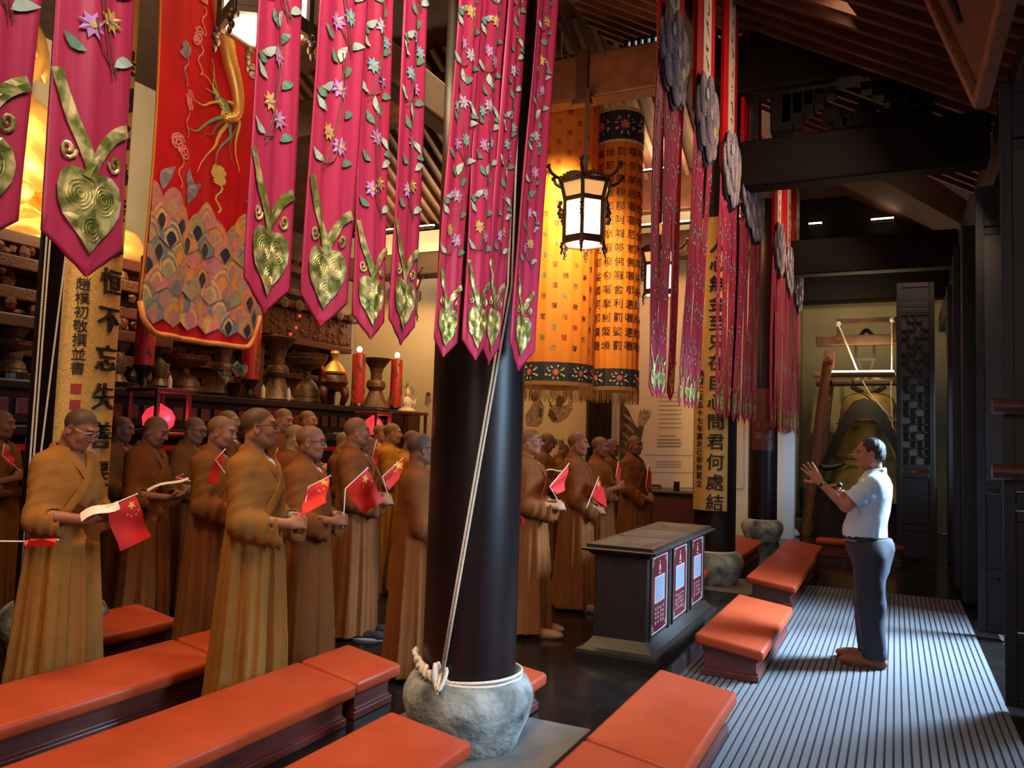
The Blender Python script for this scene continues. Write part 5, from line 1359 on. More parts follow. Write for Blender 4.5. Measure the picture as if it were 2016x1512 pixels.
poly('code_square', [(1423, 911), (1440, 911), (1440, 928), (1423, 928)], M['grey_ink'], r, .012)
r = root('wall_poster', 'ochre wall poster with two sepia robed figures below the orange canopies', 'poster')
poly('sheet', [(700, 590), (1154, 610), (1154, 960), (700, 960)], M['poster_gold'], r, .004)
def blob(name, pts, m, d): return poly(name, pts, M[m], r, d)
blob('printed_figure', [(1046, 800), (1052, 784), (1058, 778), (1066, 790), (1072, 800), (1068, 830), (1058, 840), (1036, 838), (1034, 818)], 'sepia_light', .008)
blob('printed_head', [(1046, 786), (1048, 774), (1056, 770), (1061, 776), (1060, 786), (1052, 790)], 'sepia', .011)
blob('printed_figure', [(1080, 818), (1084, 800), (1096, 795), (1110, 800), (1126, 790), (1127, 806), (1116, 822), (1098, 833), (1086, 830)], 'sepia_light', .008)
blob('printed_head', [(1096, 800), (1094, 786), (1100, 777), (1110, 780), (1112, 790), (1106, 800)], 'sepia', .011)
blob('printed_robe', [(1079, 818), (1082, 804), (1092, 812), (1098, 826), (1090, 830)], 'sepia', .012)
blob('printed_robe', [(1062, 800), (1068, 806), (1066, 826), (1060, 818)], 'sepia', .012)
blob('printed_bird', [(1083, 800), (1081, 788), (1085, 792), (1088, 802)], 'sepia', .012)
blob('printed_figure', [(760, 795), (768, 772), (776, 780), (780, 812), (770, 838), (758, 830)], 'sepia_light', .008)
blob('printed_head', [(838, 782), (841, 772), (848, 774), (849, 790), (842, 802), (836, 795)], 'sepia_light', .008)
blob('printed_hair', [(838, 780), (841, 771), (848, 774), (848, 779)], 'sepia', .011)
b = MB(); pc = atY(1094, 870, YW - .012)
for k, ch in enumerate('金募捐'): put_text(b, ch, pc.x - .13 + k * .125, pc.z, .125, lambda u, v, d: (u, YW - .012 - d, v), ext=.01)
b.build('lettering', M['ink'], r)
# counter and chair by the poster wall
p = atY(1300, 966, 13.2)
r = root('counter', 'dark wooden counter standing in front of the statue poster', 'counter')
boxo('top', (p.x - .9, 13.1, p.z - .04), (p.x + .65, 13.75, p.z), M['wood'], r, bevel=.01); boxo('body', (p.x - .85, 13.15, 0), (p.x + .6, 13.7, p.z - .04), M['wood'], r)
boxo('front_panel', (p.x - .8, 13.13, .1), (p.x - .15, 13.15, p.z - .12), M['wood_red'], r); boxo('front_panel', (p.x - .1, 13.13, .1), (p.x + .55, 13.15, p.z - .12), M['wood_red'], r)
p2 = atY(1283, 962, 14.3); r = root('chair', 'curved chair back showing above the counter', 'chair', (p2.x, 14.3, 0))
b = MB(); b.tube([(-.2, 0, p2.z - .25), (-.2, 0, p2.z - .02), (-.16, 0, p2.z + .06), (.16, 0, p2.z + .06), (.2, 0, p2.z - .02), (.2, 0, p2.z - .25)], .022, 8); b.build('back_frame', M['wood'], r, smooth='all')
boxo('backrest', (-.18, -.01, p2.z - .2), (.18, .02, p2.z + .03), M['bag_brown'], r, bevel=.01); boxo('seat', (-.22, -.4, .42), (.22, .02, .46), M['wood'], r, bevel=.01)
for sx in (-.2, .2):
    for sy in (-.36, 0): boxo('leg', (sx - .02, sy - .02, 0), (sx + .02, sy + .02, .42 if sy else p2.z - .2), M['wood'], r)
p3 = atY(1332, 960, 13.3); r = root('card_stand', 'small dark card stand on the counter end', 'stand', (p3.x, 13.3, p.z)); boxo('panel', (-.05, -.01, .0), (.05, .01, .16), M['altar_black'], r); boxo('foot', (-.05, -.04, 0), (.05, .04, .012), M['altar_black'], r)
# small wooden finials sticking out of the wall edge
p = atY(1203, 705, 14.9); r = root('coat_pegs', 'three dark knobs sticking out beside the poster column', 'pegs')
for k, py in enumerate((694, 716, 735)):
    q = atY(1205, py, 14.85); b = MB(); b.tube([(q.x - .22, 14.8, q.z), (q.x - .02, 14.8, q.z)], .02, 8); b.ball((q.x, 14.8, q.z), .04, 10, 6); b.build('peg', M['altar_black'], r, smooth='all')

# ------------------------------------------------------------------ bell, frame and striking log
BX, BY = -.47, 17.1
zt = atY(1705, 772, BY).z; zbm = atY(1710, 985, BY).z
r = root('temple_bell', 'great bronze temple bell hanging in its timber frame', 'bell', (BX, BY, 0))
prof = [(.02, 1.0), (.22, .985), (.32, .955), (.365, .90), (.39, .80), (.405, .74), (.415, .735), (.415, .72), (.405, .715), (.43, .55), (.455, .42), (.47, .415), (.47, .385), (.46, .38), (.50, .22), (.545, .08), (.58, 0), (.54, 0), (.45, .3)]
hb = zt - zbm
b = MB(); b.lathe([(rr * 1.32, zbm + z * hb) for rr, z in prof][::-1], 48, close=False); b.build('body', M['bell'], r, smooth=True)
b = MB()
for k in range(8):
    a_ = PI / 8 + k * PI / 4
    for (za, zb2, rr) in [(.45, .70, .58), (.12, .36, .68)]:
        for dz in (0, 1): b.bar((rr * math.cos(a_ - .2), rr * math.sin(a_ - .2), zbm + (za if dz == 0 else zb2) * hb), (rr * math.cos(a_ + .2), rr * math.sin(a_ + .2), zbm + (za if dz == 0 else zb2) * hb), .02)
b.build('raised_bands', M['bell'], r)
for s_ in (-1, 1):
    b = MB(); b.tube([(s_ * .1, 0, zt - .02), (s_ * .28, 0, zt + .10), (s_ * .22, 0, zt + .24), (0, 0, zt + .28)], [.05, .06, .05, .05], 10); b.build('crown_loop', M['bell'], r, smooth='all')
# black swag draped over the bell
b = MB(); vs = []; fs = []; n = 26
A = [atY(x, y, BY - .74) for x, y in [(1612, 918), (1640, 860), (1660, 815), (1680, 790), (1702, 783), (1725, 792), (1745, 815), (1766, 862), (1785, 915)]]
Bq = [atY(x, y, BY - .76) for x, y in [(1628, 918), (1650, 885), (1668, 848), (1684, 828), (1705, 820), (1724, 830), (1742, 855), (1762, 890), (1772, 925)]]
for q in (0, .02):
    for a_, c_ in zip(A, Bq): vs += [(a_.x, a_.y + q, a_.z), (c_.x, c_.y - .05 + q, c_.z)]
m_ = len(A)
for i in range(m_ - 1): fs += [(2 * i, 2 * i + 1, 2 * i + 3, 2 * i + 2), (2 * m_ + 2 * i + 2, 2 * m_ + 2 * i + 3, 2 * m_ + 2 * i + 1, 2 * m_ + 2 * i)]
b.add(vs, fs); tag(b.build('black_swag', M['black'], None, smooth=True), 'black cloth swag draped in an arch over the temple bell', 'cloth')
b = MB(); b.tube([atY(x, y, BY - .8) for x, y in [(1612, 915), (1622, 921), (1640, 920), (1665, 912)]], [.05, .06, .05, .02], 8)
tag(b.build('swag_end', M['black'], None, smooth='all'), 'dark loose end of the bell swag beside the conductor\'s face', 'cloth')
def fb(px, py, Y=16.9): return atY(px, py, Y)
r = root('bell_stand', 'timber stand carrying the temple bell, with splayed legs', 'stand')
for (x0, y0, x1, y1, w_, Y, nm) in [(1607, 672, 1800, 668, .20, 16.9, 'upper_beam'), (1607, 755, 1800, 752, .12, 16.9, 'lower_beam'), (1648, 632, 1765, 630, .12, 16.7, 'top_beam'), (1636, 690, 1600, 1045, .22, 16.95, 'leg'), (1800, 690, 1825, 1050, .22, 17.0, 'leg')]:
    b = MB(); b.bar(fb(x0, y0, Y), fb(x1, y1, Y), w_, w_); b.build(nm, M['wood_bell'], r, bevel=.02)
for (x, y0, y1) in [(1652, 632, 668), (1760, 630, 668)]:
    b = MB(); b.bar(fb(x, y0, 16.75), fb(x, y1, 16.75), .09); b.build('upright', M['wood_bell'], r, bevel=.01)
b = MB(); b.bar(fb(1685, 672), fb(1705, 648), .07); b.bar(fb(1705, 648), fb(1730, 672), .07); b.build('strut', M['wood_bell'], r)
for x in (1685, 1721):
    b = MB(); b.tube([fb(x, 680), fb(x, 706)], .022, 8); b.build('iron_hanger', M['black'], r)
b = MB(); b.bar(fb(1684, 708), fb(1724, 708), .05); b.bar(fb(1690, 708), fb(1704, 760), .03); b.bar(fb(1720, 708), fb(1706, 760), .03); b.build('yoke', M['black'], r)
b = MB(); b.bar(fb(1632, 955, 16.7), fb(1800, 952, 16.7), .05); b.build('brass_rail', M['gilt'], r)
boxo('low_platform', (-1.35, 16.75, 0), (.7, 17.6, .95), M['wood'], r)
b = MB(); b.bar(fb(1602, 738, 16.6), fb(1765, 738, 16.6), .09); tag(b.build('lit_rail', M['wood_mallet'], None, bevel=.02), 'pale wooden rail catching lamp light above the bell', 'rail')
led(fb(1638, 733, 16.5).x, fb(1760, 733, 16.5).x, 16.5, fb(1700, 733, 16.5).z, 'bright lamp strip on the wooden rail above the bell')
b = MB(); r = root('striking_log', 'reddish wooden striking log leaning upright left of the bell', 'log')
a_, c_ = atY(1629, 712, 15.9), atY(1604, 905, 15.9); d = (c_ - a_)
b.tube([a_, a_ + d * .5, a_ + d * (a_.z / (a_.z - c_.z))], [.085, .09, .09], 16); b.build('shaft', M['wood_mallet'], r, smooth=True)
b = MB(); b.tube([a_ + Vector((-.02, -.02, .02)), a_ + Vector((.06, .02, 0))], .10, 16); b.build('head', M['wood_mallet'], r, smooth=True)
b = MB(); pts = [atY(x, y, 16.58) for x, y in [(1651, 640), (1672, 690), (1690, 735), (1710, 772), (1740, 808), (1762, 828)]]; b.tube(pts, .016, 6)
r = root('bell_rope', 'pale ropes looping across the front of the temple bell', 'rope'); b.build('long_line', M['rope'], r, smooth='all')
b = MB(); b.tube([atY(x, y, 16.58) for x, y in [(1756, 632), (1756, 700), (1754, 780), (1757, 840), (1764, 852)]], .012, 6); b.build('straight_line', M['rope'], r, smooth='all')
for (x, y) in [(1651, 638), (1757, 630)]:
    b = MB(); b.ball(atY(x, y, 16.60), .05, 8, 6); b.build('knot', M['rope'], r, smooth='all')
# odds and ends at the wall foot
p = atZ(1581, 1046, 0); q = atX(1581, 960, p.x); r = root('bollard', 'slim black bollard by the foot of the bell frame', 'bollard', (p.x, p.y, 0))
b = MB(); b.lathe([(.075, 0), (.075, .02), (.06, .03), (.06, q.z - .1), (.075, q.z - .09), (.075, q.z)], 18); b.build('post', M['black'], r, smooth=True)
b = MB(); b.lathe([(.077, q.z - .08), (.077, q.z - .04)], 18); b.build('cap_band', M['altar_black'], r)
p = atZ(1560, 1056, 0)
F = Field((-.2, -.2, -.02), (.2, .2, .2), .012); F.ell((0, 0, .04), (.12, .09, .05), .02); F.ell((.05, .03, .08), (.05, .07, .05), .02); F.ell((-.06, -.03, .06), (.06, .05, .06), .02)
x_, y_, z_ = F.full(); F.a += (.012 * np.sin(45 * x_) * np.sin(50 * y_ + 20 * z_)).astype(np.float32); me, _ = F.mesh('white_cloth'); me.materials.append(M['white_cloth']); o = link('white_cloth', me); o.location = (p.x, p.y, 0); tag(o, 'crumpled white cloth lying at the foot of the white wall end', 'cloth')
p = atZ(1578, 1052, 0); r = root('satchel', 'brown satchel leaning at the wall foot by the bollard', 'bag', (p.x, p.y + .2, 0), .3)
b = MB(); b.box((0, 0, .14), (.34, .16, .28)); b.build('body', M['bag_brown'], r, bevel=.05, bseg=3, smooth=True); b = MB(); b.tube([(-.15, 0, .26), (-.1, 0, .4), (.1, 0, .4), (.15, 0, .26)], .012, 6); b.build('strap', M['black'], r)
p = atZ(1441, 1050, 0)
F = Field((-.4, -.4, -.02), (.4, .4, .8), .025); F.ell((0, 0, .2), (.26, .24, .24), .08); F.ell((-.05, .0, .46), (.2, .2, .18), .08); F.ell((.1, -.05, .5), (.12, .12, .1), .05)
x_, y_, z_ = F.full(); F.a += (.012 * np.sin(18 * x_ + 9 * z_) * np.sin(20 * y_)).astype(np.float32); me, _ = F.mesh('body'); me.materials.append(M['black'])
r = root('black_bag', 'bulging black bag between the couplet column and the next column', 'bag', (p.x - .1, p.y + .5, 0)); link('body', me, r); b = MB(); b.tube([(-.1, -.18, .5), (-.05, -.22, .64), (.08, -.22, .64), (.12, -.18, .5)], .015, 6); b.build('handle', M['black'], r)
# ------------------------------------------------------------------ people
def rotm(yaw, pitch):
    cy_, sy_ = math.cos(yaw), math.sin(yaw); cp_, sp = math.cos(pitch), math.sin(pitch)
    Rz = np.array([[cy_, -sy_, 0], [sy_, cy_, 0], [0, 0, 1]]); Ry = np.array([[cp_, 0, sp], [0, 1, 0], [-sp, 0, cp_]])
    return Rz @ Ry
HP = np.array([-.02, 0, 1.49])      # neck pivot
def head_prims(F, Rm, fat=0.0, k=.018):
    def T(p): return HP + Rm @ (np.array(p, float) + np.array([.02, 0, .115]))
    F.ell(T((-.012, 0, .035)), (.096 + fat * .5, .077 + fat, .086), k, rot=Rm)
    F.ell(T((.020, 0, -.020)), (.068, .064 + fat, .092), .025, rot=Rm)
    F.ell(T((.060, 0, -.088)), (.024, .030 + fat, .022), .03)
    for s_ in (-1, 1):
        F.ell(T((.052, .040 * s_, -.025)), (.028, .025 + fat, .028), .02)
        F.cap(T((-.02, .052 * s_, -.045)), T((.04, .036 * s_, -.085)), .022 + fat, .018 + fat, .03)
    F.cap(T((.080, -.034, .034)), T((.080, .034, .034)), .0105, .0105, .016)
    for s_ in (-1, 1):
        F.ell(T((.097, .031 * s_, .012)), (.016, .017, .0115), .010, op='s')
        F.ell(T((.071, .031 * s_, .012)), (.0145, .017, .0125), .004)
    F.cap(T((.086, 0, .020)), T((.104, 0, -.022)), .008, .0125, .014)
    for s_ in (-1, 1): F.ell(T((.092, .013 * s_, -.026)), (.010, .009, .008), .008)
    F.cap(T((.078, -.017, -.053)), T((.078, .017, -.053)), .0085, .0085, .008); F.cap(T((.084, -.006, -.051)), T((.084, .006, -.051)), .0075, .0075, .008)
    F.cap(T((.077, -.013, -.064)), T((.077, .013, -.064)), .0085, .0085, .006)
    F.cap(T((.090, -.020, -.0585)), T((.090, .020, -.0585)), .0035, .0035, .003, op='s')
    for s_ in (-1, 1):
        F.ell(T((-.012, .080 * s_ + fat * s_, -.008)), (.020, .009, .034), .006, rot=Rm)
        F.ell(T((-.006, .088 * s_ + fat * s_, -.004)), (.010, .007, .020), .005, op='s', rot=Rm)
    F.cap(T((-.03, 0, -.06)), (-.035, 0, 1.40), .053, .062, .03)
    return T
def hand_prims(F, wrist, fdir, ndir, side, curl=1.0, spread=0.0, thumb_out=0.6, sc=1.0):
    """fdir along the fingers, ndir out of the palm, side towards the thumb"""
    w = np.array(wrist, float); f = np.array(fdir, float); f /= np.linalg.norm(f); n = np.array(ndir, float); n -= f * (n @ f); n /= np.linalg.norm(n)
    s_ = np.cross(n, f); s_ = s_ if s_ @ np.array(side, float) > 0 else -s_
    for o in (-.026, -.008, .010, .027):
        F.cap(w + f * .012 * sc + s_ * o * .7 * sc, w + f * .082 * sc + s_ * o * sc, .0145 * sc, .0125 * sc, .012)
    for i, (o, L) in enumerate([(.030, .9), (.0105, 1.0), (-.010, .94), (-.0295, .76)]):
        b0 = w + f * .084 * sc + s_ * o * sc; th = .35 + .55 * curl; sp = spread * (o / .03) * .35
        d1 = f * math.cos(th * .8 * curl) + n * math.sin(th * .8 * curl) + s_ * sp; d1 /= np.linalg.norm(d1)
        d2 = f * math.cos(th * 1.9 * curl) + n * math.sin(th * 1.9 * curl) + s_ * sp; d2 /= np.linalg.norm(d2)
        d3 = f * math.cos(th * 2.7 * curl) + n * math.sin(th * 2.7 * curl) + s_ * sp; d3 /= np.linalg.norm(d3)
        p1_ = b0 + d1 * .040 * L * sc; p2_ = p1_ + d2 * .026 * L * sc; p3_ = p2_ + d3 * .019 * L * sc
        F.cap(b0, p1_, .0098 * sc, .0090 * sc, .004); F.cap(p1_, p2_, .0090 * sc, .0082 * sc, .003); F.cap(p2_, p3_, .0082 * sc, .0070 * sc, .003)
    t0 = w + f * .022 * sc + s_ * .024 * sc; t1 = t0 + (f * .6 + s_ * thumb_out + n * .45 * curl) / 1.2 * .044 * sc; t2 = t1 + (f * .85 + s_ * (thumb_out - .35) + n * .5 * curl) / 1.2 * .034 * sc
    F.cap(t0, t1, .0145 * sc, .0115 * sc, .010); F.cap(t1, t2, .0112 * sc, .0090 * sc, .004)
    return w + f * .085 * sc + n * .022 * sc
def elbow(S_, W_, pole, l1=.29, l2=.26):
    S_, W_ = np.array(S_, float), np.array(W_, float); d = W_ - S_; D = min(np.linalg.norm(d), l1 + l2 - .01); u = d / np.linalg.norm(d)
    a = (l1 * l1 - l2 * l2 + D * D) / (2 * D); h = math.sqrt(max(0, l1 * l1 - a * a)); p = np.array(pole, float); p -= u * (p @ u); p /= np.linalg.norm(p)
    return S_ + u * a + p * h
def paint(me, pts, T0, Rm, tone, hairy, shirt, eyes_down):
    q = (pts - HP) @ Rm - np.array([.02, 0, .115])          # head frame
    x, y, z = q[:, 0], q[:, 1], q[:, 2]; n = len(pts)
    skin = np.array(tone); c = np.tile(skin, (n, 1))
    def ss(a, b, t): t = np.clip((t - a) / (b - a), 0, 1); return (t * t * (3 - 2 * t))[:, None]
    head = z > -.13
    line = .058 - .055 * np.clip((.055 - x) / .06, 0, 1) - .02 * np.clip((-.02 - x) / .05, 0, 1)
    st_ = ss(-.008, .022, z - line) * head[:, None] * .78
    c = c * (1 - st_ * hairy) + np.array([.060, .036, .024]) * st_ * hairy
    cheek = np.exp(-(((np.abs(y) - .04) / .022) ** 2 + ((z + .025) / .02) ** 2))[:, None] * (x > .04)[:, None]; c = c * (1 - .18 * cheek) + np.array([.42, .10, .07]) * .18 * cheek
    brow = (np.exp(-(((z - .036 + .006 * np.abs(np.abs(y) - .03) / .02) / .0055) ** 4)) * (np.abs(y) > .010) * (np.abs(y) < .052) * (x > .05))[:, None]; c = c * (1 - .85 * brow) + np.array([.02, .014, .012]) * .85 * brow
    ey = (np.exp(-(((z - (.008 if eyes_down else .0125)) / (.0038 if eyes_down else .0055)) ** 4)) * np.exp(-(((np.abs(y) - .031) / .0155) ** 4)) * (x > .06))[:, None]; c = c * (1 - .9 * ey) + np.array([.012, .009, .009]) * .9 * ey
    if not eyes_down:
        wh = (np.exp(-(((z - .011) / .004) ** 4)) * np.exp(-(((np.abs(np.abs(y) - .031) - .011) / .0035) ** 2)) * (x > .06))[:, None]; c = c * (1 - .5 * wh) + np.array([.45, .40, .36]) * .5 * wh
    lip = (np.exp(-(((z + .0585) / .010) ** 4)) * (np.abs(y) < .024) * (x > .062))[:, None]; c = c * (1 - .6 * lip) + np.array([.30, .075, .06]) * .6 * lip
    nos = (np.exp(-(((np.abs(y) - .009) / .004) ** 2 + ((z + .034) / .004) ** 2)) * (x > .08))[:, None]; c = c * (1 - .7 * nos) + np.array([.04, .015, .012]) * .7 * nos
    jaw = (ss(.0, .03, -.05 - z) * (x > .0)[:, None] * (z > -.115)[:, None]); c = c * (1 - .12 * jaw)
    if shirt is not None:
        tz = ((pts[:, 2] < 1.43) & (pts[:, 2] > .9) & (np.abs(pts[:, 1]) < .16) & (pts[:, 0] > -.2) & (pts[:, 0] < .16))[:, None]; c = np.where(tz, np.array(shirt), c)
    ca = me.color_attributes.new('Col', 'FLOAT_COLOR', 'POINT'); ca.data.foreach_set('color', np.concatenate([c, np.ones((n, 1))], 1).astype(np.float32).ravel())
POSE = {  # wrists, hand direction, palm normal, sleeve end along the forearm, curl
    'flag': dict(W=((.235, .125, 1.075), (.255, -.085, 1.07)), f=((.45, -.88, .1), (.55, .82, .05)), n=((-.5, -.3, -.3), (-.5, .3, -.3)), sl=.86, curl=1.0),
    'low':  dict(W=((.20, .10, .985), (.23, -.08, .97)), f=((.4, -.9, -.05), (.5, .85, -.05)), n=((-.5, -.3, -.3), (-.5, .3, -.3)), sl=.95, curl=.9),
    'read': dict(W=((.255, .10, 1.085), (.255, -.10, 1.075)), f=((.75, -.62, .05), (.75, .62, .05)), n=((0, -.5, .8), (0, .5, .8)), sl=.50, curl=.75),
    'high': dict(W=((.20, .10, 1.16), (.24, -.08, 1.17)), f=((.4, -.8, .45), (.5, .75, .4)), n=((-.6, -.3, 0), (-.6, .3, 0)), sl=.8, curl=1.0),
}
_PC = {}
def body_meshes(pose, hy, hp, fat, tone, shirt, h, hr, seedv, hairy):
    key = (pose, round(hy, 2), round(hp, 2), fat, tone, shirt, h, hr, hairy)
    if key in _PC: return _PC[key]
    P = POSE[pose]; rnd = random.Random(seedv)
    F = Field((-.22, -.40, .86), (.44, .40, 1.78), h); Rm = rotm(hy, hp)
    F.cap((-.03, 0, .95), (-.03, 0, 1.34), .09, .10, .03); F.ell((.0, 0, 1.33), (.115, .15, .125), .03); F.cap((-.03, -.14, 1.385), (-.03, .14, 1.385), .05, .05, .03)
    T0 = head_prims(F, Rm, fat); grips = []
    arms = []
    for s_, W_, f_, n_ in zip((1, -1), P['W'], P['f'], P['n']):
        Sh = np.array((-.03, .155 * s_, 1.375)); E_ = elbow(Sh, W_, (-.25, .42 * s_, -.75)); W_ = np.array(W_)
        F.cap(Sh, E_, .048, .040, .02); F.cap(E_, W_, .041, .026, .02); F.cap(W_ - (W_ - E_) * .08, W_ + np.array(f_) * .02, .026, .022, .012)
        g = hand_prims(F, W_, f_, n_, (0.2, 0, 1), P['curl']); grips.append(g); arms.append((Sh, E_, W_))
    me, pts = F.mesh('body'); me.materials.append(M['skin']); paint(me, pts, T0, Rm, tone, hairy, shirt, hp > .2)
    # robe
    G = Field((-.36, -.46, .015), (.46, .46, 1.53), hr); x, y, z = G.full()
    zz = [0.02, .4, .8, 1.0, 1.12, 1.25, 1.36, 1.42, 1.46, 1.49, 1.52]
    rx = np.interp(z, zz, [.205, .182, .160, .150, .148, .152, .138, .112, .088, .068, .02]); ry = np.interp(z, zz, [.262, .238, .212, .196, .190, .192, .186, .158, .112, .078, .02]); cx_ = np.interp(z, zz, [-.01, 0, .0, .0, .0, -.005, -.02, -.03, -.032, -.033, -.033])
    xx = (x - cx_); k0 = np.sqrt((xx / rx) ** 2 + (y / ry) ** 2); k1 = np.sqrt((xx / rx ** 2) ** 2 + (y / ry ** 2) ** 2) + 1e-5; d = k0 * (k0 - 1) / k1
    th = np.arctan2(y, xx); amp = np.interp(z, [0, .5, .9, 1.1, 1.3], [.020, .016, .010, .004, .0]); p0, p1_, p2_ = [rnd.uniform(0, 6) for _ in range(3)]
    pl_ = lambda q: 1 - 1.6 * np.abs(np.sin(q * .5)) ** 1.0 + .2
    d = d - amp * (.9 * np.sin(7 * th + p0 + .5 * np.sin(1.5 * z)) + .8 * pl_(14 * th + p1_ + 1.1 * z) + .45 * pl_(25 * th + p2_ - .8 * z))
    d = d - np.interp(z, [.95, 1.1, 1.3, 1.42], [0, .006, .005, 0]) * (np.sin(19 * (z * .35 + 1.0 * np.abs(y - .03) + .3 * xx) + p1_) + .5 * np.sin(41 * (z * .25 + .8 * y) + p2_))
    d = np.maximum(d, .03 - z); G.a[:] = np.minimum(G.a, d.astype(np.float32))
    G.cap((-.03, -.125, 1.385), (-.03, .125, 1.385), .066, .066, .06)
    for (Sh, E_, W_) in arms:
        s_ = 1 if Sh[1] > 0 else -1; w2 = E_ + (W_ - E_) * P['sl']
        ph = rnd.uniform(0, 6); wob = lambda t, a, b_, c, ph=ph: .006 * np.abs(np.sin(t * 6 + ph + 20 * a - 14 * c)) + .004 * np.sin(48 * a + 30 * b_ + t * 7 + 2 * ph) + .007 * np.abs(np.sin(t * 10 + ph + 22 * b_ + 15 * a)) * np.clip(t * 1.6 - .6, 0, 1) - .004
        G.cap(Sh + np.array((0, -.01 * s_, -.005)), E_ + np.array((-.005, 0, -.01)), .066, .072, .05, wob=wob); drop = .055 if P['sl'] > .6 else .02
        G.cap(E_ + np.array((0, 0, -.02)), w2 + np.array((0, 0, -.02)), .068, .060, .035, wob=wob); G.cap(E_ + np.array((-.005, 0, -.045)), w2 + np.array((0, 0, -drop - .04)), .058, .058, .035, wob=wob)
        # open, hollow cuff
        q = G.sub(w2 - .2, w2 + .2, .02)
        if q is not None:
            sl, X_, Y_, Z_ = q; u = (W_ - E_) / np.linalg.norm(W_ - E_); pl = (X_ - w2[0]) * u[0] + (Y_ - w2[1]) * u[1] + (Z_ - w2[2]) * u[2]
            rad = np.sqrt(np.maximum((X_ - w2[0]) ** 2 + (Y_ - w2[1]) ** 2 + (Z_ - w2[2] + .04) ** 2 - pl ** 2, 0))
            mk = (rad < .15); G.a[sl] = np.where(mk & (X_ > .11), np.maximum(G.a[sl], pl - .012), G.a[sl])
            G.cap(w2 - u * .05 + np.array((0, 0, -.01)), w2 + u * .08 + np.array((0, 0, -.01)), .052, .056, .006, op='s'); G.cap(w2 - u * .03 + np.array((0, 0, -drop)), w2 + u * .08 + np.array((0, 0, -drop)), .042, .046, .006, op='s')
    # crossed collar band, open at the throat
    def front(y_, z_):
        ax_, ay_, c0_ = np.interp(z_, zz, [.205, .182, .160, .150, .148, .152, .138, .112, .088, .068, .02]), np.interp(z_, zz, [.262, .238, .212, .196, .190, .192, .186, .158, .112, .078, .02]), np.interp(z_, zz, [-.01, 0, .0, .0, .0, -.005, -.02, -.03, -.032, -.033, -.033])
        return (float(c0_ + ax_ * math.sqrt(max(0, 1 - (y_ / ay_) ** 2)) + .004), y_, z_)
    cb_ = MB()
    for s_ in (-1, 1):
        P_ = [(-.095, 0, 1.492), (-.085, .050 * s_, 1.488), (-.045, .080 * s_, 1.478), (.012, .078 * s_, 1.452), (.062, .058 * s_, 1.418), front(.034 * s_, 1.37), front(.004 * s_, 1.305)]
        if s_ == 1: P_ += [front(-.045, 1.23), front(-.09, 1.16), front(-.125, 1.10)]
        P_ = [Vector(p) for p in P_]; P2 = []
        for i_ in range(len(P_) - 1):
            q0, q1, q2, q3 = P_[max(0, i_ - 1)], P_[i_], P_[i_ + 1], P_[min(len(P_) - 1, i_ + 2)]
            for t in (0, .25, .5, .75): P2.append(.5 * ((2 * q1) + (q2 - q0) * t + (2 * q0 - 5 * q1 + 4 * q2 - q3) * t * t + (3 * q1 - q0 - 3 * q2 + q3) * t ** 3))
        P2.append(P_[-1]); vs_ = []
        for i_, p in enumerate(P2):
            tg = (P2[min(i_ + 1, len(P2) - 1)] - P2[max(i_ - 1, 0)]).normalized(); out_ = Vector((p.x + .03, p.y, 0)).normalized(); up_ = (Vector((0, 0, .55)) if p.z > 1.40 else Vector((0, 0, 0))) + out_; up_ = (up_ - tg * up_.dot(tg)).normalized(); sd_ = tg.cross(up_)
            lift = .008 if s_ == 1 else .003
            for (e_, f_) in [(-.021, -.012), (-.021, .006), (0, .010), (.021, .006), (.021, -.012)]: vs_.append(p + sd_ * e_ + up_ * (f_ + lift))
        fs_ = []
        for i_ in range(len(P2) - 1):
            for k_ in range(5): fs_.append((5 * i_ + k_, 5 * i_ + (k_ + 1) % 5, 5 * i_ + 5 + (k_ + 1) % 5, 5 * i_ + 5 + k_))
        fs_ += [(0, 1, 2, 3, 4), tuple(5 * (len(P2) - 1) + k_ for k_ in (4, 3, 2, 1, 0))]; cb_.add(vs_, fs_)
    co_ = cb_.build('collar', M['robe_b'], None, smooth=True); cme = co_.data; bpy.data.objects.remove(co_)
    G.cap((-.03, 0, 1.43), (-.005, 0, 1.60), .060, .075, .008, op='s'); G.cap((.06, 0, 1.455), (.125, 0, 1.365), .042, .010, .008, op='s'); G.cap((.09, 0, 1.47), (.16, 0, 1.37), .045, .012, .008, op='s')
    rb, rp = G.mesh('robe')
    out = (me, rb, grips, cme); _PC[key] = out; return out
def glasses(par, Rm, m):
    def T(p): return Vector(HP + Rm @ (np.array(p, float) + np.array([.02, 0, .115])))
    r = None; b = MB()
    for s_ in (-1, 1):
        b.tube([T((.098 - .02 * abs(math.cos(a)) * (math.cos(a) * s_ > 0) * .6, .034 * s_ + .025 * math.cos(a), .008 + .019 * math.sin(a))) for a in [2 * PI * i / 16 for i in range(16)]], .0024, 5, closed=True)
        b.tube([T((.088, .060 * s_, .014)), T((.04, .079 * s_, .015)), T((-.01, .085 * s_, .012))], .0026, 5)
    b.tube([T((.101, -.011, .012)), T((.104, 0, .015)), T((.101, .011, .012))], .0024, 5)
    return b.build('glasses', m, par, smooth='all')
TONES = {'p': (.36, .160, .085), 'm': (.29, .120, .062), 'd': (.22, .085, .045), 'y': (.42, .21, .095)}
MONK = {}
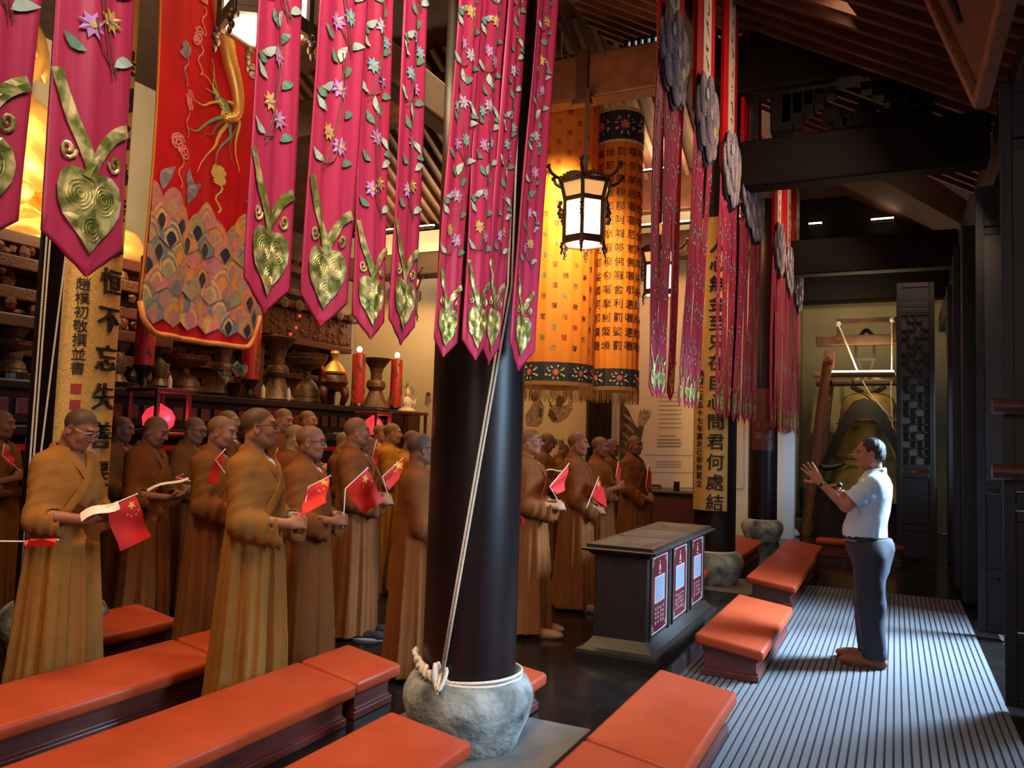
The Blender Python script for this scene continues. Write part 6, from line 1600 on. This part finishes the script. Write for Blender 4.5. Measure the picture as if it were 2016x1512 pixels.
def monk(key, px, ptop, X, label, yaw=15, hy=15, hp=0, pose='flag', robe='robe_b', tone='m', glass=None, fat=0.0, shirt=(.16, .07, .03), res=.0065, rres=.013, hscale=None, share=False, shoes=None, Y=None, z=None, hairy=.72, group=None):
    if Y is None:
        p = atX(px, ptop, X); Y = p.y; z = p.z
    sc = (z if hscale is None else hscale) / (1.725 - (.03 if hp > 15 else 0))
    hy_, hp_ = math.radians(hy), math.radians(hp)
    me, rb, grips, cme = body_meshes(pose, hy_, hp_, fat, TONES[tone], shirt, res, rres, 5 if share else hash(key) % 97 if False else len(MONK) + 3, hairy)
    r = root('person', label, 'person', (X, Y, 0), math.radians(yaw), group); r.scale = (sc, sc, sc)
    b_ = link('body', me, r)
    rm_ = rb if (share and not rb.materials) else (rb if not rb.materials else rb.copy())
    if not rm_.materials: rm_.materials.append(M[robe])
    else: rm_.materials[0] = M[robe]
    link('robe', rm_, r)
    cm_ = cme if cme.users == 0 else cme.copy()
    cm_.materials[0] = M[robe]; link('collar', cm_, r)
    if glass: glasses(r, rotm(hy_, hp_), M[glass])
    if shoes:
        for s_ in (-1, 1):
            F = Field((-.16, -.08, -.01), (.22, .08, .16), .010); F.cap((-.08, 0, .035), (.10, 0, .028), .042, .040, .02); F.ell((.12, 0, .025), (.07, .046, .032), .02); F.cap((-.06, 0, .05), (-.05, 0, .12), .04, .04, .02)
            F.cap((0, 0, -.06), (.001, 0, -.06), .06, .06, 0, op='s') if False else None
            F.a[:, :, :2] = F.big
            m_, _ = F.mesh('shoe'); m_.materials.append(M[shoes]); o = link('shoe', m_, r, (.13 if s_ > 0 else .16, .11 * s_, .0))
            sb = MB(); sb.lathe([(.048, 0), (.05, .012), (.048, .016)], 16); so = sb.build('sole', M['sole_white' if shoes == 'shoe_dark' else 'shoe_sole'], o); so.scale = (3.2, 1, 1); so.location = (.03, 0, 0.001)
    bpy.context.view_layer.update()
    mw = Matrix.Translation((X, Y, 0)) @ Matrix.Rotation(math.radians(yaw), 4, 'Z') @ Matrix.Scale(sc, 4)
    MONK[key] = dict(root=r, grip=[mw @ Vector(g) for g in grips], mw=mw)
    return r
FINE = dict(res=.0048, rres=.0095); MID = dict(res=.006, rres=.012); FAR = dict(res=.0085, rres=.018, share=True)
monk('m0', 515, 803, -3.41, 'tall monk in ochre robe and dark spectacles, nearest in the middle', 14, 26, -4, 'flag', 'robe_a', 'p', 'glass_rim', shirt=(.55, .5, .46), hairy=1.15, **FINE)
monk('m1', 143, 826, -4.42, 'monk in bright ochre robe, head bowed over a white sheet, beside the gilt board', 8, 12, 26, 'read', 'robe_a', 'm', 'glass_rim_pale', hscale=1.70, hairy=1.25, **FINE)
monk('m2', 612, 838, -3.62, 'older heavyset monk with spectacles, partly behind the tall bespectacled monk', 12, 18, 3, 'flag', 'robe_b', 'd', 'glass_rim', fat=.006, shirt=(.55, .35, .36), hairy=.55, **FINE)
monk('m3', 706, 822, -3.97, 'clean-faced monk whose flag shows all its stars, black shoes visible', 20, 22, -3, 'flag', 'robe_b', 'm', None, shirt=(.55, .48, .44), shoes='shoe_dark', **FINE)
monk('m4', 830, 852, -2.97, 'monk with spectacles half hidden by the thick front column', 30, 28, 0, 'low', 'robe_b', 'd', 'glass_rim', shirt=(.05, .07, .12), hairy=1.1, **FINE)
monk('m5', 1046, 842, -2.8, 'monk with pale spectacles just right of the thick front column', 12, 8, -3, 'flag', 'robe_b', 'p', 'glass_rim_pale', shirt=(.6, .55, .5), shoes='shoe_tan', **MID)
monk('m6', 1139, 851, -2.8, 'monk in tan shoes holding a slanted flag, left of the donation cabinet', 10, 6, 0, 'low', 'robe_b', 'm', None, shirt=(.16, .12, .09), shoes='shoe_tan', **MID)
monk('m7', 1182, 860, -2.9, 'monk directly behind the cabinet, holding a narrow upright flag', 2, 8, 2, 'high', 'robe_c', 'd', None, shirt=(.12, .09, .07), **MID)
monk('m8', 1205, 864, -3.25, 'monk whose face peeps out behind the monk at the cabinet', -5, 6, 0, 'high', 'robe_c', 'd', None, **MID)
monk('m9', 1250, 858, -2.85, 'monk standing rightmost of the group, before the statue poster', -14, -4, 2, 'low', 'robe_c', 'd', None, shirt=(.03, .035, .05), **MID)
monk('m10', 1072, 855, -3.9, 'monk reading a small slip behind the pale-spectacled monk', 20, 12, 20, 'read', 'robe_c', 'd', None, **MID)
monk('m11', 1104, 874, -4.6, 'monk bending forward left of the far dark column', 25, 20, 30, 'read', 'robe_c', 'd', None, **FAR)
monk('m12', 299, 824, -5.4, 'monk in dark robe reading a long paper slip right of the gilt board', 14, 10, 20, 'read', 'robe_c', 'd', None, shirt=(.02, .02, .02), **MID)
monk('m13', 380, 820, -5.75, 'monk in black spectacles looking down at a paper slip', 10, 10, 12, 'read', 'robe_b', 'm', 'glass_rim', **MID)
monk('m14', 433, 818, -4.42, 'monk lit red with closed eyes, folded flag against his chest', 16, 14, 8, 'flag', 'robe_c', 'm', None, **MID)
monk('m15', 452, 808, -6.4, 'pale-headed monk in white collar behind the red-lit monk', 18, 16, 0, 'flag', 'robe_b', 'y', 'glass_rim_pale', shirt=(.55, .5, .45), **FAR)
monk('m16', 240, 820, -6.5, 'monk mostly hidden behind the gilt board edge', 14, 14, 6, 'flag', 'robe_c', 'd', None, **FAR)
monk('m17', 4, 808, -6.7, 'brown-robed monk at the far left edge behind the ropes', 14, 16, 2, 'high', 'robe_c', 'd', None, **FAR)
monk('m18', 556, 803, -6.2, 'monk with lowered gaze behind the tall monk\'s face', 18, -10, 12, 'flag', 'robe_b', 'y', None, **FAR)
monk('m19', 606, 808, -6.7, 'pale-headed monk with thin spectacles, farthest behind the heavyset monk', 16, 4, 4, 'flag', 'robe_b', 'y', 'glass_rim_pale', **FAR)
monk('m20', 582, 836, -5.0, 'shorter monk directly behind the heavyset monk\'s head', 20, 20, 4, 'flag', 'robe_b', 'y', None, **FAR)
monk('m21', 676, 850, -5.4, 'monk whose shoulder shows left of the clean-faced monk', 20, 20, 8, 'low', 'robe_b', 'y', None, **FAR)
monk('m22', 722, 858, -4.75, 'monk whose head shows right below the pink-red lamp', 20, 20, 8, 'flag', 'robe_b', 'm', None, **FAR)
monk('m23', 774, 833, -5.2, 'monk in bright yellow robe facing right near the empty lantern frame', 20, 16, 0, 'flag', 'robe_y', 'y', None, shirt=(.6, .55, .5), **FAR)
monk('m24', 750, 835, -6.15, 'monk close behind the yellow-robed monk\'s shoulder', 20, 12, 4, 'flag', 'robe_y', 'y', None, **FAR)
monk('m25', 808, 846, -4.6, 'monk between the yellow robe and the column-hidden monk', 24, 14, 14, 'read', 'robe_y', 'm', None, **FAR)
monk('m26', 0, 0, -4.35, 'monk cut by the left frame edge, holding a flat red flag', 10, 12, 10, 'flag', 'robe_c', 'd', None, Y=2.36, z=1.68, **MID)
for kx_, a_, nm in [('m1', None, 'paper_sheet')]:
    pass

# ------------------------------------------------------------------ conductor
def conductor():
    X, Y, sc = -.17, 6.72, .98
    r = root('person', 'man in light blue shirt and navy trousers conducting with a raised hand', 'person', (X, Y, .0125), PI, None); r.scale = (sc, sc, sc)
    # local frame: faces +x (turned to -X in the hall), left is +y (towards the viewer)
    Rm = rotm(math.radians(6), math.radians(3)); h = .0048
    F = Field((-.24, -.36, .86), (.62, .42, 1.78), h)
    F.cap((-.03, 0, .95), (-.03, 0, 1.34), .09, .10, .03); F.cap((-.03, -.14, 1.385), (-.03, .14, 1.385), .05, .05, .03)
    T0 = head_prims(F, Rm, .003)
    ShL = np.array((-.02, .185, 1.375)); EL = np.array((.165, .215, 1.205)); WL = np.array((.345, .195, 1.37))
    F.cap(ShL, EL, .050, .043, .02); F.cap(EL, WL, .044, .028, .02); fl = np.array((.62, -.02, .80))
    F.cap(WL, WL + fl * .03, .028, .026, .012); hand_prims(F, WL + fl * .01, fl, (.3, -.95, .1), (.35, 0, -.6), .38, .55, 1.0, 1.08)
    ShR = np.array((-.02, -.185, 1.375)); WR = np.array((.19, -.11, 1.24)); ER = elbow(ShR, WR, (-.1, -.6, -.8)); F.cap(ShR, ER, .05, .043, .02); F.cap(ER, WR, .043, .028, .02)
    gR = hand_prims(F, WR, (.35, .55, .75), (.3, .6, -.5), (.5, -.2, .6), 1.0)
    me, pts = F.mesh('body'); me.materials.append(M['skin']); paint(me, pts, T0, Rm, (.40, .165, .10), 0.0, None, False); link('body', me, r)
    # hair: thinning on top, dark at the sides and back
    F = Field((-.20, -.14, 1.45), (.16, .14, 1.78), .005)
    def T(p): return HP + Rm @ (np.array(p, float) + np.array([.02, 0, .115]))
    F.ell(T((-.018, 0, .038)), (.101, .085, .092), .01, rot=Rm); F.ell(T((-.05, 0, -.02)), (.062, .079, .075), .03, rot=Rm)
    F.ell(T((.075, 0, .0)), (.075, .11, .078), .01, op='s', rot=Rm); F.ell(T((.10, 0, .075)), (.055, .06, .06), .02, op='s', rot=Rm); F.ell(T((-.01, 0, -.085)), (.12, .12, .045), .01, op='s', rot=Rm)
    for s_ in (-1, 1): F.ell(T((-.005, .09 * s_, -.012)), (.026, .03, .040), .006, op='s', rot=Rm)
    x_, y_, z_ = F.full(); F.a += (.0025 * np.sin(160 * y_ + 60 * z_) * np.sin(90 * x_ + 50 * z_)).astype(np.float32)
    me, _ = F.mesh('hair'); me.materials.append(M['hair']); link('hair', me, r)
    # short-sleeved shirt
    G = Field((-.28, -.40, .90), (.34, .40, 1.54), .0075); x, y, z = G.full()
    zz = [.92, .98, 1.05, 1.15, 1.28, 1.37, 1.42, 1.46, 1.49]
    rx = np.interp(z, zz, [.145, .158, .158, .150, .142, .128, .105, .08, .066]); ry = np.interp(z, zz, [.175, .185, .188, .188, .192, .185, .155, .105, .07]); cx_ = np.interp(z, zz, [.035, .04, .035, .015, -.015, -.03, -.035, -.035, -.035])
    xx = x - cx_; k0 = np.sqrt((xx / rx) ** 2 + (y / ry) ** 2); k1 = np.sqrt((xx / rx ** 2) ** 2 + (y / ry ** 2) ** 2) + 1e-5; d = k0 * (k0 - 1) / k1
    d = d - .0045 * np.sin(30 * (z + .5 * xx + .3 * y)) * np.interp(z, [.92, 1.0, 1.2, 1.35], [1, 1, .7, 0]) - .003 * np.sin(17 * np.arctan2(y, xx) + 8 * z) * np.interp(z, [.92, 1.15], [1, 0])
    d = np.maximum(np.maximum(d, .935 - z), z - 1.50); G.a[:] = np.minimum(G.a, d.astype(np.float32)); G.cap((-.03, -.15, 1.385), (-.03, .15, 1.385), .064, .064, .05)
    for Sh, E_ in ((ShL, EL), (ShR, ER)):
        q = Sh + (E_ - Sh) * .74; G.cap(Sh, q, .072, .082, .035, wob=lambda t, a, b_, c: .004 * np.sin(t * 14 + 20 * a)); u = (E_ - Sh) / np.linalg.norm(E_ - Sh)
        qq = G.sub(q - .14, q + .14, .02); sl, X_, Y_, Z_ = qq; pl = (X_ - q[0]) * u[0] + (Y_ - q[1]) * u[1] + (Z_ - q[2]) * u[2]
        rad = np.sqrt(np.maximum((X_ - q[0]) ** 2 + (Y_ - q[1]) ** 2 + (Z_ - q[2]) ** 2 - pl ** 2, 0)); G.a[sl] = np.where(rad < .12, np.maximum(G.a[sl], np.where(pl > -.02, pl - .004, -1)), G.a[sl]); G.cap(q - u * .05, q + u * .1, .058, .068, .004, op='s')
    for s_ in (1, -1):
        pts_ = [(-.10, .01 * s_, 1.492), (-.085, .055 * s_, 1.480), (-.02, .072 * s_, 1.462), (.04, .045 * s_, 1.432), (.07, .012 * s_, 1.40)]
        for a_, b_ in zip(pts_[:-1], pts_[1:]): G.cap(a_, b_, .017, .017, .006); G.cap(np.array(a_) * (1.08, 1.08, 1) + (0, 0, -.02), np.array(b_) * (1.08, 1.08, 1) + (0, 0, -.02), .011, .011, .006)
    G.cap((-.032, 0, 1.44), (-.02, 0, 1.60), .059, .07, .006, op='s')
    me, _ = G.mesh('shirt'); me.materials.append(M['shirt']); link('shirt', me, r)
    # trousers
    G = Field((-.25, -.28, .05), (.28, .28, 1.02), .009); G.ell((.02, 0, .90), (.158, .185, .16), .05); G.cap((-.035, 0, .88), (-.03, 0, .74), .135, .11, .06)
    for s_, kx_, ax_ in ((1, -.005, -.03), (-1, .02, .01)):
        H_ = np.array((.0, .095 * s_, .82)); K_ = np.array((kx_, .10 * s_, .47)); A_ = np.array((ax_, .105 * s_, .10))
        wob = lambda t, a, b_, c, s_=s_: .0025 * np.sin(t * 7 + s_ + 30 * a + 12 * b_) + .003 * np.sin(38 * a + 30 * b_) * np.clip(t + .2, 0, 1) + .004 * np.sin(t * 26 + 20 * a) * np.clip(t * 4 - 3.2, 0, 1)
        G.cap(H_, K_, .125, .100, .05, wob=wob); G.cap(K_, A_, .100, .088, .04, wob=wob)
    x_, y_, z_ = G.full(); G.a[:] = np.maximum(G.a, (.075 - z_) + 0 * G.a); G.a[:] = np.maximum(G.a, (z_ - .965) + 0 * G.a)
    me, _ = G.mesh('trousers'); me.materials.append(M['trousers']); link('trousers', me, r)
    b = MB(); b.lathe([(1, .945), (1.01, .95), (1.01, .972), (1, .977)], 40, close=False); o = b.build('belt', M['black'], r, smooth=True); o.scale = (.158, .186, 1); o.location = (.037, 0, 0)
    for s_, ax_ in ((1, -.03), (-1, .01)):
        F = Field((-.18, -.09, -.012), (.26, .09, .16), .007); F.cap((-.08, 0, .045), (.09, 0, .036), .046, .043, .02); F.ell((.13, 0, .036), (.085, .050, .040), .02); F.cap((-.05, 0, .06), (-.05, 0, .12), .042, .04, .02)
        zi = int(round((.012 + .014) / .007)); F.a[:, :, :zi] = F.big
        me, _ = F.mesh('shoe'); me.materials.append(M['shoe_brown']); o = link('shoe', me, r, (ax_ + .03, .108 * s_, .0))
        sb = MB(); n = 28; ol = [(.17 * math.cos(a) * (1.0 if math.cos(a) > 0 else .85) + .035, .050 * math.sin(a)) for a in [2 * PI * i / n for i in range(n)]]
        vs = [(a, c, 0.0) for a, c in ol] + [(a, c, .022) for a, c in ol]; sb.add(vs, [tuple(range(n - 1, -1, -1)), tuple(range(n, 2 * n))] + [(i, (i + 1) % n, n + (i + 1) % n, n + i) for i in range(n)]); sb.build('sole', M['shoe_sole'], o)
    # wrist watch
    u = (WL - EL) / np.linalg.norm(WL - EL); wc = WL - u * .012; Rz = Vector(u).to_track_quat('Z', 'Y').to_matrix()
    b = MB(); b.lathe([(.0315, -.009), (.0335, -.006), (.0335, .006), (.0315, .009)], 24, tuple(wc), Rz, close=False); b.build('watch_band', M['black'], r, smooth=True)
    b = MB(); b.ball(tuple(wc + np.array((-.015, .03, .012))), (.012, .010, .012), 10, 6); b.build('watch_case', M['metal'], r)
    mw = Matrix.Translation((X, Y, 0)) @ Matrix.Rotation(PI, 4, 'Z') @ Matrix.Scale(sc, 4)
    return mw @ Vector(gR)
gR = conductor()
r = root('microphone', 'small black microphone in the conductor\'s far hand', 'microphone', tuple(gR))
b = MB(); b.tube([(0, 0, -.10), (0, 0, .0), (0, 0, .05)], [.010, .012, .014], 12); b.build('handle', M['black'], r, smooth=True)
b = MB(); b.ball((0, 0, .072), .024, 14, 8); b.build('grille', M['black'], r, smooth='all')
b = MB(); b.lathe([(.0145, .045), (.0165, .05), (.0145, .055)], 12, close=False); b.build('collar_ring', M['metal'], r, smooth=True)

# ------------------------------------------------------------------ hand flags and papers
def star(b, c, u, v, n_, R_, rot=0.0):
    pts = [c + (u * math.sin(rot + PI * i / 5) + v * math.cos(rot + PI * i / 5)) * (R_ if i % 2 == 0 else R_ * .40) for i in range(10)]
    vs = [p + n_ for p in pts] + [c + n_ * 1.3]; b.add(vs, [(i, (i + 1) % 10, 10) for i in range(10)])
    vs = [p - n_ for p in pts] + [c - n_ * 1.3]; b.add(vs, [((i + 1) % 10, i, 10) for i in range(10)])
def flag(key, A, B_, C_, D_, label, P0=None, Pt=None, X=None, wave=.012, stars=True, gi=1):
    """A pole-tip corner, B_ lower pole corner, C_ fly corner below B_, D_ fly corner below A: pixel pairs at depth X"""
    g = MONK[key]['grip'][gi] if key else None
    Xg = X if X is not None else g.x
    def at(p): return atX(p[0], p[1], Xg + (p[2] if len(p) > 2 else 0.0))
    A, B_, C_, D_ = at(A), at(B_), at(C_), at(D_)
    ax = (A - B_).normalized(); low = g if g is not None and P0 is None else (at(P0) if P0 else B_ - ax * .1)
    r = root('hand_flag', label, 'flag', tuple(low)); L = low
    b = MB(); tip = A + ax * .012
    b.tube([low - (B_ - low).normalized() * .045 - L, low - L, B_ - L, tip - L], .0038, 8); b.ball(tip - L, .006, 8, 5); b.build('pole', M['flag_pole'], r, smooth='all')
    nrm = (D_ - A).cross(B_ - A).normalized(); 
    if nrm.dot(Vector((0, 0, EYE)) - A) < 0: nrm = -nrm
    def sf(u, v, d=0.0):      # u along fly 0..1, v down the hoist 0..1
        p = A * (1 - u) * (1 - v) + D_ * u * (1 - v) + B_ * (1 - u) * v + C_ * u * v
        return p + nrm * (wave * math.sin(u * 6.5 + v * 2.2) * min(1, u * 2.5) + d) - L
    vs = []; nu, nv = 18, 10
    for d in (.0012, -.0012):
        for j in range(nv + 1):
            for i in range(nu + 1): vs.append(sf(i / nu, j / nv, d))
    N = (nu + 1) * (nv + 1); fs = []
    for j in range(nv):
        for i in range(nu):
            a = j * (nu + 1) + i; fs += [(a, a + 1, a + nu + 2, a + nu + 1), (N + a + nu + 1, N + a + nu + 2, N + a + 1, N + a)]
    b = MB(); b.add(vs, fs); cl_ = b.build('cloth', M['flag_red'], r, smooth='all')
    if stars:
        W_, H_ = (D_ - A).length, (B_ - A).length
        for i, (u, v, R_, ro) in enumerate([(1 / 6, .25, .15, 0), (1 / 3, .10, .05, .6), (.40, .20, .05, .3), (.40, .35, .05, 0), (1 / 3, .45, .05, .8)]):
            c = sf(u, v); e1 = (sf(u + .02, v) - c).normalized(); e2 = (sf(u, v - .02) - c); e2 = (e2 - e1 * e2.dot(e1)).normalized()
            b = MB(); star(b, c, e1, e2, nrm * .0026, R_ * H_, ro - .5); b.build('star', M['flag_yellow'], r)
    return r
flag('m1', (266, 974), (209, 998), (234, 1085), (297, 1056), 'red flag hanging flat below the bowed ochre-robed reader\'s hands', X=-4.02)
flag('m0', (648, 938), (608, 958), (588, 1022, .02), (642, 990, .10), 'red flag sloping down from the tall bespectacled monk\'s hands', wave=.02)
flag('m2', (722, 923), (680, 962), (712, 1011), (757, 985), 'red flag with five clear stars before the clean-faced monk', wave=.010)
flag('m3', (792, 903), (753, 938), (764, 968), (794, 932, .06), 'red flag partly hidden behind the robe beside the front column', wave=.01)
flag('m14', (441, 887), (424, 905), (405, 952), (430, 953), 'folded red flag pressed against the red-lit monk\'s chest', stars=False, wave=.006)
flag('m26', (110, 1063), (45, 1066), (60, 1070, .12), (108, 1070, .12), 'red flag seen edge-on at the left frame edge', stars=False, wave=.02)
flag('m5', (1119, 914), (1082, 958), (1094, 973), (1112, 965), 'red flag raised slantwise right of the pale-spectacled monk', stars=False, wave=.01)
flag(None, (1040, 952), (1024, 985), (1026, 1036), (1047, 1010), 'red flag drooping beside the front column at the pale-spectacled monk', X=-2.76, P0=(1021, 1008), wave=.012)
flag('m6', (1178, 941), (1164, 976), (1194, 1000), (1188, 962), 'red flag slanting before the monk directly behind the cabinet', wave=.008, P0=(1157, 994))
flag('m7', (1217, 912), (1212, 940), (1221, 950), (1222, 920), 'narrow red flag held upright by the monk behind the cabinet', stars=False, wave=.004)
flag('m9', (1277, 916), (1271, 958), (1281, 962), (1282, 930), 'red flag hanging furled at the rightmost monk\'s hands', stars=False, wave=.006)
flag('m22', (741, 868), (733, 900), (735, 930), (745, 905), 'red flag hanging upright behind the clean-faced monk', wave=.005)
flag('m17', (8, 878), (4, 896), (18, 915), (30, 905), 'small red flag at the brown-robed monk by the ropes', stars=False, wave=.005)
flag('m18', (546, 884), (540, 900), (544, 912), (552, 902), 'tip of a red flag behind the tall monk\'s collar', stars=False, wave=.004)
flag('m13', (358, 934), (345, 939), (348, 946), (360, 942), 'scrap of red flag at the black-spectacled reader\'s hands', stars=False, wave=.004)
def sheet(key, cpx, w, hgt, label, tilt=(0, 0, 0), X=None):
    g = MONK[key]['grip']; c = (g[0] + g[1]) / 2 if cpx is None else atX(*cpx, X)
    r = tag(link('paper_sheet', None), label, 'paper'); r.location = c; r.rotation_euler = tilt
    b = MB(); vs = []
    for j in range(5):
        for i in range(7): vs.append((w * (i / 6 - .5), hgt * (j / 4 - .5), .015 * math.sin(i * .9) + .01 * math.sin(j)))
    n = len(vs); vs += [(x, y, z - .0008) for x, y, z in vs]; fs = []
    for j in range(4):
        for i in range(6): a = j * 7 + i; fs += [(a, a + 1, a + 8, a + 7), (n + a + 7, n + a + 8, n + a + 1, n + a)]
    b.add(vs, fs); o = b.build('sheet', M['paper'], r, smooth='all'); return r
sheet('m1', (196, 1003), .20, .13, 'white song sheet in the bowed ochre-robed reader\'s hands', (.35, -.4, .9), X=-4.05)
sheet('m12', (330, 952), .30, .05, 'long white slip held by the dark-robed reader right of the gilt board', (.3, -.35, .95), X=-5.02)
sheet('m10', (1090, 926), .20, .05, 'small white slip in the hands of the reader behind the pale-spectacled monk', (.2, -.1, .5), X=-3.62)
